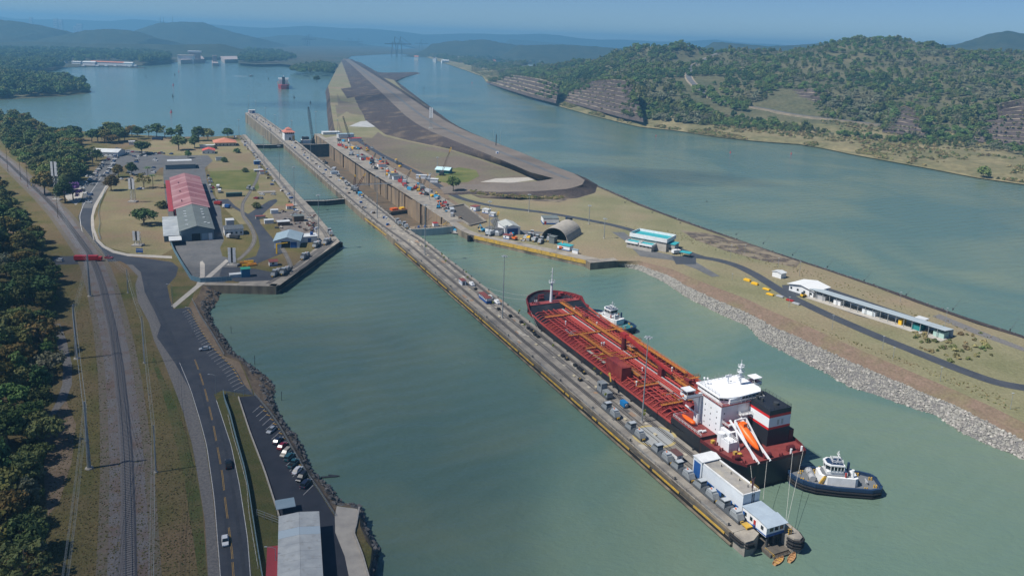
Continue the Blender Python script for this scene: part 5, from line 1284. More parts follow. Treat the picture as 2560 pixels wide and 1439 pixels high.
bme = MB().cyl((0,0,0),(0,0,.55),.28,.22,8).cyl((0,0,.55),(0,0,.7),.34,.34,8).mesh('bollard', M_dsteel); bmy = MB().box(-.4,.4,-.7,.7,0,.35).mesh('pale_cover', mat('pale_cover', (0.50,0.44,0.30), rough=.8)); bmd = MB().box(-.5,.5,-.8,.8,0,.06).mesh('hatch_cover', mat('deck_hatch', (0.46,0.42,0.33), rough=.8))
k = 0
for i in range(90):
    s = 152+i*12.5
    for t_ in (cwR(s)-.6, cwL(s)+1.0):
        if t_ < 145 and s < 480 and i % 2: continue
        mkobj('bollard', bme, clut, W(s,t_,.02), LROT)
    if i < 90:
        for t_ in (148.2, 152.3): 
            mkobj('hatch_cover' if (i+int(t_)) % 3 else 'pale_cover', bmd if (i+int(t_)) % 3 else bmy, clut, W(s+rnd.uniform(-4,4), t_+rnd.uniform(-1.6,1.6), .03), LROT+rnd.choice((0,.3)))
# stains and repairs on the deck
for i, (mtn, c) in enumerate((('oil_dark',(0.12,0.115,0.11)),('patch_pale',(0.42,0.39,0.33)),('patch_rust',(0.30,0.20,0.13)))):
    mm_ = mat(mtn, c, rough=.85)
    m = MB()
    for k in range(46):
        s = rnd.uniform(160,480) if k < 30 else rnd.uniform(480,1250); t_ = rnd.uniform(cwL(s)+1.2, cwR(s)-1.2); w, l = rnd.uniform(.4,1.3), rnd.uniform(.6,3.2)
        m.add([tuple(W(s+a*l, t_+b*w, .006+.0025*i+.00004*k)) for a, b in ((-1,-1),(1,-.8),(.9,1),(-1,.9))],[(0,1,2,3)])
    structure(m.build('deck_stain', mm_), 'stuff', 'scattered stains and repair patches on the centre wall deck')

# long house and tip house at the near end of the centre wall
M_roofgr = mat('flat_roof_grey', (0.300,0.285,0.260), (0.220,0.210,0.195), .35, .9, c3=(0.36,0.33,0.27), scale3=.3, mid3=.58)
M_hwall = mat('house_pale_wall', (0.60,0.64,0.67), (0.52,0.56,0.60), .3, .6)
M_groof = mat('blue_grey_roof', (0.34,0.41,0.47), (0.28,0.34,0.40), .4, .55)
lh = lockthing('long_house', 'long pale blue flat roofed house near the tip of the centre wall', 'building', 154.4, 151.0)
MB().box(-3.0,3.1,0,18.2,0,6.2).build('wall', M_hwall, lh)
MB().box(-2.75,2.85,.25,18.15,6.2,6.3).build('roof', M_roofgr, lh)
m = MB()
for a, b in (((-3,0),(3.1,0)),((3.1,0),(3.1,18.2)),((-3,18.2),(-3,0))): m.beam((a[0],a[1],6.4),(b[0],b[1],6.4),.28,.45)
m.build('parapet', M_white, lh)
fb = MB().box(-3.4,3.2,18.25,22.4,0,7.0).build('front_block', M_hwall, lh)
MB().add([(-3.7,17.9,6.9),(3.5,17.9,6.9),(3.5,22.7,6.9),(-3.7,22.7,6.9),(-3.7,20.3,7.6),(3.5,20.3,7.6)],[(0,1,5,4),(3,4,5,2),(0,4,3),(1,2,5)]).build('front_roof', M_white, fb)
MB().box(-3.46,-3.4,18.8,21.9,.2,5.8).build('roller_door', M_blue, fb)
for y0, y1 in ((1.6,3.2),(4.2,11.5),(12.4,16.6)): MB().box(-3.05,-3.0,y0,y1,.1,1.9).build('blue_panel', M_blue, lh)
MB().box(-3.08,-3.0,7.6,9,.1,2.0).build('doorway', M_glass, lh)
m = MB()
for x in (.2,1.0): m.beam((x,-.1,0),(x,-.1,6.8),.1)
for i in range(16): m.beam((.2,-.1,.4+i*.4),(1.0,-.1,.4+i*.4),.06)
m.build('ladder', M_dsteel, lh)
for y in (3.0,6.6,10.4,14.8): MB().cyl((1.2,y,6.3),(1.2,y,7.0),.14).build('roof_vent', M_dsteel, lh)
MB().rail([(2.0,.4,6.3),(2.9,.4,6.3),(2.9,4,6.3)],1.0,.05,1).build('roof_rail', M_yel, lh)
# arrow shaped signal on the roof end
ar = lockthing('arrow_signal', 'tall arrow shaped signal standing on the end of the long house roof', 'signal', 155.4, 152.0, 6.3)
MB().cyl((0,0,0),(0,0,1.2),.15).build('pivot', M_dsteel, ar); MB().add([(-.3,-.08,1.0),(.3,-.08,1.0),(.35,-.08,3.6),(.85,-.08,4.4),(0,-.08,3.8),(-.85,-.08,4.4),(-.35,-.08,3.6),(-.3,.08,1.0),(.3,.08,1.0),(.35,.08,3.6),(.85,.08,4.4),(0,.08,3.8),(-.85,.08,4.4),(-.35,.08,3.6)],[(0,1,2,4,6),(2,3,4),(4,5,6),(13,11,9,8,7),(11,10,9),(13,12,11)]).build('arrow', mat('faded_red', (0.40,0.16,0.15), rough=.7), ar)
th_ = lockthing('tip_house', 'white and blue house with grey roofs on the tip of the centre wall', 'building', 144.6, 151.0)
MB().box(-3.4,3.2,3.0,9.2,0,3.3).build('wall', M_white, th_)
MB().box(-3.6,3.4,2.9,9.4,3.3,3.5).build('roof', M_groof, th_)
MB().box(-3.4,3.2,-.6,2.98,-.2,3.2).build('end_wall', M_white, th_)
MB().add([(-3.8,-1.4,3.0),(3.6,-1.4,3.0),(3.6,3.0,3.62),(-3.8,3.0,3.62),(-3.8,-1.4,3.14),(3.6,-1.4,3.14),(3.6,3.0,3.76),(-3.8,3.0,3.76)],[(0,3,2,1),(4,5,6,7),(0,1,5,4),(1,2,6,5),(2,3,7,6),(3,0,4,7)]).build('end_roof', M_groof, th_)
MB().box(-3.45,3.25,-.66,-.6,-.2,.6).build('blue_band', M_blue, th_); MB().box(-3.46,-3.4,-.5,9.1,0,.35).build('blue_band', M_blue, th_)
for x in (-2.2,-.4,1.4): MB().box(x,x+1.2,-.68,-.6,1.2,2.4).build('window', M_glass, th_)
for y in (.6,5.0,7.4): MB().box(-3.47,-3.4,y,y+1.0,1.2,2.3).build('window', M_glass, th_)
MB().box(-3.48,-3.4,3.6,4.5,0,2.2).build('red_door', M_red, th_)
MB().box(-3.48,-3.4,8.2,9.0,0,2.2).build('blue_door', M_blue, th_)
for x in (-2.5,-.2,2.2): MB().box(x-.25,x+.25,-.5,0.0,-3.4,-.2).build('post', M_dsteel, th_)
fl = lockthing('landing_float', 'wooden landing float at the foot of the centre wall tip', 'pontoon', 141.4, 150.6, CANAL_Z)
MB().box(-3,3,-1.2,2.4,-.3,.45).build('deck', M_concd, fl); MB().rail([(-3,-1.2,.45),(3,-1.2,.45)],.9,.05,1.4).build('railing', M_wood, fl); MB().rail([(-3,2.4,.45),(-3,-1.2,.45)],.9,.05,1.4).build('railing', M_yel, fl)
ys_ = lockthing('yellow_stair', 'yellow steel stair tower on the right nose of the centre wall', 'stairs', 142.4, 154.2)
MB().beam((0,0,-3.6),(0,0,2.4),.15).beam((1,0,-3.6),(1,0,2.4),.15).beam((0,1.6,-3.6),(0,1.6,1.2),.15).beam((1,1.6,-3.6),(1,1.6,1.2),.15).build('frame', M_yel, ys_)
for i in range(9): MB().box(0,1,.1,.4,-3.4+i*.6,-3.34+i*.6).build('tread', M_yel, ys_)
yc = lockthing('buffer_stop', 'yellow buffer trolley at the end of the locomotive track', 'buffer', 149.4, 145.6)
MB().box(-1,1,-1.2,1.2,.5,.8).build('deck', M_yel, yc)
for x in (-.8,.8): MB().beam((x,-1,0),(x,1,.9),.18).build('leg', M_yel, yc)
MB().cyl((1.6,-.8,0),(1.6,-.8,.9),.35).build('blue_drum', M_blue, yc)
m = MB()
for i in range(11): 
    a = math.pi*.5*i/10
nose = [(143.9,141.4),(143.5,143.6),(145.4,146.6)]
for z in (-.7,-1.6): m.tube([W(*p, z) for p in ((150,140.1),(145.6,140.2),(143.7,141.2),(143.6,143.4))], .35, 8)
m.build('nose_fender', M_black, cw)
m = MB()
for z in (-.7,-1.7,-2.6): m.tube([W(*p, z) for p in ((142.2,153.6),(140.3,154.2),(139.2,155.8),(139.9,157.5),(142.6,158.5),(149,158.5))], .35, 8)
m.build('nose_fender', M_black, cw)
# ================================================================ BUILDINGS
M_tealr = mat('teal_roof', (0.03,0.33,0.36), (0.04,0.29,0.33), .3, .6)
M_pinkr = mat('faded_red_roof', (0.290,0.125,0.130), (0.230,0.095,0.105), .08, .65, c3=(0.34,0.19,0.19), scale3=.05, coords='pos')
M_pinkr2 = mat('pale_roof_sheet', (0.40,0.23,0.23), (0.36,0.19,0.20), .1, .65)
M_redr = mat('red_sheet_roof', (0.340,0.045,0.055), (0.27,0.045,0.05), .2, .6)
M_orr = mat('orange_roof', (0.48,0.19,0.115), (0.42,0.17,0.11), .3, .7)
M_brred = mat('bright_red_roof', (0.55,0.10,0.075), (0.47,0.10,0.08), .3, .6)
M_grr = mat('grey_green_roof', (0.145,0.170,0.165), (0.115,0.135,0.135), .15, .75)
M_grw = mat('grey_blue_wall', (0.150,0.205,0.230), (0.125,0.175,0.20), .3, .7)
M_blr = mat('blue_grey_sheet', (0.26,0.34,0.39), (0.21,0.29,0.34), .25, .6)
M_wr = mat('pale_metal_roof', (0.56,0.58,0.58), (0.45,0.47,0.48), .2, .55)
M_tan = mat('tan_wall', (0.50,0.45,0.37), rough=.8)
M_sky = mat('skylight', (0.62,0.66,0.66), rough=.4)
M_gdark = mat('dark_green_wall', (0.03,0.075,0.065), rough=.7)
M_tealw = mat('teal_wall', (0.02,0.20,0.20), rough=.7)
M_yellow2 = mat('signal_yellow', (0.70,0.42,0.02), rough=.5)
def bld(name, label, A, w, l, h, r=None, axis='y', rz=LROT, wall=M_white, roof=M_wr, n=1, ov=.4, items=(), cat='building', hip=0, z=0.0, alt=None):
    o = thing(name, label, cat, G(*A, z) if not isinstance(A, Vector) else A, rz)
    if wall:
        if r and not hip:
            if axis == 'y': MB().xprism([(0,-1),(w,-1),(w,h),(w/2,r),(0,h)],0,l).build('wall', wall, o)
            else: MB().yprism([(0,-1),(l,-1),(l,h),(l/2,r),(0,h)],0,w).build('wall', wall, o)
        else: MB().box(0,w,0,l,-1,h).build('wall', wall, o)
    def q(pts, mt, nm='roof'):
        a, b, c, d = [Vector(p) for p in pts]; nn = (b-a).cross(d-a).normalized()*.12
        if nn.z < 0: nn = -nn
        vs = [a,b,c,d,a+nn,b+nn,c+nn,d+nn]
        MB().add(vs,[(0,3,2,1),(4,5,6,7),(0,1,5,4),(1,2,6,5),(2,3,7,6),(3,0,4,7)]).build(nm, mt, o)
    if not r: MB().box(-ov,w+ov,-ov,l+ov,h+.01,h+.28).build('roof', roof, o)
    elif hip:
        i = hip
        P4 = [(-ov,-ov,h),(w+ov,-ov,h),(w+ov,l+ov,h),(-ov,l+ov,h)]
        R2 = [(w/2,i,r),(w/2,l-i,r)] if axis == 'y' else [(i,l/2,r),(w-i,l/2,r)]
        fs = [(0,1,4),(1,2,5,4),(2,3,5),(3,0,4,5)] if axis == 'y' else [(0,1,5,4),(1,2,5),(2,3,4,5),(3,0,4)]
        MB().add(P4+R2, fs+[(3,2,1,0)]).build('roof', roof, o)
    else:
        e = .06
        for k in range(n):
            mt = roof if not alt or (k*7) % 5 else alt
            if axis == 'y':
                y0, y1 = -ov+(l+2*ov)*k/n+.02, -ov+(l+2*ov)*(k+1)/n-.02
                zo = h-(r-h)*ov/(w/2)
                q([(-ov,y0,zo+e),(w/2-.02,y0,r+e),(w/2-.02,y1,r+e),(-ov,y1,zo+e)], mt, 'roof_panel' if n > 1 else 'roof')
                q([(w/2+.02,y0,r+e),(w+ov,y0,zo+e),(w+ov,y1,zo+e),(w/2+.02,y1,r+e)], mt, 'roof_panel' if n > 1 else 'roof')
            else:
                x0, x1 = -ov+(w+2*ov)*k/n+.02, -ov+(w+2*ov)*(k+1)/n-.02
                zo = h-(r-h)*ov/(l/2)
                q([(x0,-ov,zo+e),(x1,-ov,zo+e),(x1,l/2-.02,r+e),(x0,l/2-.02,r+e)], mt, 'roof_panel' if n > 1 else 'roof')
                q([(x0,l/2+.02,r+e),(x1,l/2+.02,r+e),(x1,l+ov,zo+e),(x0,l+ov,zo+e)], mt, 'roof_panel' if n > 1 else 'roof')
    for nm, x0, x1, y0, y1, z0, z1, mt in items: MB().box(x0,x1,y0,y1,z0,z1).build(nm, mt, o)
    return o
def winrow(w, y, z0, z1, n, ww=1.2, x0=.8, mt=M_glass): return [('window', x0+(w-2*x0-ww)*i/max(1,n-1), x0+(w-2*x0-ww)*i/max(1,n-1)+ww, y-.05, y+.03, z0, z1, mt) for i in range(n)]

# long shed: grey near half, red far half
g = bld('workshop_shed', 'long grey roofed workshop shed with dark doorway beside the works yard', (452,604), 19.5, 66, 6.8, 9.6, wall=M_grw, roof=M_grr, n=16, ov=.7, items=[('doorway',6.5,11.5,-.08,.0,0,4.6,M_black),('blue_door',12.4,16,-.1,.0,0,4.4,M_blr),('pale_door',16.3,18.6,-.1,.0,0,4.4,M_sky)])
for x, y in ((4.6,50),(4.6,42),(4.6,34),(4.6,22),(4.6,10),(15,54),(15,46),(15,38),(15,28),(15,14),(17.2,14)):
    z = 6.8+(9.6-6.8)*(x/9.75 if x < 9.75 else (19.5-x)/9.75)+.2
    MB().cbox((x,y,z),(2.2,1.1,.25)).build('skylight', M_sky, g)
A2 = g.location + Vector((LD.x,LD.y,0))*66.6 - Vector((LN.x,LN.y,0))*1.2
rs = bld('workshop_shed', 'very long faded red roofed shed behind the grey one', A2, 22, 126, 6.6, 9.9, wall=M_redr, roof=M_pinkr, n=30, ov=.9, alt=M_pinkr2)
for i in range(6): MB().cbox((5+(i % 2)*10,16+i*18,9.2-.5*(i % 2)),(.9,.9,1.2)).build('roof_vent', M_pinkr2, rs)
MB().box(-4.2,-.95,2,124,4.6,4.75).build('side_awning', M_redr, rs)
MB().box(-4.0,-1.0,100,126,0,4.5).build('side_annex', M_redr, rs)
bld('shed_annex', 'low flat white roofed annex along the left of the grey shed', g.location-LN*9.4+LD*2, 8.6, 54, 3.6, None, wall=M_grw, roof=mat('white_stained_roof', (0.42,0.45,0.46), (0.26,0.29,0.31), .15, .7))
bld('open_canopy', 'white roofed canopy at the near left corner of the grey shed', g.location-LN*6.4-LD*9, 6.4, 10, 3.2, None, wall=None, roof=M_wr, items=[('post',.2,.4,.2,.4,0,3.2,M_dsteel),('post',6,6.2,.2,.4,0,3.2,M_dsteel),('post',.2,.4,9.6,9.8,0,3.2,M_dsteel),('post',6,6.2,9.6,9.8,0,3.2,M_dsteel)])
bld('store_building', 'white building with dark grey roof and parked truck on left bank', (562,590), 11.5, 11, 4.2, 5.2, axis='x', roof=mat('slate_roof', (0.085,0.10,0.115), rough=.8), n=5, items=winrow(11.5,0,1.2,2.4,4))
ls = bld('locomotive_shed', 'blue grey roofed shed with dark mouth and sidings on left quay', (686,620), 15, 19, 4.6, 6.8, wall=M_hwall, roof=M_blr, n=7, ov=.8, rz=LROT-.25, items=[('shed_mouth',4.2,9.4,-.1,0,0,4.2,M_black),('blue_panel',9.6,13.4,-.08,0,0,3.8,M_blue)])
yg = thing('gantry_arm', 'yellow jib crane post in front of the blue roofed locomotive shed', 'crane', G(692,634), 0); MB().box(-.4,.4,-.4,.4,0,6.2).build('post', M_yellow2, yg); MB().beam((0,0,6),(6,2.2,6.4),.5).build('arm', M_yellow2, yg)
bld('office_building', 'low white building with blue door behind the left quay locomotives', (752,607), 10.4, 8, 3.6, None, roof=M_wr, items=[('blue_door',4.4,6.4,-.06,.02,0,2.6,M_blue),('roof_tank',6.5,8.2,2.5,4,3.9,5.8,M_blue)])
bld('guard_hut', 'red roofed white and blue hut near the inner left quay', (674,666), 4.4, 4, 2.6, 3.5, axis='x', roof=M_rroof, items=[('blue_band',-.03,4.43,-.05,.02,0,.8,M_blue),('window',1.4,2.6,-.06,.02,1.1,2.1,M_glass)])
bld('guard_hut', 'orange roofed cream hut beside the left lock wall', (717,524), 4.6, 4, 2.8, 3.8, axis='x', roof=M_orr, items=[('window',2,3,-.06,.02,1,2,M_glass)])
bld('portable_cabin', 'long dark green cabin on the grass near the red shed', (566,493), 12, 3.4, 2.8, None, wall=M_gdark, roof=M_gdark, ov=.1, items=winrow(12,0,1,1.9,3))
bld('bandstand_house', 'cream house with wide orange tiled roof at the lakeside', (538,366), 22, 20, 4.2, 8.2, roof=M_orr, hip=7, ov=1.6, wall=M_tan, items=winrow(22,0,.8,2.6,6))
bld('roadside_house', 'white house with bright red roof beside the lawn', (506,385), 12, 15, 3.4, 5.2, roof=M_brred, rz=LROT-.1, n=4, items=winrow(12,0,1,2.2,3))
bld('white_annex', 'flat white roofed annex beside the orange tiled house', (500,371), 15, 6, 3, None, roof=M_wr)
bld('warehouse', 'white walled warehouse with pale metal roof behind the car park trees', (226,390), 27, 18, 4.2, 6.6, axis='x', rz=.05, roof=M_wr, n=9, items=winrow(27,0,1.2,2.2,7,1.0))
bld('white_hut', 'tiny white hut between warehouse and lakeside trees', (322,362), 6, 6, 3.4, None, roof=M_wr)
bld('lake_house', 'pink roofed white house by the lake at far left', (116,336), 14, 12, 3.4, 6, axis='x', rz=0, roof=mat('pink_roof',(0.50,0.20,0.22),rough=.7), items=winrow(14,0,1,2.2,4))
bld('gate_canopy', 'dark carport with pale canopy wings beyond the red shed', (424,413), 18, 8, 3.6, None, axis='x', wall=M_gdark, roof=M_wr, ov=2)
bld('flat_annex', 'grey flat roofed annex at the far end of the red shed', (414,424), 26, 22, 4, None, wall=M_grw, roof=M_asph_old)
for (x,y,w,l,h), lab, wm, rm in (((636,412,5,6,3.4),'blue container stack beside the left lock wall',M_blue,M_blr),((650,436,4,3,2.6),'tiny white hut beside the curving siding',M_white,M_rroof),((566,570,5,6,5),'white pointed silo tent beside the dark roofed store',M_wr,M_wr),((678,535,5,4,2.6),'small grey roofed cabin on the left works yard',M_hwall,M_wr),((662,560,6,4,2.4),'pair of pale roofed cabins beside the works yard',M_hwall,M_wr),((695,565,8,5,2.6),'grey cabin with rusty roof on the works yard',M_wood,M_wr),((735,555,7,6,3.8),'dark timber shed standing on the works yard',M_wood,M_grr),((540,402,6,5,3),'small grey house by the red house lawn',M_white,M_grr),((604,694,4.5,4,4.4),'green topped blue cabin on the inner left quay',mat('blue_cabin',(0.03,0.16,0.27),rough=.6),mat('green_top',(0.03,0.26,0.17),rough=.6)),((575,695,6,3,1.6),'low pale roof on the quay beside the long blue fence',M_wr,M_wr),((640,548,6.5,3,1.8),'pink roofed low shed beside the service road',M_tan,M_rroof),((636,430,8,5,1.6),'white slab platforms along the left lock wall',M_concl,M_wr)):
    bld('cabin', lab, (x,y), w, l, h, None, wall=wm, roof=rm, ov=.25)
bld('concrete_slab_yard', 'white framed yard with parked pickups near the left lock wall', (646,484), 14, 8, .25, None, wall=M_concl, roof=M_conc, ov=0)
# bottom building by the road
bb = thing('waterside_building', 'large pale flat metal roofed building at the bottom car park', 'building', Vector((-58.6,186.4,0)), math.atan2(2.7,9.4))
MB().box(0,9.9,-46,0,-.5,4.9).build('wall', M_hwall, bb)
M_wr3 = mat('patched_metal_roof', (0.50,0.52,0.50), (0.38,0.40,0.40), .35, .6, c3=(0.30,0.29,0.26), scale3=.6, mid3=.66); M_wr4 = mat('new_metal_roof', (0.42,0.50,0.54), rough=.5)
for i in range(14):
    for x0, x1, z0, z1 in ((-.3,5.0,4.95,5.5),(5.04,10.2,5.5,4.95)):
        y0, y1 = -46+i*3.32, -46+i*3.32+3.28
        vs = [(x0,y0,z0),(x1,y0,z1),(x1,y1,z1),(x0,y1,z0)]; MB().add(vs+[(a,b,c+.1) for a,b,c in vs],[(0,3,2,1),(4,5,6,7),(0,1,5,4),(1,2,6,5),(2,3,7,6),(3,0,4,7)]).build('roof_panel', M_wr4 if i == 11 else M_wr3, bb)
MB().box(-3.0,-.35,-46,-9.6,3.2,3.4).build('side_roof', M_redr, bb); MB().box(-2.8,-.05,-46,-9.8,-.4,3.2).build('side_wall', M_hwall, bb)
cn = thing('small_canopy', 'small blue grey canopy roof in front of the bottom building', 'canopy', G(697,1296), math.atan2(2.7,9.4)+.1)
MB().box(-.6,4.6,.3,4.9,2.6,2.75).build('roof', M_blr, cn)
for x, y in ((-.4,.5),(4.4,.5),(-.4,4.7),(4.4,4.7)): MB().box(x-.08,x+.08,y-.08,y+.08,0,2.6).build('post', M_dsteel, cn)
# control house on the centre wall
ch = lockthing('control_house', 'white lock control house with stacked red tiled roofs on the centre wall', 'building', 972, 143.6)
MB().box(0,12,0,17,0,7).build('lower_wall', M_white, ch); MB().box(9.2,12.1,-.06,4,0,5.6).build('yellow_panel', mat('ochre_panel',(0.50,0.32,0.09),rough=.7), ch)
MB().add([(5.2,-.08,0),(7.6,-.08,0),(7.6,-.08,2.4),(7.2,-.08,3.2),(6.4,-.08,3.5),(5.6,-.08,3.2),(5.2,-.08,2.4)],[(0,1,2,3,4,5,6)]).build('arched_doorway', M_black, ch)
MB().box(.4,11.6,.4,16.6,7.0,7.3).build('cornice', M_white, ch); MB().box(.5,11.5,.5,16.5,7.3,9.6).build('control_windows', M_glass, ch)
for i in range(6): MB().box(.45+i*2.2,.75+i*2.2,.44,.52,7.3,9.6).build('window_post', M_white, ch)
M_tile = mat('clay_tile', (0.45,0.165,0.115), (0.37,0.14,0.10), .5, .75)
def hiproof(o, x0,x1,y0,y1,z0,z1,i,mt,nm): MB().add([(x0,y0,z0),(x1,y0,z0),(x1,y1,z0),(x0,y1,z0),(x0+i,y0+i,z1),(x1-i,y0+i,z1),(x1-i,y1-i,z1),(x0+i,y1-i,z1)],[(3,2,1,0),(4,5,6,7),(0,1,5,4),(1,2,6,5),(2,3,7,6),(3,0,4,7)]).build(nm, mt, o)
hiproof(ch,-1.2,13.2,-1.2,18.2,9.6,12.2,4.2,M_tile,'lower_roof'); MB().box(3.4,8.6,5,12,12.1,13).build('lantern_wall', M_white, ch); hiproof(ch,2.4,9.6,4,13,13,15,3,M_tile,'upper_roof')
fe = lockthing('end_hut', 'small white hut with red patch at the far end of the centre wall', 'hut', 1296, 138); MB().box(0,9,0,8,0,5).build('wall', M_white, fe); MB().box(-.4,9.4,-.4,8.4,5,5.3).build('roof', M_wr, fe); MB().box(4.5,8.4,-.06,0,.2,4).build('blue_door', M_blue, fe); MB().box(-.06,0,1,6,1,4.4).build('red_panel', M_brred, fe)
# --- buildings of the island
RZR = R(-33)
hg = thing('arched_hangar', 'large arched concrete hangar with open dark mouth on the island', 'hangar', G(1352,597), R(-24))
n_ = 18; arc = [(9.5-9.6*math.cos(math.pi*i/n_), 9.0*math.sin(math.pi*i/n_)) for i in range(n_+1)]
M_arch = mat('arch_concrete', (0.37,0.34,0.29), (0.27,0.25,0.22), .3, .85)
for k in range(7):
    y0, y1 = 4.0*k+.02, 4.0*k+3.98; m = MB(); n1 = n_+1
    inn = [(9.5+(x-9.5)*.965, z*.965) for x, z in arc]
    rings = [[(x,y,z) for x, z in arc] + [(x,y,z) for x, z in reversed(inn)] for y in (y0,y1)]
    m.loft(rings, 0, cap=False)
    for r_ in (0,1):
        for i in range(n_): 
            a, b = rings[r_][i], rings[r_][i+1]; c, d = rings[r_][2*n1-2-i], rings[r_][2*n1-1-i]; m.add([a,b,c,d],[(0,1,2,3)])
    m.build('arch_ring', M_arch, hg, smooth=False)
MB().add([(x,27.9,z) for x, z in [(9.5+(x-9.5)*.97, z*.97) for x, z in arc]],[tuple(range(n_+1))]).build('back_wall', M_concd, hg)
for x in (-.4,19.1): MB().box(x-.25,x+.35,0,28,0,1.0).build('plinth', M_concl, hg)
bld('locomotive_shed', 'white and blue shed with green grey roof left of the hangar', (1262,588), 11, 17, 5.2, 7.0, rz=R(18), roof=mat('grey_green_sheet',(0.36,0.38,0.36),rough=.6), n=6, items=[('blue_door',1.6,9.4,-.08,.02,0,4.6,mat('deep_blue',(0.012,0.04,0.17),rough=.5)),('blue_band',-.06,0,0,17,0,1.4,M_blue)])
bld('switch_house', 'white box building with blue plinth and red door behind the hangar', (1358,561), 11.5, 10, 4.4, None, rz=R(8), roof=M_grr, ov=.15, items=[('blue_band',-.06,11.56,-.06,0,0,1.1,M_blue),('red_door',.8,2.2,-.09,0,0,2.4,M_red),('blue_band',-.07,0,0,10,0,1.1,M_blue)])
for (x,y,w,l,h), lab, rm in (((1176,526,5,6,3.4),'white hut with red roof at the edge of the dug pit',M_rroof),((1205,532,5.5,4,3),'pale cabin beside the dug pit on the island',M_wr),((1222,540,4.5,3.4,2.6),'small white cabin at the right of the dug pit',M_wr),((1213,582,11,6,3.6),'white building with blue tank behind the yellow fender wall',M_asph_old),((1258,596,4.6,3,2.6),'white hut with dark red end by the yellow fender wall',M_rroof),((1393,622,9,5,3),'blue roofed white and blue booth on the island quay',M_tealr),((1430,632,4,1.2,2.4),'pale blue notice boards on the island quay',M_blr),((1372,607,4,4,4.4),'grey green electrical cabinet before the hangar mouth',M_grr)):
    bld('island_hut', lab, (x,y), w, l, h, None, rz=RZR, wall=M_white if 'cabinet' not in lab else M_grr, roof=rm, ov=.3, items=[('window',w*.3,w*.5,-.06,.02,1,1.9,M_glass),('blue_band',-.03,w+.03,-.05,.02,0,.6,M_blue)] if h < 4 and w > 4 else ())
tb = thing('teal_roofed_building', 'white two tier building with turquoise roofs on the island', 'building', G(1566,618), RZR)
MB().box(0,17.5,0,6,0,4).build('lower_wall', M_concl, tb); MB().box(0,25,6,20,0,9.0).build('upper_wall', M_concl, tb)
for x0,x1,y0,y1,z in ((-.6,8,-.6,5.9,4),(9.2,18,-.6,5.9,4)):
    MB().box(x0+.3,x1-.3,y0+.3,y1,z+.1,z+.25).build('roof', M_tealr, tb); m = MB(); m.beam((x0,y0,z+.1),(x1,y0,z+.1),.3,1.3); m.beam((x0,y0,z+.1),(x0,y1,z+.1),.3,1.3); m.beam((x1,y0,z+.1),(x1,y1,z+.1),.3,1.3); m.build('fascia', M_white, tb)
MB().box(-.4,25.4,5.6,20.4,7.1,7.3).build('roof', M_tealr, tb)
bpy.data.objects.remove([c for c in tb.children if c.name.startswith('upper_wall')][0]); MB().box(0,25,6,20,0,7.05).build('upper_wall', M_concl, tb)
m = MB()
for a, b in (((-.6,5.4),(25.6,5.4)),((25.6,5.4),(25.6,20.6)),((25.6,20.6),(-.6,20.6)),((-.6,20.6),(-.6,5.4))): m.beam((a[0],a[1],7.6),(b[0],b[1],7.6),.3,2.6)
m.build('fascia', M_white, tb)
for i in range(6): MB().box(1+i*2.7,2.4+i*2.7,-.05,.02,2.2,3.0).build('window', M_glass, tb)
MB().box(25.1,30,8,15,0,5.2).build('side_wing', M_concl, tb); MB().box(24.9,30.4,7.6,15.4,5.2,5.6).build('roof', M_tealr, tb); MB().box(26,28,7.9,8.02,1.4,3).build('window', M_glass, tb)
bld('teal_canopy', 'small turquoise canopy beside the parked white truck on the island', (1700,640), 6, 4, 2.6, None, rz=RZR, wall=None, roof=M_tealr, items=[('post',.2,.4,.2,.4,0,2.6,M_dsteel),('post',5.6,5.8,.2,.4,0,2.6,M_dsteel),('post',.2,.4,3.6,3.8,0,2.6,M_dsteel),('post',5.6,5.8,3.6,3.8,0,2.6,M_dsteel)])
bld('teal_hut', 'teal walled hut with pale pitched roof on the brown flat', (1090,432), 13, 11, 3.6, 5.4, axis='x', rz=R(-14), wall=M_tealw, roof=mat('pale_teal_roof',(0.45,0.62,0.64),rough=.5), n=3, ov=1.2)
# long open shed on the right
RL = math.atan2(-61,45)
s2 = thing('open_boat_shed', 'long open fronted shed with pale metal roof on the island', 'shed', G(2020,742), RL)
for k in range(18):
    x0, x1 = k*4.0+.02, k*4.0+3.98
    vs = [(x0,0,4.6),(x1,0,4.6),(x1,9,3.6),(x0,9,3.6)]; MB().add(vs+[(a,b,c+.12) for a,b,c in vs],[(0,3,2,1),(4,5,6,7),(0,1,5,4),(1,2,6,5),(2,3,7,6),(3,0,4,7)]).build('roof_panel', mat('shed_roof_blue',(0.40,0.46,0.48),(0.34,0.39,0.41),.3,.5), s2)
    MB().box(x0,x0+.25,.6,.85,0,4.5).build('post', M_steel, s2)
MB().box(0,72,8.4,8.6,0,3.5).build('back_wall', M_hwall, s2); MB().box(0,72,-2.6,8.4,.02,.12).build('floor_slab', M_concl, s2)
for x0,x1,mt in ((14,18,M_white),(30,37,M_hwall),(49,50.6,M_yellow2),(56,60,M_tealw),(66,71,mat('pale_green',(0.35,0.50,0.44),rough=.7)),(4,9,M_pipe)): MB().box(x0,x1,1.6,6.5,.12,2.8).build('stored_unit', mt, s2)
MB().box(30.5,36.5,1.52,1.6,.4,2.5).build('roller_door', M_sky, s2)
bld('boat_office', 'white house with broad pale roof at the left end of the open shed', (1972,725), 15, 14, 3.8, 5.2, rz=RL, roof=mat('bright_metal_roof',(0.66,0.67,0.66),rough=.5), n=4, ov=1.0, items=winrow(15,0,1.2,2.4,4))
bld('boat_office', 'small white kiosk with pale roof behind the boat office', (1930,690), 6, 5, 3, 3.6, rz=RL, roof=M_wr, n=1)
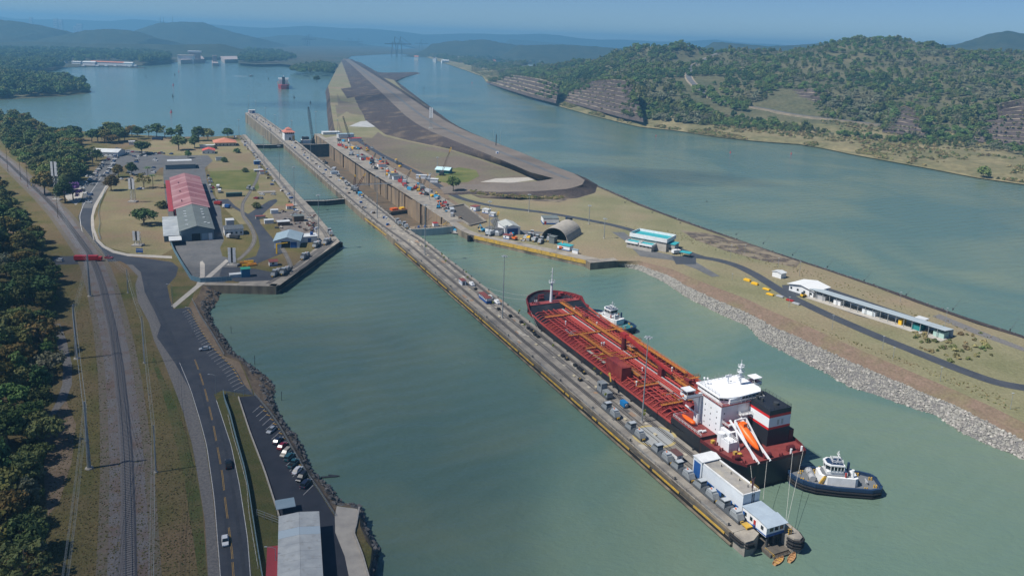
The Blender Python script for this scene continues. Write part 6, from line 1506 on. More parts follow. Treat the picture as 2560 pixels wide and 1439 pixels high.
bld('boat_office', 'tiny pale roofed kiosk at the right end of the open shed', (2288,806), 4.4, 3.6, 2.6, None, rz=RL, wall=None, roof=M_wr, items=[('post',.2,.3,.2,.3,0,2.6,M_steel),('post',4,4.2,.2,.3,0,2.6,M_steel),('post',4,4.2,3.2,3.4,0,2.6,M_steel)])
# buildings along the drained chamber, far end
for (x,y,w,l,h), lab, wm, rm in (((846,346,20,10,5),'white and blue building at the far right lock corner',M_white,M_blr),((808,337,22,12,3),'pale flat roof pavilion at the far end of the drained chamber',M_hwall,M_wr),((872,354,16,8,3.6),'white cabin with red roof beside the tall lattice crane',M_white,M_redr),((902,400,8,5,3),'grey cabin beside the second lamp mast of the drained chamber',M_hwall,M_grr),((975,444,8,6,3.2),'grey cabin pair, left one, above the drained chamber',M_hwall,M_grr),((984,450,9,6,3.2),'grey cabin pair, right one, above the drained chamber',M_hwall,M_grr),((946,418,8,5,3),'white kiosk with pink roof above the drained chamber',M_white,M_orr),((1040,446,13,4,3),'long pale trailer beside the teal hut road',M_hwall,M_wr),((1075,456,7,5,3),'white cabin with grey roof beside the yellow cranes',M_white,M_wr),((828,436,6,3,2.4),'blue grey hut on the centre wall left of the drained chamber',M_hwall,M_groof)):
    bld('works_cabin', lab, (x,y), w, l, h, None, wall=wm, roof=rm, ov=.3, rz=LROT+(-.5 if x > 1030 else 0))
# panel towers (channel range markers)
def range_tower(label, b, ty, pw=1.7, ph=9.0):
    p = G(*b); h = zat(p, ty); o = thing('range_tower', label, 'tower', p, 0, 'white panel range towers')
    MB().box(-3,3,-2.4,2.4,0,.9).build('plinth', M_concl, o)
    for x in (-1.3,1.3):
        for y in (-1.1,1.1): MB().beam((x*1.2,y*1.2,.9),(x*.75,y*.75,h-1),.22).build('leg', M_steel, o)
    m = MB(); k = max(3,int(h/3))
    for i in range(k):
        z0, z1 = .9+(h-2)*i/k, .9+(h-2)*(i+1)/k
        for y in (-1.2,1.2): m.beam((-1.35,y,z0),(1.35,y,z1),.1); m.beam((1.35,y,z0),(-1.35,y,z1),.1)
        for x in (-1.35,1.35): m.beam((x,-1.2,z0),(x,1.2,z1),.1)
    m.build('bracing', M_steel, o)
    for x in (-2.2,.5): 
        for j in (0,1): MB().box(x,x+pw,-1.6,-1.45,h-ph+j*ph/2+.06,h-ph+(j+1)*ph/2-.06).build('white_panel', M_white, o)
    MB().box(-.5,.5,-1.55,-1.42,h-ph,h).build('dark_slot', M_black, o)
range_tower('white panel tower among the trees by the railway', (143,500), 403, 1.7, 11)
range_tower('white panel tower on the dry grass left of the red shed', (333,505), 446, 1.7, 8)
range_tower('low white panel tower beside the lone dark tree', (345,614), 576, 1.4, 6)
range_tower('white panel tower on the left quay near yellow drums', (583,664), 617, 1.6, 8.5)
range_tower('panel tower on the dam crest', (1077,322), 272, 2.2, 14)
# range tower stands on the crest
[o for o in col.objects if o.get('label') == 'panel tower on the dam crest'][0].location = G(1077,322,CREST)
o = thing('signal_mast', 'slim dark mast pair on the dam crest by the channel', 'mast', G(1240,364,CREST)); MB().box(-.5,.5,-.5,.5,0,13).build('trunk', M_dsteel, o); MB().cyl((-3.5,0,0),(-3.5,0,18),.12).build('thin_pole', M_steel, o); MB().cyl((5,3,0),(5,3,16),.12).build('thin_pole', M_steel, o)
o = thing('signal_box', 'white cabinet on the dam crest', 'cabinet', G(1243,384,CREST)); MB().box(-1.6,1.6,-1,1,0,2.4).build('case', M_white, o); MB().box(-.2,1.2,-1.05,-1,.2,2).build('door', M_blue, o)
o = thing('info_sign', 'blue information board by the left road junction', 'sign', G(349,634)); MB().box(-2,2,-.12,.12,.8,3.2).build('board', M_blue, o); MB().box(-1.6,-1.4,-.1,.1,0,.8).build('post', M_dsteel, o); MB().box(1.4,1.6,-.1,.1,0,.8).build('post', M_dsteel, o); MB().box(-2.02,2.02,-.14,-.12,2.3,2.5).build('white_stripe', M_white, o)
# ================================================================ CRANES, VEHICLES, WORKS CLUTTER
def lattice(m, a, b, w, n, r=.14):
    a, b = Vector(a), Vector(b); d = (b-a).normalized(); u = d.cross(Vector((0,0,1))); u = u.normalized() if u.length > .01 else Vector((1,0,0)); v = u.cross(d)
    prev = None
    for i in range(n+1):
        k = i/n; ww = w*(0.35+.65*min(1, min(k,1-k)*5+.1)); c = a.lerp(b, k)
        q = [c+u*(ww*x)+v*(ww*y) for x, y in ((-.5,-.5),(.5,-.5),(.5,.5),(-.5,.5))]
        if prev:
            for j in range(4): m.beam(prev[j], q[j], r*1.5); m.beam(prev[j], q[(j+1) % 4], r)
        prev = q
    return m
def crane(label, b, tx, ty, D=None, body=M_mule, boom=M_dsteel, tip=None, rz=0.0, big=1.0, barge=False):
    p = G(*b); o = thing('lattice_crane', label, 'crane', p, rz, 'works cranes')
    for x in (-1.7,1.7): MB().box((x-.45)*big,(x+.45)*big,-3*big,3*big,0,1.0*big).build('crawler', M_dsteel, o)
    MB().box(-1.7*big,1.7*big,-2.6*big,2.2*big,1.1*big,3.4*big).build('engine_house', body, o); MB().box(.4*big,1.8*big,2.2*big,3.6*big,1.1*big,3.3*big).build('cab', M_glass if body is M_dsteel else M_white, o)
    h = zat(p, ty); f = (p-Vector((0,0,CAM_H))).dot(fwd)/FPX
    top = Matrix.Rotation(-rz,4,'Z') @ Vector(((tx-b[0])*f, 2.0, h)); base = Vector((0,2.0*big,1.6*big))
    n = max(6, int((top-base).length/2.2)); mid = base.lerp(top, .82)
    lattice(MB(), base, mid, 1.3*big, n, .09*big+.05).build('boom', boom, o); lattice(MB(), mid, top, 1.0*big, 3, .09*big+.05).build('boom_tip', tip or boom, o)
    MB().beam((0,-2*big,3.4*big), base.lerp(top,.9), .08).build('stay', M_dsteel, o)
    return o
crane('tall black lattice crane at the far right of the drained chamber', (874,352), 857, 292, big=1.3, body=M_dsteel)
crane('lattice crane on the works ground over the chamber edge', (878,388), 872, 352, body=M_mulew, boom=M_mulew)
crane('dark crane bending over the chamber beside blue sheeting', (930,408), 938, 384, body=M_dsteel)
crane('white bodied lattice crane near the grey cabin pair', (1012,458), 1027, 424, tip=M_yellow2, body=M_mulew)
crane('crane with upright yellow tipped boom above the chamber', (1052,470), 1048, 440, tip=M_yellow2)
crane('crane with leaning yellow tipped boom beside the upright one', (1056,474), 1070, 434, tip=M_yellow2, rz=.3)
crane('brown lattice crane with yellow tip on the centre wall', (890,478), 912, 434, tip=M_yellow2, boom=mat('rust_brown',(0.13,0.05,0.04),rough=.7))
crane('second brown crane with yellow tip on the centre wall', (884,474), 887, 438, tip=M_yellow2, boom=MATS['rust_brown'])
crane('white lattice crane behind the yellow fender wall', (1225,588), 1245, 530, tip=M_yellow2, body=M_mulew, boom=mat('olive_boom',(0.16,0.16,0.11),rough=.6), rz=-.5)
crane('rust coloured crane with yellow boom head on the brown flat', (1104,438), 1126, 368, tip=M_yellow2, body=M_dsteel, boom=mat('brown_boom',(0.22,0.16,0.12),rough=.8), big=1.1)
# crane barge in the far lock entrance
cb_ = thing('crane_barge', 'dark crane barge with tall lattice boom at the far lock entrance', 'crane barge', W(968,171,LAKE_Z+9), LROT)
MB().box(-10,10,-10,16,-6,.8).build('hull', M_dsteel, cb_); MB().box(-7,3,2,12,.8,5).build('deckhouse', M_white, cb_); MB().box(-6,2,4,10,5,8.5).build('bridge', M_dsteel, cb_); MB().box(4,8,-2,5,.8,6).build('crane_house', M_dsteel, cb_)
lattice(MB(), (5.5,-2,3), (1.5,4,zat(W(968,171,-5),268)), 2.0, 14, .2).build('boom', M_dsteel, cb_)
for x in (-8,9): MB().cyl((x,-8,-4),(x,-8,11),.5).build('spud', M_dsteel, cb_)
# small work barge by the caisson
wb = thing('work_barge', 'small work barge with blue tarpaulin beside the caisson', 'barge', G(1140,583,CANAL_Z), LROT-.9); MB().box(-5.2,5.2,-3,3,-.5,.9).build('hull', M_dsteel, wb); MB().box(-5,5,-2.8,2.8,.9,1.0).build('deck', M_concl, wb); MB().box(-2.6,1,-1.4,1.6,1,2.6).build('winch_unit', M_mulew, wb); MB().add([(-3,-1.6,2.6),(1.2,-1.6,2.6),(1.2,1.8,2.6),(-3,1.8,2.6),(-1,0,3.5)],[(0,1,4),(1,2,4),(2,3,4),(3,0,4)]).build('tarpaulin', mat('tarp_blue',(0.03,0.24,0.42),rough=.7), wb)
for x in (-4,3): MB().cyl((x,-3.1,.4),(x,-3.3,.4),.5,.5,10).build('tyre_fender', M_black, wb)
rf = thing('repair_raft', 'cluttered work raft on the floor of the drained chamber', 'raft', G(1000,527,-14.5), LROT+.3); MB().box(-12,12,-4,4,0,1.4).build('hull', M_concd, rf); MB().box(-9,-3,-2,2,1.4,3.2).build('machine', M_orange, rf); MB().box(0,4,-2,2,1.4,2.8).build('machine', M_yellow2, rf); MB().rail([(-12,-4,1.4),(12,-4,1.4)],1.2,.06,2).build('railing', M_orange, rf)
gb = thing('footbridge', 'thin steel footbridge spanning the drained chamber', 'bridge', W(668,157,0), LROT); MB().box(0,34,-.8,.8,.4,.6).build('deck', M_steel, gb); MB().rail([(0,-.8,.6),(34,-.8,.6)],1.1,.06,3).build('railing', M_steel, gb); MB().rail([(0,.8,.6),(34,.8,.6)],1.1,.06,3).build('railing', M_steel, gb)
# island quay culvert pit: flat sheet, its shaded depth painted dark
pit = [qst(*q) for q in ((1106,522),(1160,512),(1215,555),(1175,565))]
structure(sheet([W(s,t_) for s, t_ in pit], .012).build('pit_shade_patch', M_concd)); 
m = MB()
for (a,b),(c,d) in zip(pit, pit[1:]+pit[:1]): m.beam(W(a,b,.5), W(c,d,.5), .8, 1.0)
structure(m.build('pit_kerb', M_conc))

# --- vehicles
VC = {n: mat('car_'+n, c, rough=.35, coat=.6) for n, c in dict(white=(0.66,0.67,0.67), silver=(0.38,0.40,0.42), grey=(0.16,0.17,0.18), black=(0.018,0.019,0.022), red=(0.26,0.012,0.025), blue=(0.03,0.07,0.18), navy=(0.018,0.026,0.05), teal=(0.03,0.11,0.13), beige=(0.42,0.38,0.30), yellow=(0.62,0.40,0.03), orange=(0.55,0.14,0.03)).items()}
M_tyre = mat('tyre', (0.012,0.012,0.012), rough=.9); M_hl = mat('headlight', (0.75,0.75,0.72), rough=.2); M_tl = mat('tail_light', (0.30,0.01,0.01), rough=.3)
def car_body(kind):
    L, Wd = {'sedan':(4.5,1.76),'suv':(4.6,1.86),'pickup':(5.2,1.86)}[kind]; h = {'sedan':.92,'suv':1.08,'pickup':1.05}[kind]
    y0, y1 = -L/2, L/2; w = Wd/2; rings = []
    for y, ww, zt in ((y0,.86,h*.72),(y0+.12,.96,h*.86),(y0+1.0,1,h),(0,1,h),(y1-1.0,.98,h*.93),(y1-.25,.92,h*.80),(y1,.80,h*.62)):
        rings.append([(-w*ww,y,.28),(w*ww,y,.28),(w*ww,y,zt*.72),(w*ww*.93,y,zt),(-w*ww*.93,y,zt),(-w*ww,y,zt*.72)])
    body = MB().loft(rings); r = w*.88; t = w*.72
    if kind == 'sedan': g = [(-1.75,h-.02,r),(-1.15,1.40,t),(.45,1.42,t),(1.15,h-.02,r)]
    elif kind == 'suv': g = [(-2.15,h-.02,r),(-1.95,1.70,t),(.35,1.72,t),(1.15,h-.02,r)]
    else: g = [(-.75,h-.02,r),(-.55,1.72,t),(.75,1.72,t),(1.5,h-.02,r)]
    glass = MB().loft([[(-ww,y,h-.05),(ww,y,h-.05),(ww,y,z),(-ww,y,z)] for y, z, ww in g])
    roof = MB().loft([[(-t*1.02,y,z),(t*1.02,y,z),(t*.9,y,z+.06),(-t*.9,y,z+.06)] for y, z in ((g[1][0]-.05,g[1][1]-.03),(g[2][0]+.05,g[2][1]-.03))])
    return body, glass, roof, L, Wd, h
protos = {}
for kind in ('sedan','suv','pickup'):
    body, glass, roof, L, Wd, h = car_body(kind); parts = [('body',body,[VC['white']]),('windows',glass,[M_glass]),('roof',roof,[VC['white']])]
    for x in (-1,1):
        parts.append(('headlight', MB().cbox((x*Wd*.34,L/2-.06,h*.62),(.36,.14,.18)), [M_hl])); parts.append(('tail_light', MB().cbox((x*Wd*.38,-L/2+.03,h*.68),(.26,.1,.2)), [M_tl]))
        for y in (-1,1): parts.append(('wheel', MB().cyl((x*(Wd/2-.2),y*L*.3,.33),(x*(Wd/2+.01),y*L*.3,.33),.33,.33,12), [M_tyre]))
    if kind == 'pickup': parts.append(('load_bed', MB().box(-.75,.75,-2.4,-.9,h+.01,h+.03), [M_black]))
    protos[kind] = [(n, m.mesh('car_'+kind+'_'+n, mt)) for n, m, mt in parts]
    small = MB(); small.add(body.v, body.f, 0); small.add(roof.v, roof.f, 0); small.add(glass.v, glass.f, 1)
    for x in (-1,1):
        for y in (-1,1): small.cyl((x*(Wd/2-.2),y*L*.3,.33),(x*(Wd/2+.01),y*L*.3,.33),.33,.33,8,2)
    protos[kind+'_small'] = small.mesh('car_'+kind+'_small', [VC['white'], M_glass, M_tyre])
def car(kind, color, p, rz, label, group, full=True):
    if full:
        o = thing('pickup_truck' if kind == 'pickup' else 'car', label, 'pickup' if kind == 'pickup' else 'car', p, rz, group)
        for n, me in protos[kind]:
            c = mkobj(n, me, o)
            if n in ('body','roof'): c.material_slots[0].link = 'OBJECT'; c.material_slots[0].material = VC[color]
    else:
        o = tag(mkobj('pickup_truck' if kind == 'pickup' else 'car', protos[kind+'_small'], None, p, rz), label, 'pickup' if kind == 'pickup' else 'car', group)
        o.material_slots[0].link = 'OBJECT'; o.material_slots[0].material = VC[color]
    return o
def hd(x0,y0,x1,y1):
    a, b = G(x0,y0), G(x1,y1); return math.atan2(-(b-a).x, (b-a).y)
car('sedan','white',G(563,1354,.02), hd(563,1300,571,1439), 'white sedan driving down the road at the bottom left', 'moving cars')
car('pickup','black',G(571,1163,.02), hd(574,1210,560,1090), 'black pickup driving up the left road', 'moving cars')
car('sedan','silver',G(512,874,.03), hd(534,872,500,876), 'lone silver sedan parked on the angled bays by the bay', 'parked cars by the bay')
ra = hd(668,1090,695,1066)
for (x,y),k,c,l in zip(((679,1077),(695,1104),(706,1117),(714,1135),(724,1145),(734,1161),(744,1178),(754,1196),(765,1212)), ('sedan','sedan','sedan','suv','suv','pickup','sedan','suv','suv'), ('silver','navy','red','beige','teal','teal','white','black','navy'),
    ('silver sedan alone at the top of the lower car park row','dark navy sedan beside the red one in the lower car park','dark red sedan in the lower car park','beige people carrier beside the red sedan in the lower car park','dark teal hatchback beside the beige car in the lower car park','teal pickup in the middle of the lower car park row','white sedan in the lower car park row','black car between the white sedan and the last car','dark navy off roader, lowest of the lower car park row')):
    car(k, c, G(x,y,.02), ra+(math.pi if rnd.random() < .3 else 0), l, 'cars in the lower car park')
# upper car park, rows of small cars
rows_ = [('in the long left column', [(208+rnd.uniform(-2,2)+i*4.2, 470-i*5.2) for i in range(12)], R(70)), ('in the crowded middle aisle', [(268+i*2.4, 434-i*4.4) for i in range(9)], R(60)), ('facing the top grass', [(312+i*9.5, 380+i*.5) for i in range(11)], R(80)), ('along the red shed road', [(520+i*1.7, 440+i*8) for i in range(6)], R(20)), ('in the column by the trees', [(222,507),(216,500),(222,494),(226,488),(214,484),(206,477),(200,470),(206,463),(212,458),(196,452)], R(70)), ('in the lower double row', [(218,442),(226,441),(243,441),(251,441),(260,441),(230,452),(240,449)], R(10)), ('up the left aisle', [(240,432),(246,427),(250,423),(254,417),(253,411),(257,407),(264,402),(271,400),(258,403)], R(65)), ('up the right aisle', [(283,422),(284,415),(283,409),(284,403),(288,398),(293,395),(287,392)], R(65)), ('before the warehouse', [(262,386),(270,387),(256,393),(252,391),(246,392)], R(5)), ('along the top edge', [(318,385),(326,389),(336,392),(346,392),(353,390),(363,391),(376,384),(388,386),(403,382),(428,386)], R(75)), ('in the middle island bays', [(340,402),(341,406),(344,399),(320,433),(330,437),(386,398),(388,402),(382,428),(384,420),(384,432)], R(70)), ('outside the memorial garden', [(347,474),(353,473),(318,452),(302,449),(326,448)], R(80)), ('beside the grey shed yard', [(529,456),(533,470),(527,449),(516,480)], R(20)), ('near the left lock wall', [(655,487),(683,487),(640,497),(651,497),(535,502),(540,505)], R(75)), ('on the works ground', [(905,388),(911,391),(845,349),(850,350),(986,425),(968,424),(930,370),(1020,470)], R(40)), ('by the railway crossing', [(52,642),(148,653),(272,646),(232,463)], R(80))]
cols = ['white','silver','white','grey','blue','silver','black','white','silver','red','grey','navy','white','beige']; seen = 0
for desc, pts, rz in rows_:
    for i, (x, y) in enumerate(pts):
        c = cols[(seen*5+i*3) % len(cols)]; k = ('sedan','suv','sedan','pickup','suv')[(seen+i) % 5]; seen += 1
        car(k, c, G(x,y,.02), rz+rnd.uniform(-.08,.08), '%s %s %s, %s of its row' % (c, {'sedan':'sedan','suv':'hatchback','pickup':'pickup'}[k], desc, ORD[i]), 'cars in the upper lots', False)
def truck(name, label, p, rz, L, body, cabm, h=2.8, cat='truck', w=2.4):
    o = thing(name, label, cat, p, rz); MB().box(-w/2,w/2,-L/2,L/2-2.2,.9,h).build('box_body', body, o); MB().box(-w/2+.05,w/2-.05,L/2-2.1,L/2,.6,2.5).build('cab', cabm, o); MB().box(-w/2+.15,w/2-.15,L/2-.9,L/2+.02,1.5,2.2).build('windscreen', M_glass, o)
    MB().box(-.5,.5,-L/2,L/2-.2,.5,.9).build('chassis', M_dsteel, o)
    for x in (-1,1):
        for y in (-L/2+1.2,L/2-1.2): MB().cyl((x*(w/2-.35),y,.48),(x*(w/2),y,.48),.48,.48,12).build('wheel', M_tyre, o)
    return o
def bigbus(): pass
rt = truck('fire_truck', 'long red truck crossing the railway on the left road', G(221,652), R(-82), 14.5, M_brred if 0 else mat('truck_red',(0.42,0.02,0.025),rough=.4), MATS['truck_red'], 3.2, 'truck')
MB().box(-1.22,-1.2,-6.6,3.8,1.9,2.1).build('white_stripe', M_white, rt)
truck('tank_truck', 'white cabbed truck with dark tank before the dark roofed store', G(583,596), R(75), 8.5, M_dsteel, M_white, 2.6); truck('box_truck', 'white box truck parked on the shed road', G(545,470), R(18), 8, M_white, M_white); truck('box_truck', 'second white box truck behind the first on the shed road', G(549,481), R(18), 7, M_white, M_white); truck('box_truck', 'white truck beside the turquoise canopy', G(1690,634), R(-60), 6, M_white, M_white); truck('box_truck', 'dark truck on the island road beyond the hangar', G(1422,552), R(30), 6, M_dsteel, M_navy); truck('box_truck', 'red truck among the yard vehicles by the grey shed', G(545,512), R(70), 6, M_red, M_red); truck('box_truck', 'blue truck beside the red truck in the shed yard', G(566,520), R(70), 6, M_blue, M_white); truck('coach', 'dark coach parked by the lakeside trees', G(394,350), R(85), 13, M_navy, M_navy, 3.2, 'bus')
# heavy plant and material heaps on the works ground
wcols = [M_yellow2, M_orange, mat('tarp_blue','ffffff'), M_mulew, M_red, M_pipe, M_dsteel, M_wood]
wl = [(858,352,1),(866,366,5),(880,372,0),(896,374,2),(902,372,4),(912,362,4),(918,374,4),(918,378,0),(946,402,2),(951,403,2),(952,406,1),(960,396,3),(968,412,4),(990,404,0),(998,412,6),(1000,418,0),(990,436,1),(1040,470,1),(1066,488,6),(1080,492,0),(1094,493,0),(1072,480,5),(1030,476,7),(1100,506,6),(1110,512,6),(1096,520,2),(1120,530,2),(1130,540,5),(1150,548,7),(870,464,5),(864,458,3),(855,448,7),(900,488,2),(906,492,5),(893,484,6),(835,425,5),(815,410,6),(846,440,3),(1046,478,0),(1060,476,3)]
for i in range(44):
    q = proj(W(rnd.uniform(545,960), 197+abs(rnd.gauss(0,9)))); wl.append((q[0],q[1],rnd.randrange(8)))
for i in range(10):
    s_ = rnd.uniform(425,505); q = proj(W(s_, 200+max(0,482-s_)*.57+rnd.random()*16)); wl.append((q[0],q[1],rnd.randrange(8)))
wl.sort(key=lambda q: q[1])
NTH = ORD+['twenty '+q for q in ORD]+['forty '+q for q in ORD]+['sixty '+q for q in ORD]+['eighty '+q for q in ORD]
for i, (x, y, c) in enumerate(wl):
    nm = ('material_pile','excavator','container_unit','compressor')[i % 4]; o = thing(nm, '%s %s on the lock works, %s counted away from the near end' % (('yellow','orange','blue','pale','red','grey','dark','brown')[c], {'material_pile':'stacked load','excavator':'digger','container_unit':'container','compressor':'compressor'}[nm], NTH[len(wl)-1-i]), nm.replace('_',' ').split()[0] if nm != 'material_pile' else 'material pile', G(x,y), LROT+rnd.uniform(-.6,.6), 'lock works equipment')
    f = rnd.uniform(.8,1.3)
    if nm == 'excavator':
        for q in (-1,1): MB().box(q*1.1-.3,q*1.1+.3,-1.8,1.8,0,.8).build('track', M_dsteel, o)
        MB().box(-1.2,1.2,-1.8,1.2,.9,2.2).build('body', wcols[c], o); MB().box(-1.1,0,-.2,1.1,2.2,3.1).build('cab', M_glass, o); MB().beam((.4,1,1.8),(.4,3.6,4.2),.4).beam((.4,3.6,4.2),(.4,5.6,2),.35).build('arm', wcols[c], o); MB().cbox((.4,5.6,1.4),(1,.9,.9)).build('bucket', M_dsteel, o)
    elif nm == 'container_unit': MB().box(-1.2*f,1.2*f,-3*f,3*f,.15,2.5).build('case', wcols[c], o); MB().box(-1.1*f,1.1*f,-3*f-.05,-3*f,.3,2.3).build('door', M_pipe, o)
    elif nm == 'compressor': MB().box(-1,1,-1.6,1.6,.5,1.9).build('hood', wcols[c], o); MB().cyl((-1,-.6,.4),(1,-.6,.4),.4,.4,10).build('wheel', M_tyre, o); MB().beam((0,1.6,.6),(0,3,.5),.12).build('drawbar', M_dsteel, o)
    else:
        for k in range(4): MB().cbox((rnd.uniform(-1.5,1.5),rnd.uniform(-1.5,1.5),.4+.25*k),(rnd.uniform(1,3),rnd.uniform(.8,2),.7),rnd.uniform(0,3)).build('load', wcols[(c+k*(k % 2)) % 8], o)
for i in range(74):
    left = i < 34; k = i/33 if left else (i-34)/39; s_ = 1010-k*505 if left else 1270-k*750; a = W(s_, 97.6-rnd.uniform(0,7)) if left else W(s_, rnd.uniform(cwL(s_)+5.5,cwR(s_)-5)); o = thing('stacked_crate', 'small %s gear stack %s, %s from far end' % (('pale','blue','grey','rusty')[i % 4], 'along the left lock wall' if left else 'on the centre wall', NTH[i if left else i-34]), 'crate', Vector((a.x,a.y,.03)), LROT+rnd.uniform(-.3,.3), 'gear along the left lock wall' if left else 'gear on the centre wall')
    for j in range(2): MB().cbox((rnd.uniform(-1,1),j*1.7-.8,.6),(rnd.uniform(1,2.4),rnd.uniform(.9,1.6),rnd.uniform(.7,1.8))).build('crate', [M_white,M_blue,M_pipe,M_wood][(i+j) % 4], o)
# scrap in the left works yard
for i in range(26):
    x, y = rnd.uniform(700,790), rnd.uniform(535,585)
    if x < 700+(y-535)*.6-10: x += 40
    o = thing('scrap_heap', 'heap of scrap metal in the works yard, %s from the top' % (ORD+['twenty '+q for q in ORD])[i], 'scrap', G(x, 530+i*2.1), rnd.uniform(0,3), 'scrap in the works yard')
    for k in range(4): MB().cbox((rnd.uniform(-2,2),rnd.uniform(-2,2),.35+.2*k),(rnd.uniform(.6,3),rnd.uniform(.4,1.4),rnd.uniform(.3,.9)),rnd.uniform(0,3)).build('piece', rnd.choice([M_wood,M_pipe,M_dsteel,MATS['rust_brown'],M_concl]), o)
for i, (x,y,c) in enumerate(((612,660,0),(622,657,1),(617,664,1),(629,664,0))):
    o = thing('float_stack', '%s stack of yellow floats on the left quay' % ORD[i], 'floats', G(x,y), R(10+i*9), 'yellow floats'); 
    for k in range(3): MB().box(-2.6,2.6,-1.2+k*.85,-.5+k*.85,0,1.0+.5*(k == 1)).build('float', M_yellow2 if c else mat('float_orange',(0.62,0.27,0.04),rough=.6), o)
for i, (x,y,c) in enumerate(((1868,702,M_yellow2),(1887,711,M_yellow2),(1916,724,M_yellow2),(1925,737,M_yellow2),(1950,742,M_pipe),(1975,752,M_red),(1990,760,M_pipe))):
    o = thing('stored_pontoon', ('yellow pontoon block, leftmost by the island road','second yellow pontoon block by the island road','long yellow pontoon by the island road','thin yellow pontoon nearest the rocks','grey pipe bundle by the island road','red rack of pipes by the island road','pale pipe bundle beside the red rack')[i], 'pontoon', G(x,y), RL+.1); MB().box(-2,2,-.9,.9,.1,1.0 if i < 2 else .7).build('body', c, o); MB().box(-1.6,1.6,-.7,.7,1.0 if i < 2 else .7,1.3 if i < 2 else .85).build('top', c, o)
o = thing('wheel_loader', 'small yellow loader parked beside the boat office', 'loader', G(2007,742), RL); MB().box(-.8,.8,-1.4,1.4,.7,1.7).build('body', M_yellow2, o); MB().box(-.6,.6,-.9,.3,1.7,2.7).build('cab', M_glass, o); MB().cbox((0,2.1,.6),(1.8,.7,.8)).build('bucket', M_yellow2, o)
for x in (-.8,.8):
    for y in (-.9,.9): MB().cyl((x-.2,y,.5),(x+.2,y,.5),.5,.5,10).build('wheel', M_tyre, o)
# ================================================================ ROCKS AND VEGETATION
import numpy as np
def rock_mesh(seed, mt, name):
    r = random.Random(seed); bm = bmesh.new(); bmesh.ops.create_icosphere(bm, subdivisions=1, radius=1.0)
    for v in bm.verts: v.co *= r.uniform(.72,1.18)
    for v in bm.verts: v.co.z *= r.uniform(.6,.8)
    me = bpy.data.meshes.new(name); bm.to_mesh(me); bm.free(); me.materials.append(mt); return me
M_stone = mat('riprap_stone', (0.370,0.350,0.310), (0.235,0.226,0.208), .8, .9, rand=.34, bump=.04, bscale=3, coords='pos')
M_dstone = mat('dark_stone', (0.085,0.085,0.088), (0.150,0.145,0.135), .8, .9, rand=.3)
def stones(parent, top, wat, n, smin, smax, mt, zoff=0.0, near=Vector((0,0,0)), keep=300):
    ms = [rock_mesh(i+n, mt, 'stone') for i in range(6)]; N_ = 300
    T, B = resample(top, N_), resample(wat, N_); items = []
    for i in range(n):
        k = rnd.random()*(N_-1.01); j = int(k); f = k-j; v = rnd.random()
        a = T[j].lerp(T[j+1], f); b = B[j].lerp(B[j+1], f); p = a.lerp(b, v*1.04-.02)
        s = smin+(smax-smin)*rnd.random()**1.8
        items.append((p+Vector((0,0,s*.12+zoff)), s, rnd.randrange(6)))
    items.sort(key=lambda q: (q[0]-Vector((0,0,CAM_H))).length/q[1])
    big = MB()
    for i, (p, s, k) in enumerate(items):
        rot = (rnd.uniform(-.5,.5), rnd.uniform(-.5,.5), rnd.uniform(0,6.3)); sc_ = (s*rnd.uniform(.8,1.25), s*rnd.uniform(.7,1.0), s*rnd.uniform(.7,1))
        if i < keep:
            o = mkobj('stone', ms[k], parent, p); o.rotation_euler = rot; o.scale = sc_
        else:
            from mathutils import Euler
            M_ = Euler(rot).to_matrix(); me = ms[k]
            big.add([M_ @ Vector((v.co.x*sc_[0], v.co.y*sc_[1], v.co.z*sc_[2])) + p for v in me.vertices], [tuple(q.vertices) for q in me.polygons])
    if len(items) > keep: structure(big.build('loose_stones', mt, parent), 'stuff')
rp_ = structure(thing('riprap', 'x', 'x')); del rp_['category']; rp_['label'] = 'band of loose grey boulders along the island bank'
stones(rp_, rr_mid, rr_wat, 8200, .28, .82, M_stone)
rb_ = structure(thing('bay_rocks', 'x', 'x')); del rb_['category']; rb_['label'] = 'dark boulders round the bay on the left bank'
stones(rb_, [a.lerp(b,.35) for a, b in zip(btw, bww)], bww, 1300, .4, 1.2, M_dstone)
db_ = structure(thing('channel_rocks', 'x', 'x')); del db_['category']; db_['label'] = 'dark rocks along the channel shore of the island'
stones(db_, [a.lerp(b,.2) for a, b in zip(ie[40:], ic[40:])], ic[40:], 1500, .4, 1.0, M_dstone, keep=200)

def inpoly(x, y, poly):
    c = False; j = len(poly)-1
    for i in range(len(poly)):
        if (poly[i][1] > y) != (poly[j][1] > y) and x < (poly[j][0]-poly[i][0])*(y-poly[i][1])/(poly[j][1]-poly[i][1])+poly[i][0]: c = not c
        j = i
    return c
# --- foliage
def leafmat(name, c1, c2, rand=.34):
    m = mat(name, c1, c2, .35, .7, rand=rand, spec=.15, coords='pos')
    bs = m.node_tree.nodes['Principled BSDF']
    bs.inputs['Subsurface Weight'].default_value = 0.0
    return m
ML = dict(dark=leafmat('leaf_dark', (0.043,0.083,0.030), (0.079,0.124,0.040)), green=leafmat('leaf_green', (0.074,0.130,0.036), (0.132,0.182,0.053)), olive=leafmat('leaf_olive', (0.149,0.162,0.056), (0.100,0.132,0.049)), gold=leafmat('leaf_gold', (0.207,0.145,0.039), (0.110,0.117,0.039)), grey=leafmat('leaf_grey', (0.182,0.182,0.113), (0.124,0.140,0.083)), lime=leafmat('leaf_lime', (0.150,0.165,0.050), (0.100,0.125,0.040)), purple=leafmat('leaf_purple', (0.193,0.083,0.331), (0.124,0.083,0.166)), straw=leafmat('dry_stalks', (0.300,0.250,0.120), (0.200,0.180,0.080)))
M_bark = mat('bark', (0.150,0.125,0.100), (0.090,0.075,0.060), 2.0, .9, coords='obj')
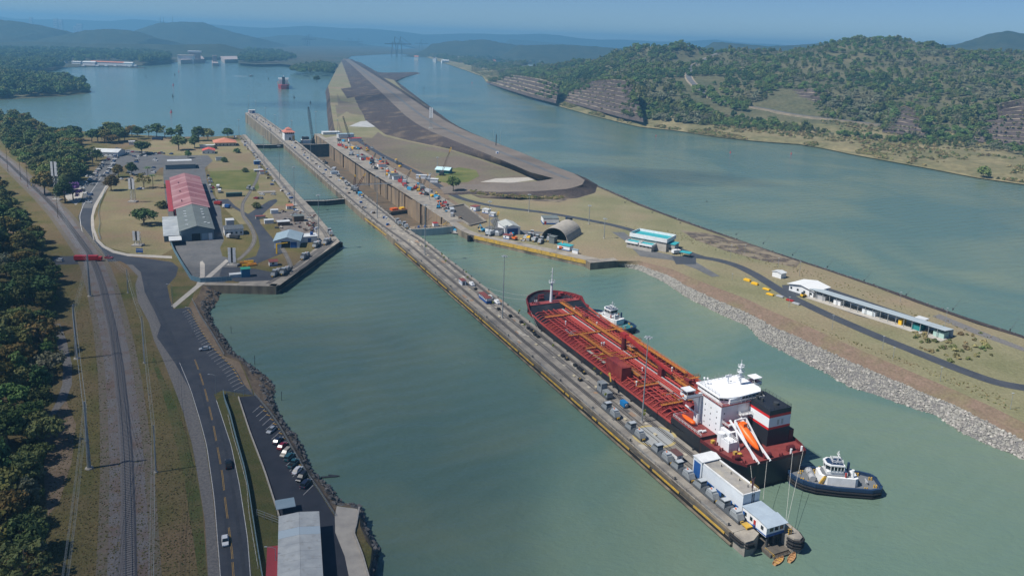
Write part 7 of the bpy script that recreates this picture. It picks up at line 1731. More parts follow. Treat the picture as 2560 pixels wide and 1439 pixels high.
def crown_arr(seed, rx, rz, zc, ncl, nlf, leaf, rcl=.34, flat=0.0, shell=.75):
    g = np.random.default_rng(seed); V = []
    for _ in range(ncl):
        d = g.normal(size=3); d /= np.linalg.norm(d); d[2] = (d[2] if d[2] > -.6 else -d[2])*(1-flat)
        rr = shell+(1-shell)*g.random(); rr *= g.uniform(.72,1.06)
        c = np.array([d[0]*rx*rr, d[1]*rx*rr, zc+d[2]*rz*rr]); rc = rx*rcl*g.uniform(.6,1.25)
        u = g.normal(size=(nlf,3)); u /= np.linalg.norm(u,axis=1)[:,None]; u[:,2] = np.where(u[:,2] < -.35, -u[:,2], u[:,2])
        p = c + u*rc*g.uniform(.62,1.08,size=(nlf,1))*np.array([1,1,.72])
        nr = u + g.normal(size=(nlf,3))*.45; nr /= np.linalg.norm(nr,axis=1)[:,None]
        a = np.cross(nr, g.normal(size=(nlf,3))); a /= np.linalg.norm(a,axis=1)[:,None]; b = np.cross(nr, a)
        s = leaf*g.uniform(.6,1.35,size=(nlf,1))
        V.append(np.stack([p-a*s-b*s*.6, p+a*s-b*s*.6, p+a*s*.7+b*s*.7, p-a*s*.7+b*s*.7],1).reshape(-1,3))
    return np.concatenate(V)
def quads(name, V, mt):
    me = bpy.data.meshes.new(name); n = len(V)//4
    me.vertices.add(len(V)); me.vertices.foreach_set('co', V.astype(np.float32).ravel()); me.loops.add(n*4); me.loops.foreach_set('vertex_index', np.arange(n*4,dtype=np.int32)); me.polygons.add(n); me.polygons.foreach_set('loop_start', np.arange(0,n*4,4,dtype=np.int32)); me.polygons.foreach_set('loop_total', np.full(n,4,dtype=np.int32)); me.materials.append(mt); me.update(calc_edges=True); return me
def trunk_mb(h, r, spread, seed, n=6, top=.62):
    g = random.Random(seed); m = MB(); m.cyl((0,0,-.6),(0,0,h*.35),r*1.15,r*.85,8); m.cyl((0,0,h*.35),(g.uniform(-.2,.2),g.uniform(-.2,.2),h*top),r*.85,r*.5,8)
    for i in range(n):
        a = 6.283*i/n+g.uniform(-.4,.4); z0 = h*g.uniform(.28,.5); p = Vector((0,0,z0)); q = Vector((math.cos(a)*spread*g.uniform(.4,.6), math.sin(a)*spread*g.uniform(.4,.6), h*g.uniform(.58,.75))); e = Vector((math.cos(a)*spread*.8, math.sin(a)*spread*.8, h*g.uniform(.7,.88)))
        m.cyl(p,q,r*.5,r*.3,6); m.cyl(q,e,r*.3,r*.12,5)
    return m
# kinds: height 10 m class; crown mesh, trunk mesh
KIND = {}
for nm, (rx,rz,zc,ncl,nlf,leaf,rcl,flat,th,tr) in dict(round_a=(4.2,4.2,5.2,46,46,.36,.36,0,8,.28), round_b=(4.6,3.6,6.0,44,46,.38,.36,.1,8,.3), spread=(6.4,3.0,5.2,54,44,.38,.30,.25,7,.42), tall=(3.2,6.0,6.0,44,44,.36,.42,0,10,.26), sparse=(4.6,4.0,5.8,22,30,.32,.30,.05,9,.24), dense=(3.4,3.6,4.6,44,60,.30,.42,0,6,.25), bush=(2.0,1.9,1.0,18,34,.28,.45,0,2,.1)).items():
    KIND[nm] = (crown_arr(hash(nm) % 997 if 0 else sum(map(ord,nm)), rx,rz,zc,ncl,nlf,leaf,rcl,flat), trunk_mb(th, tr, rx, len(nm)*7))
CM, TM = {}, {}
def crown_mesh(kind, colr):
    if (kind,colr) not in CM: CM[(kind,colr)] = quads('crown_%s_%s' % (kind,colr), KIND[kind][0], ML[colr])
    return CM[(kind,colr)]
def trunk_mesh(kind):
    if kind not in TM: TM[kind] = KIND[kind][1].mesh('trunk_'+kind, M_bark)
    return TM[kind]
def tree(kind, colr, p, s, label, group, name='tree', cat='tree'):
    o = thing(name, label, cat, p, rnd.uniform(0,6.28), group); o.scale = (s*rnd.uniform(.9,1.1), s*rnd.uniform(.9,1.1), s*rnd.uniform(.92,1.08))
    mkobj('trunk', trunk_mesh(kind), o); mkobj('crown', crown_mesh(kind, colr), o); return o
CN = dict(lime='fresh yellow green', dark='dark green', green='mid green', olive='olive green', gold='golden tinged', grey='greyish thin', purple='purple flowering', straw='straw')
# marked single trees
for x,y,k,c,s,l in [(360,562,'spread','dark',1.15,'lone broad dark tree on the dry grass left of the grey shed'),(278,476,'dense','gold',1.35,'golden tinged round tree at the bend of the car park road'),(296,443,'dense','gold',1.1,'small clipped golden tree in the car park entrance'),(330,438,'dense','dark',1.2,'dark egg shaped tree in the car park'),(360,470,'sparse','gold',1.15,'thin golden tree in the memorial garden'),(163,505,'dense','dark',1.6,'dark round tree beside the purple flowering tree'),(183,500,'round_a','purple',1.3,'purple flowering tree at the end of the parked cars'),(112,486,'round_b','gold',1.6,'broad yellow topped tree beside the railway'),(355,386,'round_b','dark',1.35,'broad dark tree at the top edge of the car park'),(232,412,'sparse','green',1.5,'leaning tree with bare trunk before the warehouse'),(242,402,'round_a','green',1.1,'green tree beside the bare trunked one'),(447,375,'round_b','olive',1.5,'wide olive tree beside the lakeside path'),(487,370,'dense','dark',1.5,'dark clipped tree beside the white annex'),(448,348,'tall','dark',1.3,'tall dark tree by the lake left of the orange roof'),(497,352,'round_a','dark',1.5,'dark lakeside tree left of the orange roofed house'),(520,352,'round_b','olive',1.3,'olive lakeside tree behind the white annex'),(570,346,'round_b','dark',1.2,'low dark tree behind the orange roofed house'),(412,346,'sparse','olive',1.4,'thin lakeside tree in the middle of the shore'),(372,342,'sparse','green',1.3,'slender tree by the lake beside the coach'),(1133,478,'round_b','green',1.1,'single green tree on the island beside the road'),(792,207,'round_b','dark',1.6,'single dark tree on the far left corner of the island'),(2458,437,'bush','green',3,'round green bush on the right shore grass'),(640,520,'bush','olive',1.3,'low olive bush beside the left service road'),(420,470,'bush','green',1.2,'green bush left of the red shed'),(405,520,'bush','olive',1.6,'olive bush by the shed fence'),(560,405,'bush','green',1.4,'green shrub at the edge of the upper field'),(592,382,'bush','dark',1.5,'dark shrub beside the lakeside path'),(470,395,'dense','green',.8,'small green tree beside the far carport'),(612,430,'bush','olive',1.2,'olive shrub on the lawn edge'),(536,372,'bush','grey',1.2,'small reddish bush beside the red house')]:
    z = 0; tree(k,c,G(x,y,z),s*1.12,l,'marked trees','bush' if k == 'bush' else 'tree')
# palms
fr = MB()
for i in range(14):
    a = 6.283*i/14; dz = .9 if i % 2 else .2; pts = [Vector((math.cos(a)*r_, math.sin(a)*r_, dz+1.0*r_*.35-.32*r_*r_*.42)) for r_ in (.1,.9,1.8,2.7,3.4)]
    for j, (p, q) in enumerate(zip(pts, pts[1:])):
        w = (.35,.6,.55,.3)[j]; w2 = (.6,.55,.3,.05)[j]; n_ = Vector((-math.sin(a),math.cos(a),0)); fr.add([p-n_*w,p+n_*w,q+n_*w2,q-n_*w2],[(0,1,2,3)])
fr_me = fr.mesh('fronds', ML['dark']); pt_me = MB().cyl((0,0,-.3),(.15,0,9),.26,.16,8).mesh('palm_trunk', M_bark)
for x,y,s,l in ((371,452,1.2,'taller palm in the memorial garden'),(383,470,1.1,'palm with long trunk at the right of the memorial garden'),(222,392,.9,'palm crown before the warehouse'),(318,338,1.1,'lakeside palm above the dark grove'),(345,350,1.0,'palm beside the lakeside coach park'),(440,346,1.0,'palm left of the tall lakeside tree')):
    o = thing('palm_tree', l, 'palm tree', G(x,y), rnd.uniform(0,6), 'palms'); o.scale = (s,)*3; mkobj('trunk', pt_me, o); c = mkobj('crown', fr_me, o, (.15,0,9))
# groves: upper left by the lake and along the railway
grove = []
while len(grove) < 78:
    x, y = rnd.uniform(-20,235), rnd.uniform(285,485)
    if inpoly(x,y,[(-20,292),(60,304),(125,336),(195,350),(205,385),(200,440),(190,472),(120,476),(70,430),(30,390),(-20,345)]): grove.append((x,y))
for x in (230,245,262,280,296,270,255,300,312): grove.append((x, 356+rnd.uniform(-9,5)))
for x in (330,345,300,290,275,392,428): grove.append((x, 345+rnd.uniform(-4,4)))
grove += [(118,452),(140,462),(160,470),(185,462),(196,455),(90,430),(70,410),(50,395),(125,428),(155,440),(180,440),(196,430),(168,418),(150,400),(190,408)]
grove.sort(key=lambda q: q[0])
TO = [(['','twenty ','forty ','sixty ','eighty ','hundred and ','hundred twenty ','hundred forty ','hundred sixty ','hundred eighty ','two hundred and ','two hundred twenty ','two hundred forty ','two hundred sixty ','two hundred eighty '][i//20])+ORD[i % 20] for i in range(300)]
for i, (x,y) in enumerate(grove):
    k = rnd.choice(['round_a','round_b','round_b','dense','spread']); c = rnd.choice(['dark','green','dark','olive','gold','green'])
    tree(k,c,G(x,y),rnd.uniform(1.2,1.75),'%s tree of the lakeside grove, %s from its left end' % (CN[c], TO[i]),'lakeside grove')
# wood on the near left rise
wood = []; y = 1470
edge = lerpt([(480,5),(520,30),(560,60),(600,88),(640,112),(680,132),(720,140),(760,126),(810,118),(880,126),(960,112),(1040,104),(1140,92),(1250,84),(1345,84),(1470,78)])
while y > 470:
    px_m = 7.0*(y-75)/900
    x = edge(y)-rnd.uniform(0,20)
    while x > -70:
        if rnd.random() < .9 and not (715 < y < 775 and x < 62): wood.append((x, y+rnd.uniform(-8,8)))
        x -= rnd.uniform(6.5,11.0)*px_m
    y -= max(12, 6.6*px_m*(y/1400))
wood = [(x,y) for x,y in wood if not (600 < y < 668 and x > 100)]
wood.sort(key=lambda q: edge(q[1])-q[0]); deep = wood[175:]; wood = wood[:175]; wood.sort(key=lambda q: -q[1])
for i, (x,y) in enumerate(wood):
    p = G(x,y); z = drop(BV_L, p.x, p.y, 0) or 0
    p = G(x,y,max(0,z*.8)); z = drop(BV_L, p.x, p.y, 0) or 0; p.z = max(z,0)-.2
    k = rnd.choice(['round_a','round_b','round_a','tall','sparse','spread']); c = rnd.choice(['dark','green','green','dark','olive','gold','grey','lime'] if k != 'sparse' else ['grey','olive','gold'])
    e = (edge(y)-x) < 14
    tree(k,c,p,rnd.uniform(.8,1.5)*(.75 if e else 1.0),'%s tree in the left hillside wood, %s from the bottom' % (CN[c], TO[i]),'left hillside wood')
nb = 0
for i in range(110):
    y = rnd.uniform(500,1450); x = edge(y)+rnd.uniform(-14,6); p = G(x,y); z = drop(BV_L,p.x,p.y,0) or 0; p.z = max(z,0)
    c = rnd.choice(['grey','olive','gold','green','straw']); nb += 1
    tree('bush',c,p,rnd.uniform(.5,1.3),'%s bush at the edge of the left wood, %s planted' % (CN[c], TO[nb-1]),'bushes along the left wood','bush','bush')

# --- forests as one mass: points with instanced trees
def forest(name, label, pts, kinds):
    """pts: (x,y,z,scale,kind index)"""
    me = bpy.data.meshes.new(name); me.from_pydata([p[:3] for p in pts], [], [])
    for an, ty, col_ in (('scl','FLOAT',3),('idx','INT',4)):
        a = me.attributes.new(an, ty, 'POINT'); a.data.foreach_set('value', [p[col_] for p in pts])
    a = me.attributes.new('rot','FLOAT','POINT'); a.data.foreach_set('value', [rnd.uniform(0,6.28) for _ in pts])
    o = mkobj(name, me); structure(o,'stuff',label)
    ng = bpy.data.node_groups.new(name,'GeometryNodeTree'); ng.interface.new_socket('Geometry',in_out='INPUT',socket_type='NodeSocketGeometry'); ng.interface.new_socket('Geometry',in_out='OUTPUT',socket_type='NodeSocketGeometry')
    N, L = ng.nodes, ng.links; gi, go = N.new('NodeGroupInput'), N.new('NodeGroupOutput'); iop = N.new('GeometryNodeInstanceOnPoints'); jn = N.new('GeometryNodeJoinGeometry')
    for kd in reversed(kinds):
        oi = N.new('GeometryNodeObjectInfo'); oi.inputs['Object'].default_value = kd; oi.inputs['As Instance'].default_value = True; L.new(oi.outputs['Geometry'], jn.inputs[0])
    def na(n_, t_): 
        q = N.new('GeometryNodeInputNamedAttribute'); q.data_type = t_; q.inputs['Name'].default_value = n_; return q.outputs[0]
    ce = N.new('ShaderNodeCombineXYZ'); L.new(na('rot','FLOAT'), ce.inputs[2])
    L.new(gi.outputs[0], iop.inputs['Points']); L.new(jn.outputs[0], iop.inputs['Instance']); iop.inputs['Pick Instance'].default_value = True
    L.new(na('idx','INT'), iop.inputs['Instance Index']); L.new(ce.outputs[0], iop.inputs['Rotation']); L.new(na('scl','FLOAT'), iop.inputs['Scale']); L.new(iop.outputs[0], go.inputs[0])
    md = o.modifiers.new('trees','NODES'); md.node_group = ng
    return o
def proto(kind, colr, nlf, ncl, leaf):
    rx,rz,zc = {'a':(4.2,4.4,4.6),'b':(5.0,3.8,4.8),'c':(3.4,5.4,5.0),'s':(2.0,1.4,.7)}[kind]
    return bpy.data.objects.new('forest_tree', quads('forest_'+kind+colr, crown_arr(ord(kind)+len(colr), rx,rz,zc,ncl,nlf,leaf,.40,.05,.7), ML[colr]))
PR = [proto('a','dark',26,24,.62), proto('b','green',26,24,.62), proto('c','olive',26,22,.6), proto('b','grey',20,18,.6), proto('a','green',26,24,.62), proto('s','olive',22,10,.42), proto('s','straw',24,10,.40)]
CLEAR = [[(1395,250),(1440,264),(1540,292),(1612,310),(1590,212),(1565,198),(1530,195),(1470,204)],[(1212,208),(1300,236),(1392,262),(1400,212),(1360,198),(1280,186)],[(1856,284),(1990,304),(2050,312),(2074,222),(2020,218),(1968,224),(1926,240)],[(2200,332),(2322,344),(2302,276),(2262,262),(2234,278)],[(2425,354),(2660,376),(2690,248),(2560,243),(2478,262)],
    [(1655,162),(1700,146),(1760,138),(1800,140),(1770,152),(1700,164)],[(1700,196),(1800,190),(1800,204),(1740,216),(1736,238),(1790,266),(1900,290),(2100,314),(2100,326),(1900,304),(1780,282),(1720,252),(1706,220)],[(1300,165),(1345,160),(1345,172),(1300,175)]]
pts = []; rows_n = len(RLAND); ncol = len(RLAND[0])
tries = 0
while len(pts) < 30000 and tries < 190000:
    tries += 1
    j = 15+rnd.random()*26.5; i = rnd.random()*(ncol-1.01); a, b = int(j), int(i); u, v = j-a, i-b
    if a+1 >= rows_n: continue
    p = RLAND[a][b].lerp(RLAND[a][b+1], v).lerp(RLAND[a+1][b].lerp(RLAND[a+1][b+1], v), u)
    q = proj(p)
    if q[0] < 1050 or q[0] > 2640: continue
    if any(inpoly(q[0],q[1],c) for c in CLEAR): continue
    d = noise.noise(p*.0065)+.6*noise.noise(p*.02)
    low = a < 20
    if low and d < .0: continue
    if q[1] > 196 and a < 26 and d < -.62: continue
    w = .5+.5*noise.noise(p*.009+Vector((40,0,0)))
    k = (0 if w > .66 else 4 if w > .59 else 1 if w > .49 else 2 if w > .38 else 3)
    if rnd.random() < .22: k = rnd.randrange(5)
    s = rnd.uniform(.7,1.35)*(.8 if low else 1.0)*(1.0 if rnd.random() > .05 else 1.5)
    if d < -.15 and rnd.random() < .6: s *= .55; k = rnd.choice((3,2,3))
    pts.append((p.x,p.y,p.z-.5,s,k))
for bl, tl, n_ in TERR:
    for i in range(520):
        k = rnd.random()*22.9; j = int(k); a = bl[j].lerp(bl[j+1],k-j); b = tl[j].lerp(tl[j+1],k-j); e = rnd.random()
        if i < 70: e = rnd.uniform(.98,1.12); s = rnd.uniform(.6,1.1); kk = rnd.randrange(5)
        elif i < 200: k = rnd.choice((abs(rnd.gauss(0,2.2)),22.9-abs(rnd.gauss(0,2.2)))); k = min(22.9,max(0,k)); j = max(0,int(k)); a = bl[j].lerp(bl[j+1],k-j); b = tl[j].lerp(tl[j+1],k-j); s = rnd.uniform(.5,1.0); kk = rnd.randrange(5)
        else: s = rnd.uniform(.35,.9); kk = rnd.choice((5,6,6,3)); s *= .6 if kk == 3 else 1
        e2 = (int(e*n_)+rnd.random()*.25+.05)/n_ if i >= 200 else e
        p = a.lerp(b, min(e2,1.1)); p.z = a.z+(b.z-a.z)*min(1,(int(e2*n_)+1)/n_) if e < 1 else b.z-1
        if noise.noise(p*.03) > -.25 or i < 200: pts.append((p.x,p.y,p.z-.4,s,kk))
forest('hill_forest','dense mixed tropical forest covering the right hills', pts, PR)
pts = []; tries = 0
while len(pts) < 7000 and tries < 60000:
    tries += 1
    j = 7+rnd.random()*13; i = rnd.random()*(ncol-1.01); a, b = int(j), int(i); u, v = j-a, i-b
    p = RLAND[a][b].lerp(RLAND[a][b+1], v).lerp(RLAND[a+1][b].lerp(RLAND[a+1][b+1], v), u); q = proj(p)
    if q[0] < 1180 or q[0] > 2640 or any(inpoly(q[0],q[1],c) for c in CLEAR): continue
    if noise.noise(p*.012)+.5*noise.noise(p*.05) < -.05: continue
    pts.append((p.x,p.y,p.z-.2,rnd.uniform(.5,1.5),6 if rnd.random() < .62 else 5))
forest('shore_scrub','straw coloured scrub along the low right shore', pts, PR)
# far shores
dp_ = []
for x, y in deep + [(x-rnd.uniform(20,60), y) for x, y in deep]:
    p = G(x,y); z = drop(BV_L,p.x,p.y,0) or 0; p = G(x,y,max(0,z*.8)); z = drop(BV_L,p.x,p.y,0) or 0
    dp_.append((p.x,p.y,max(z,0)-.2,rnd.uniform(.8,1.5),rnd.randrange(3)))
while len(dp_) < len(deep)*2+130:
    x, y = rnd.uniform(-20,205), rnd.uniform(292,476)
    if inpoly(x,y,[(-20,296),(60,308),(125,338),(195,352),(203,385),(198,440),(185,468),(120,472),(74,430),(34,390),(-20,348)]): p = G(x,y); dp_.append((p.x,p.y,-.3,rnd.uniform(1.0,1.6),rnd.randrange(3)))
forest('deep_wood','inner trees of the woods along the left edge',dp_,[bpy.data.objects.new('wood_tree', crown_mesh(k,c)) for k, c in (('round_a','dark'),('round_b','green'),('tall','olive'))])
def fill(polys, n, z, smin, smax, bias=(0,1,0,4,2), rise=0.0):
    out = []
    for poly in polys:
        P_ = [G(x,y,z) for x,y in poly]; xs = [p.x for p in P_]; ys = [p.y for p in P_]; pl = [(p.x,p.y) for p in P_]; k = 0; t_ = 0
        while k < n and t_ < n*30:
            t_ += 1; x, y = rnd.uniform(min(xs),max(xs)), rnd.uniform(min(ys),max(ys))
            if inpoly(x,y,pl): 
                dd = rise*min(1, max(0,(min(abs(x-px_)+abs(y-py_) for px_,py_ in pl))/160)); out.append((x,y,z+dd,rnd.uniform(smin,smax),rnd.choice(bias))); k += 1
    return out
pp = fill([[(-160,250),(0,248),(60,244),(150,239),(218,232),(224,229),(200,217),(150,206),(100,199),(40,194),(-160,198)]], 1500, LAKE_Z, 1.3, 2.1, (0,1,4,0,2), 16)
pp += fill([[(-160,196),(60,184),(110,178),(165,170),(100,160),(-160,165)],[(180,158),(350,157),(430,152),(420,140),(300,132),(0,128),(-160,140),(0,160)]], 1100, -12, 1.5, 2.4, (0,0,4,1), 8)
pp += fill([[(352,158),(420,154),(425,144),(352,148)],[(598,157),(640,159),(700,157),(740,148),(700,132),(620,128),(598,140)]], 420, -4, 1.8, 2.8, (0,0,4))
pp += fill([[(720,178),(760,184),(836,184),(842,168),(800,160),(740,170)]], 260, -4, 1.2, 1.9, (1,4,0,2))
pp += fill([[(1100,137),(1190,150),(1290,166),(1400,158),(1330,142),(1200,132)]], 500, 0, 1.2, 1.9, (0,3,0))
forest('far_forest','wooded lake shores far off on the left', pp, PR)
# dry tussocks on the island
tp = []
for poly, n, ks, s0, s1 in (([(1160,478),(1250,482),(1340,490),(1430,488),(1400,498),(1300,496),(1200,486)], 420, (6,6,5), .35, .9), ([(1990,800),(2500,985),(2560,1040),(2300,925),(2100,848)], 200, (6,6,6,5), .08, .2), ([(2280,830),(2460,830),(2480,890),(2380,905),(2300,870)], 60, (6,5), .3, .8), ([(1540,560),(1800,595),(2000,665),(2300,775),(2540,860),(2400,830),(2100,720),(1800,630)], 360, (6,6,6,5), .08, .22)):
    P_ = [(G(x,y).x,G(x,y).y) for x,y in poly]; k = 0
    while k < n:
        x, y = rnd.uniform(min(p[0] for p in P_),max(p[0] for p in P_)), rnd.uniform(min(p[1] for p in P_),max(p[1] for p in P_))
        if inpoly(x,y,P_): tp.append((x,y,-.1,rnd.uniform(s0,s1),rnd.choice(ks))); k += 1
forest('island_tussocks','dry grass tussocks scattered over the island', tp, PR)
tp = []
for i in range(9000):
    x, y = rnd.uniform(118,520), rnd.uniform(640,1439)
    if inpoly(x,y,[(118,1439),(120,1100),(190,960),(190,880),(165,800),(170,690),(240,680),(268,760),(290,880),(302,1050),(306,1439)]) or inpoly(x,y,[(340,1439),(338,1100),(322,900),(290,780),(262,690),(330,740),(380,860),(420,960),(460,1060),(490,1180),(505,1300),(515,1439)]):
        p = G(x,y); tp.append((p.x,p.y,-.06,rnd.uniform(.05,.12),6 if rnd.random() < .75 else 5))
forest('verge_grass','rough grass tufts either side of the railway', tp, PR)
# ================================================================ RAILWAY, MARKINGS, FENCES, POLES
rl = smoothline(px([(322,1560),(322,1439),(321,1300),(317,1150),(309,1040),(297,920),(280,820),(258,725),(240,670),(222,632),(190,588),(150,535),(110,493),(60,446),(20,408),(-40,360)]), 220)
structure(sheetz(ribbon(rl, 9.5), .03).build('railway_bed', M_ballast))
structure(sheetz(ribbon(rl, 14.5), .018).build('railway_verge', mat('track_verge', (0.150,0.120,0.100), (0.110,0.105,0.070), .5, .95, grain=(1.2,.3))))
rt_ = thing('railway_track', 'railway running from bottom left up toward the crossing', 'railway track')
bed = []; n_ = len(rl)
prof = [(-1.9,.04),(-1.4,.38),(1.4,.38),(1.9,.04)]
L_, m = [offset_line(rl, o) for o, z in prof], MB()
m.loft([[Vector((L_[k][i].x,L_[k][i].y,prof[k][1])) for k in range(4)] for i in range(n_)], 0, cap=False, closed=False); m.build('ballast', mat('dark_ballast',(0.085,0.085,0.095),(0.140,0.135,0.140),2.0,.95,bump=.1,bscale=4,grain=(3,.3)), rt_)
for o in (-.7175,.7175):
    P_ = offset_line(rl, o); m = MB()
    for a, b in zip(P_, P_[1:]): m.beam((a.x,a.y,.58),(b.x,b.y,.58),.09,.16)
    m.build('rail', mat('worn_rail',(0.30,0.28,0.26),rough=.35,metal=.7), rt_)
m = MB(); ln = resample(rl, 900)
for a, b in zip(ln, ln[1:]):
    d = (b-a).normalized(); m.cbox((a.x,a.y,.44),(2.5,.24,.14),math.atan2(d.y,d.x)-math.pi/2)
structure(m.build('sleepers', mat('concrete_sleeper',(0.20,0.19,0.185),rough=.9), rt_),'stuff')

def paint(name, pts, w, mt, z=.028, dash=None):
    L_ = smoothline(px(pts), 60) if dash is None else smoothline(px(pts), 200); m = MB()
    if dash is None: m = sheetz(ribbon(L_, w), z)
    else:
        on, off = dash; acc = 0
        for a, b in zip(L_, L_[1:]):
            acc += (b-a).length
            if (acc % (on+off)) < on:
                r = sheetz(ribbon([a,b], w), z); m.add(r.v, r.f)
    return structure(m.build(name, mt))
cl = [(487,898),(502,940),(514,980),(524,1020),(535,1070),(546,1130),(556,1185),(563,1250),(571,1310),(580,1380),(585,1460)]
for o in (-.16,.16):
    L_ = offset_line(smoothline(px(cl),200), o); m = MB(); acc = 0
    for a, b in zip(L_, L_[1:]):
        acc += (b-a).length
        if (acc % 15) < (11 if acc < 120 else 13.5): r = sheetz(ribbon([a,b],.10),.028); m.add(r.v, r.f)
    structure(m.build('centre_line', M_painty))
paint('edge_line', [(449,906),(476,971),(498,1042),(517,1113),(536,1248),(551,1439),(556,1540)], .16, M_paintw)
paint('edge_line', [(541,1000),(560,1058),(578,1113),(599,1213),(619,1345),(626,1439)], .16, M_paintw)
paint('edge_line', [(212,600),(203,570),(199,540),(208,512),(228,480),(262,430)], .3, M_paintw)
paint('kerb_line', [(235,600),(229,570),(228,545),(234,515),(262,468),(270,455)], .5, M_concl)
e1 = resample(px([(472,773),(486,790),(510,832),(537,870),(562,896),(584,917),(594,934),(610,962)]), 29)
m = MB(); stopm = MB().box(-.85,.85,-.1,.1,0,.14).mesh('wheel_stop', M_painty)
for i, p in enumerate(e1):
    q = proj(p); a = G(q[0]-(16+.35*i), q[1]+(8+.2*i)); r = sheetz(ribbon([p,a],.13),.03); m.add(r.v, r.f)
    if i < 28:
        mid = p.lerp(e1[i+1],.5)+Vector((-.6,0,0)); d = e1[i+1]-p; tag(mkobj('wheel_stop', stopm, None, Vector((mid.x,mid.y,.02)), math.atan2(d.y,d.x)+.35), 'yellow wheel stop of the upper angled bays, %s from the top' % TO[i], 'wheel stop', 'wheel stops')
structure(m.build('bay_lines', M_paintw))
e2 = resample(px([(653,1012),(664,1025),(690,1058),(720,1108),(745,1150),(783,1212)]), 17); m = MB()
for i, p in enumerate(e2):
    q = proj(p); a = G(q[0]-(21+.25*i), q[1]+(18+.4*i)); r = sheetz(ribbon([p,a],.13),.03); m.add(r.v, r.f)
    if i < 16: mid = p.lerp(e2[i+1],.5)+Vector((-.5,0,0)); d = e2[i+1]-p; tag(mkobj('wheel_stop', stopm, None, Vector((mid.x,mid.y,.02)), math.atan2(d.y,d.x)+.5), 'pale wheel stop of the lower car park, %s from the gate' % TO[i], 'wheel stop', 'wheel stops')
structure(m.build('bay_lines', M_paintw))
# tyre tracks and dark repairs on the road
for pts_, w in (([(500,960),(528,1060),(548,1150),(562,1260),(576,1439)],.9),([(540,1040),(566,1130),(585,1240),(600,1345),(612,1439)],.9),([(440,860),(410,800),(380,740),(370,700)],1.4)): paint('tyre_wear', pts_, w, mat('road_dark',(0.030,0.036,0.048),(0.045,0.05,0.06),.6,.8), .020)

# --- fences and low walls
M_fence = mat('fence_steel', (0.20,0.30,0.34), rough=.5, metal=.2)
def fence(label, pts, h, step, mt=M_fence, name='fence', rows=3, solid=None):
    o = thing(name, label, 'fence'); L_ = [p for p in px(pts)]
    tot = sum((b-a).length for a, b in zip(L_, L_[1:])); n = max(2, int(tot/step)); P_ = resample(L_, n+1); pm = MB().box(-.06,.06,-.06,.06,0,h).mesh('post', mt)
    for p in P_: mkobj('post', pm, o, p)
    for k in range(rows):
        z = h*(k+1)/rows-.03; m = MB()
        for a, b in zip(P_, P_[1:]): m.beam(a+Vector((0,0,z)), b+Vector((0,0,z)), .07)
        m.build('rail', mt, o)
    if solid:
        for a, b in zip(P_, P_[1:]): MB().beam(a+Vector((0,0,h*.5)), b+Vector((0,0,h*.5)), .04, h*.9).build('panel', solid, o)
    return o
fence('pale blue fence between the road and the lower car park', [(558,985),(562,1005),(575,1040),(590,1100),(612,1180),(622,1230),(637,1330),(648,1400),(658,1460)], 2.0, 2.6, solid=mat('mesh_panel',(0.16,0.25,0.29),rough=.6))
fence('thin white rail inside the pale blue road fence', [(570,1040),(582,1090),(600,1150),(617,1215),(622,1280),(633,1350),(645,1420)], .7, 3, M_paintw, 'guard_rail', 1)
fence('long blue fence from the grey shed down to the left quay', [(424,600),(434,628),(450,656),(478,700),(500,706),(580,702)], 2.6, 2.6, solid=mat('blue_mesh',(0.10,0.20,0.27),rough=.6))
fence('rail along the water side of the lower car park', [(636,988),(650,1003),(676,1034),(697,1065),(762,1178),(800,1232),(837,1289)], 1.0, 2.6, M_steel, 'guard_rail', 2)
fence('fence above the bay beside the angled parking', [(480,750),(500,790),(530,836),(560,888)], 1.2, 2.6, M_steel, 'fence', 2)
fence('wavy rail beside the car park road bend', [(266,470),(250,510),(246,535),(250,560),(246,580),(252,600)], 1.2, 2.6, M_fence, 'guard_rail', 2)
fence('gate across the entrance of the lower car park', [(566,992),(580,990),(630,986)], 2.2, 2.4, M_fence, 'gate', 4)
fence('wire fence across the slope beside the bottom building', [(642,1290),(668,1300),(700,1312)], 2.2, 2.4, M_steel, 'fence', 3)
for nm, lab, pts, w, h in (('retaining_wall','low concrete wall along the left side of the lower car park',[(596,994),(624,1080),(662,1180),(697,1290),(704,1320)],.35,.7),('kerb_wall','pale kerb wall along the water edge of the jetty',[(898,1270),(890,1318),(884,1332),(906,1388),(922,1445)],.4,.6)):
    o = thing(nm, lab, 'wall'); P_ = resample(px(pts), 16)
    for a, b in zip(P_, P_[1:]): MB().beam(a.lerp(b,.01)+Vector((0,0,h/2)), a.lerp(b,.99)+Vector((0,0,h/2)), w, h).build('wall_block', M_concl, o)
# --- poles and wires
def pole(label, b, ty, r0, r1, name='steel_pole', bands=True, mt=M_steel):
    p = G(*b); h = zat(p, ty); o = thing(name, label, 'pole', p, 0); MB().cyl((0,0,0),(0,0,h),r0,r1,10).build('shaft', mt, o); MB().cyl((0,0,0),(0,0,.35),r0*2,r0*1.8,10).build('base', M_concl, o)
    if bands: MB().cyl((0,0,h*.42),(0,0,h*.42+.15),r0*.95,r0*.95,10).build('collar', mt, o)
    return p, h
PA = [pole('tall tapered steel pole beside the railway, nearest the bottom', (223,1170), 1003, .62, .25), pole('tall tapered steel pole beside the railway, the middle one', (192,896), 762, .6, .25), pole('tapered steel pole by the railway crossing', (225,740), 636, .6, .3)]
PB = [pole('slim power pole between railway and road, nearest', (390,1180), 1062, .28, .16, 'power_pole'), pole('slim power pole between railway and road, second', (361,907), 790, .28, .16, 'power_pole'), pole('slim power pole between railway and road, third', (320,732), 672, .28, .16, 'power_pole')]
for l, b, ty in (('thin pole by the upper railway bend','140 0',0),): pass
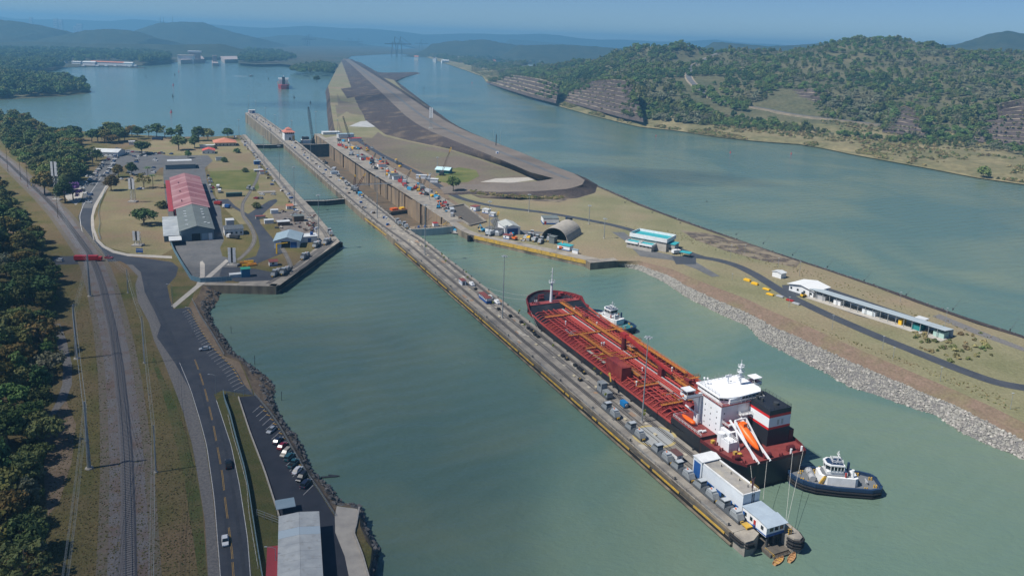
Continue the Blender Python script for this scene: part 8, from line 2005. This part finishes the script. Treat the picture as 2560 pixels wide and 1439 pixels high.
for i, (b, ty) in enumerate((((145,545),480),((70,470),400),((20,430),345),((52,450),392))): pole('thin wooden pole along the upper railway, %s from the crossing' % ORD[i], b, ty, .2, .12, 'power_pole', False, M_wood)
M_wire = mat('wire', (0.30,0.34,0.36), rough=.5)
def wires(label, posts, offs, ext0, ext1):
    o = thing('power_line', label, 'power line')
    for dz, dx in offs:
        m = MB(); pts = [p+Vector((dx,0,h+dz)) for p, h in posts]; pts = [ext0+Vector((dx*1.2,0,dz*.6))] + pts + ([ext1+Vector((dx,0,dz))] if ext1 else [])
        for a, b in zip(pts, pts[1:]):
            L = (b-a).length; q = [a.lerp(b,k/8)-Vector((0,0,L*.02*4*(k/8)*(1-k/8))) for k in range(9)]
            m.tube(q, .022, 4)
        m.build('wire', M_wire, o)
wires('bundle of power lines strung on the tall steel poles', PA, ((-1,-.4),(-1,.5),(-2.4,-.4),(-2.4,.6),(-4,-.4),(-4,.6)), G(168,1600)+Vector((0,0,14)), G(145,545)+Vector((0,0,17)))
wires('bundle of wires strung on the slim roadside poles', PB, ((-.3,-.5),(-.3,.5),(-1.6,-.4),(-1.6,.4),(-3,0)), G(382,1600)+Vector((0,0,10)), G(225,632)+Vector((0,0,12)))
for i, (b, ty, ax) in enumerate((((540,988),938,-22),((481,832),770,-8),((432,768),712,-10),((690,1430),1370,-18))):
    p = G(*b); h = zat(p, ty); o = thing('street_lamp', 'curved arm street lamp %s' % ('at the lower car park gate','above the angled bays','by the quay track','beside the bottom building')[i], 'street lamp', p); MB().cyl((0,0,0),(0,0,h),.11,.07,8).build('pole', M_steel, o); MB().tube([(0,0,h),(-.9,0,h+.35),(-2.2,0,h+.4)],.05,6).build('arm', M_steel, o); MB().box(-2.7,-2.1,-.12,.12,h+.32,h+.46).build('lamp_head', M_mulew, o)
# leaning rods along the channel shore and lamp posts on the island
for i, (x,y) in enumerate(((1290,380),(1340,399),(1400,426),(1450,449),(1562,507),(1630,532),(1700,558),(1840,587),(1908,609),(1981,638),(2068,668),(2160,702),(2265,738),(2382,774),(2525,826))):
    o = thing('leaning_rod', 'slender rod leaning over the channel shore, %s from the dam end' % ORD[i], 'rod', G(x,y), 0, 'leaning shore rods'); MB().cyl((0,0,-.2),(5.6,3.5,5.4),.10,.06,5).build('rod', M_dsteel, o); MB().cyl((0,0,-.2),(0,0,1),.3,.25,8).build('socket', M_dsteel, o)
for i, (b, ty) in enumerate((((1826,646),612),((1862,634),612),((1945,668),645),((1998,690),655),((2362,818),770),((2250,755),730),((1972,768),742),((2080,823),788),((2206,874),840),((2350,952),918),((2526,1022),982),((2232,900),868),((1830,700),684))):
    p = G(*b); h = zat(p, ty); o = thing('island_lamp', 'thin lamp post on the island grass, %s from the teal building' % ORD[i], 'lamp post', p, 0, 'island lamp posts'); MB().cyl((0,0,0),(0,0,h),.1,.07,6).build('pole', M_steel, o); MB().cbox((0,0,h),(.8,.4,.14)).build('lamp_head', M_mulew, o)
for i, (b, ty) in enumerate((((578,833),816),((637,911),888),((704,1000),978))):
    p = G(*b,CANAL_Z); h = zat(p, ty); o = thing('mooring_pile', 'thin dark pile standing in the bay, %s from the quay' % ORD[i], 'pile', p, 0, 'piles in the bay'); MB().cyl((0,0,-2),(0,0,h),.12,.1,6).build('shaft', M_dsteel, o); MB().cyl((0,0,h*.8),(0,0,h*.84),.16,.16,6).build('band', M_wood, o)
sh_b = thing('drowned_shrub', 'dark half sunken object off the bay rocks', 'debris', G(822,1192,CANAL_Z)); MB().cbox((0,0,.1),(5,.7,.35),.2).build('log', M_dsteel, sh_b); MB().cbox((1.4,.8,.1),(3.4,.5,.3),-.1).build('log', M_dsteel, sh_b)
bo = thing('small_dinghy', 'small pale dinghy poking out from under the canopy', 'boat', G(701,1262), R(8)); MB().loft([[(-.7*w,y,.6),(-.5*w,y,.1),(.5*w,y,.1),(.7*w,y,.6)] for y, w in ((-1.6,1),(.6,1),(1.6,.5),(2,.05))]).build('hull', M_pipe, bo); MB().box(-.6,.6,-.3,0,.45,.52).build('thwart', M_wood, bo)
# --- buoys
def buoy(label, b, z, s, c):
    o = thing('channel_buoy', label, 'buoy', G(*b,z), 0, 'channel buoys'); MB().cyl((0,0,-.3*s),(0,0,.6*s),1.1*s,1.1*s,10).build('float', c, o); MB().cyl((0,0,.6*s),(0,0,2.6*s),.6*s,.25*s,8).build('tower', c, o); MB().cbox((0,0,2.9*s),(.5*s,.5*s,.5*s)).build('lantern', M_dsteel, o)
M_bred = mat('buoy_red',(0.45,0.03,0.04),rough=.5)
for i, (x,y,s,c) in enumerate(((428,282,1.9,0),(432,242,1.9,1),(433,214,1.9,0),(437,188,1.9,1),(447,180,1.9,0),(365,193,1.5,1),(735,245,2,1),(671,198,1.8,1),(667,180,1.6,1),(776,258,1.6,1))): buoy('%s buoy on the far lake, %s of the line' % (('red','dark')[c], ORD[i]), (x,y), LAKE_Z, s, (M_bred,M_dsteel)[c])
for i, (x,y,s,c) in enumerate(((1826,382,.9,0),(1978,385,.9,0),(1767,504,.5,1),(1640,340,.8,0),(1180,208,1.4,0),(1060,221,1.4,1))): buoy('%s buoy in the right channel, %s from the near side' % (('red','dark')[c], ORD[i]), (x,y), CANAL_Z, s, (M_bred,M_dsteel)[c])
# ================================================================ FAR THINGS
def block(name, label, b, D, ty, w, dep, mt, cat='building', z=-12, parts=()):
    p = GD(*b, D); p.z = z; h = max(3, zat(p, ty)); o = thing(name, label, cat, p); MB().box(-w/2,w/2,0,dep,-4,h).build('wall', mt, o); MB().box(-w/2*1.01,w/2*1.01,-.01*dep,dep*1.01,h,h*1.02+.3).build('roof', M_concl, o)
    return o, h
M_tower = mat('far_tower', (0.40,0.40,0.40), rough=.8)
for i, (x, ty, w, D) in enumerate(((79,45,34,9500),(140,48,42,9000),(153,50,40,9000),(199,60,60,9000),(190,66,50,9200))):
    o, h = block('tower_block', 'pale city tower on the far left skyline, %s from the left' % ORD[i], (x,90), D, ty, w, 30, M_tower, 'tower'); o['group'] = 'skyline towers'
    for k in range(5): MB().box(-w/2*.9,w/2*.9,-1,0,h*(.3+.13*k),h*(.33+.13*k)).build('window_band', M_glass, o)
for i, (x, y, ty, w) in enumerate(((190,160,155,30),(222,164,156,42),(268,163,156,120),(320,165,158,30),(155,158,154,24))):
    p = G(x,y,-12); o = thing('dock_building', 'far dock building on the lake shore, %s from the left' % ORD[[4,0,1,2,3].index(i)], 'building', p, 0, 'far dock buildings'); h = max(5,zat(p,ty)); MB().box(-w/2,w/2,0,18,-2,h).build('wall', M_white, o); MB().add([(-w/2-1,-1,h),(w/2+1,-1,h),(w/2+1,9,h*1.35),(-w/2-1,9,h*1.35),(w/2+1,19,h),(-w/2-1,19,h)],[(0,1,2,3),(3,2,4,5)]).build('roof', M_orr if i == 2 else M_wr, o)
for i, x in enumerate((205,240,262,285,310,335)):
    o = thing('dock_launch', 'small vessel at the far dock, %s from the left' % ORD[i], 'boat', G(x,167.5,LAKE_Z), R(90), 'vessels at the far dock'); MB().loft([[(-3,y,0),(-3.6*w,y,2.6),(3.6*w,y,2.6),(3,y,0)] for y, w in ((-14,1),(6,1),(12,.6),(15,.1))]).build('hull', M_navy, o); MB().box(-2.4,2.4,-10,0,2.6,7).build('cabin', M_white, o)
o = thing('far_jetty','long dark jetty at the far dock','jetty',G(250,167,LAKE_Z)); MB().box(-130,150,0,12,0,2.2).build('deck', M_concd, o)
# distant lock complex
dl = thing('distant_locks','distant lock complex at the head of the lake','lock wall',G(540,160,LAKE_Z),R(20))
M_mlk = mat('distant_concrete',(0.36,0.30,0.28),(0.28,0.24,0.23),.02,.9)
for nm, x0,x1,y,dp,h in (('left_wall',452,512,160,200,16),('right_wall',562,640,158,200,15)):
    a, b = G(x0,y,LAKE_Z), G(x1,y-2,LAKE_Z); 
    q = tag(MB().prism([(a.x,a.y),(b.x,b.y),(b.x-150,b.y+350),(a.x-150,a.y+350)],LAKE_Z-2,LAKE_Z+h).build('lock_wall', M_mlk), 'distant concrete lock wall, %s one across the lake' % ('left' if x0 < 500 else 'right'), 'lock wall')
col.objects.unlink(dl); bpy.data.objects.remove(dl)
a = G(539,166,LAKE_Z); cwm = thing('lock_wall','distant narrow centre pier of the far locks','lock wall',a,R(22)); MB().prism([(-11,0),(11,0),(9,260),(-9,260)],-2,12).build('pier', M_mlk, cwm); MB().box(-8,8,120,150,12,36).build('pier_tower', M_mlk, cwm); MB().box(-6,6,180,200,12,30).build('pier_tower', M_mlk, cwm)
a = G(487,158,LAKE_Z); o = thing('control_tower','distant lock control building at the lake head','building',a,R(20)); MB().box(-22,22,10,40,0,42).build('wall', M_mlk, o); MB().box(-26,26,6,44,42,48).build('roof', M_white, o)
a = G(455,160,LAKE_Z); o = thing('distant_hall','long pale hall beside the distant locks','building',a,R(10)); MB().box(-30,30,60,90,0,30).build('wall', M_white, o); MB().box(-32,32,58,92,30,33).build('roof', M_concl, o)
for i, (x0,x1,y) in enumerate(((510,540,150),(541,566,150))):
    a, b = G(x0,y,LAKE_Z), G(x1,y,LAKE_Z); o = thing('mitre_gate','distant dark lock gate, %s of the far pier' % ('left','right')[i],'lock gate'); MB().beam(a+Vector((0,0,6)),b+Vector((0,0,6)),10,12).build('gate_leaf', M_gate, o)
# bridge and port cranes near the horizon
br = thing('arch_bridge','faint steel arch bridge on the horizon','bridge'); D = 12500
dk = [GD(x,y,D) for x,y in ((870,101),(940,100),(980,99.5),(1030,99.5),(1080,101),(1120,103))]
m = MB()
for p, q in zip(dk, dk[1:]): m.beam(p,q,14,7)
m.build('deck', M_dsteel, br)
ar_ = [GD(940+90*k/12, 100-9.5*math.sin(math.pi*k/12), D) for k in range(13)]; m = MB()
for p, q in zip(ar_, ar_[1:]): m.beam(p,q,8,7)
m.build('arch', M_dsteel, br); m = MB()
for k in range(1,12): 
    q = Vector(ar_[k]); e = q.copy(); e.z = GD(985,99.6,D).z; m.beam(q,e,3)
m.build('hangers', M_dsteel, br); m = MB()
for x in (890,915,940,1030,1060,1090): p = GD(x,100.5,D); m.beam(p,Vector((p.x,p.y,-30)),9)
m.build('piers', M_dsteel, br)
for i, (x,y,ty,D) in enumerate(((985,120,92,5200),(999,120,92,5300),(870,110,96,7800),(877,110,96,7800),(895,110,96,7800),(766,112,88,7000),(771,112,86,7000),(1052,112,98,7000))):
    p = GD(x,y,D); p.z = -10; h = zat(p,ty); o = thing('port_crane','distant port gantry crane, %s along the horizon' % ORD[sorted((985,999,870,877,895,766,771,1052)).index(x)],'crane',p,0,'port cranes'); k = h/60
    for a in (-8,8): MB().beam((a*k,0,0),(a*k*.6,0,h*.72),2.4*k).build('leg', M_dsteel, o)
    MB().beam((-30*k,0,h*.62),(38*k,0,h*.62),3*k).build('boom', M_dsteel, o); MB().beam((0,0,h*.62),(3*k,0,h),2.4*k).build('apex_mast', M_dsteel, o); MB().beam((3*k,0,h),(36*k,0,h*.63),1*k).build('stay', M_dsteel, o)
for i, (x,ty) in enumerate(((401,40),(409,43),(432,40))):
    p = GD(x,55,6200); o = thing('radio_mast','thin radio mast on the flat topped hill, %s from the left' % ORD[i],'mast',Vector((p.x,p.y,p.z-8)),0,'radio masts'); h = zat(p,ty)+8; MB().cyl((0,0,0),(0,0,h),2.0,.9,6).build('shaft', M_dsteel, o); MB().cyl((0,0,h*.6),(0,0,h*.62),3,3,6).build('platform', M_dsteel, o)
for i in range(26):
    x = rnd.choice([rnd.uniform(0,700),rnd.uniform(1040,1240),rnd.uniform(400,560)]); y = 86+rnd.uniform(8,26)+(x-1280)*.012+(10 if x < 300 else 4); D = rnd.uniform(3900,4400)
    p = GD(x,y+14,D); p.z = -8+rnd.uniform(0,10); o = thing('far_building','pale far building among the trees, %s from the left of the horizon' % TO[i],'building',p,rnd.uniform(0,1.5),'far buildings'); w = rnd.uniform(14,40); h = rnd.uniform(7,16); MB().box(-w/2,w/2,0,w*.5,-6,h).build('wall', M_white, o); MB().add([(-w/2-1,-1,h),(w/2+1,-1,h),(w/2+1,w*.25,h*1.4),(-w/2-1,w*.25,h*1.4),(w/2+1,w*.5+1,h),(-w/2-1,w*.5+1,h)],[(0,1,2,3),(3,2,4,5)]).build('roof', rnd.choice([M_orr,M_wr,M_wr]), o)
bs_ = sorted([o for o in col.objects if o.name.startswith('far_building')], key=lambda o: proj(o.location)[0])
for i, o in enumerate(bs_): o['label'] = 'pale far building among the trees, %s from the left of the horizon' % TO[i]
for n2, y0, y1 in (('far_quay',(900,150),0),): pass
# ================================================================ AIR
def volume_mat(name, color, density, aniso=0.0):
    m = bpy.data.materials.new(name); m.use_nodes = True
    N, L = m.node_tree.nodes, m.node_tree.links
    N.remove(N['Principled BSDF'])
    v = N.new('ShaderNodeVolumePrincipled')
    v.inputs['Color'].default_value = color + (1,)
    v.inputs['Density'].default_value = density
    v.inputs['Anisotropy'].default_value = aniso
    L.new(v.outputs[0], [n for n in N if n.type == 'OUTPUT_MATERIAL'][0].inputs['Volume'])
    return m
hz = MB().box(-13000, 13000, -400, 13500, -32, 240).build('haze', volume_mat('haze', (0.24, 0.61, 0.95), 0.00016, 0.2))
structure(hz, 'stuff', 'pale blue haze filling the air over canal and hills')
def cloud(label, gx, gy, rx, ry, rz, dens, alt=900, seed=0):
    c = Vector((gx,gy,0)) + sdir*(alt/sdir.z); bm = bmesh.new(); bmesh.ops.create_icosphere(bm, subdivisions=4, radius=1.0)
    for v in bm.verts:
        k = 1+.45*noise.noise(v.co*1.3+Vector((seed*5,0,0)))+.25*noise.noise(v.co*3.1+Vector((0,seed*3,0))); v.co = Vector((v.co.x*rx*k, v.co.y*ry*k, v.co.z*rz*k*(1 if v.co.z > 0 else .5)))
    me = bpy.data.meshes.new('cloud'); bm.to_mesh(me); bm.free(); me.materials.append(volume_mat('cloud', (0.95,0.96,0.98), dens)); o = mkobj('cloud', me, None, c); structure(o, 'structure'); return o
cloud('a', -235, 170, 270, 320, 90, .0060, 900, 1)
cloud('d', -250, 620, 200, 260, 60, .0018, 900, 4)
cloud('b', -330, 1560, 210, 110, 50, .007, 900, 2)
cloud('c', 130, 800, 120, 60, 40, .007, 900, 3)
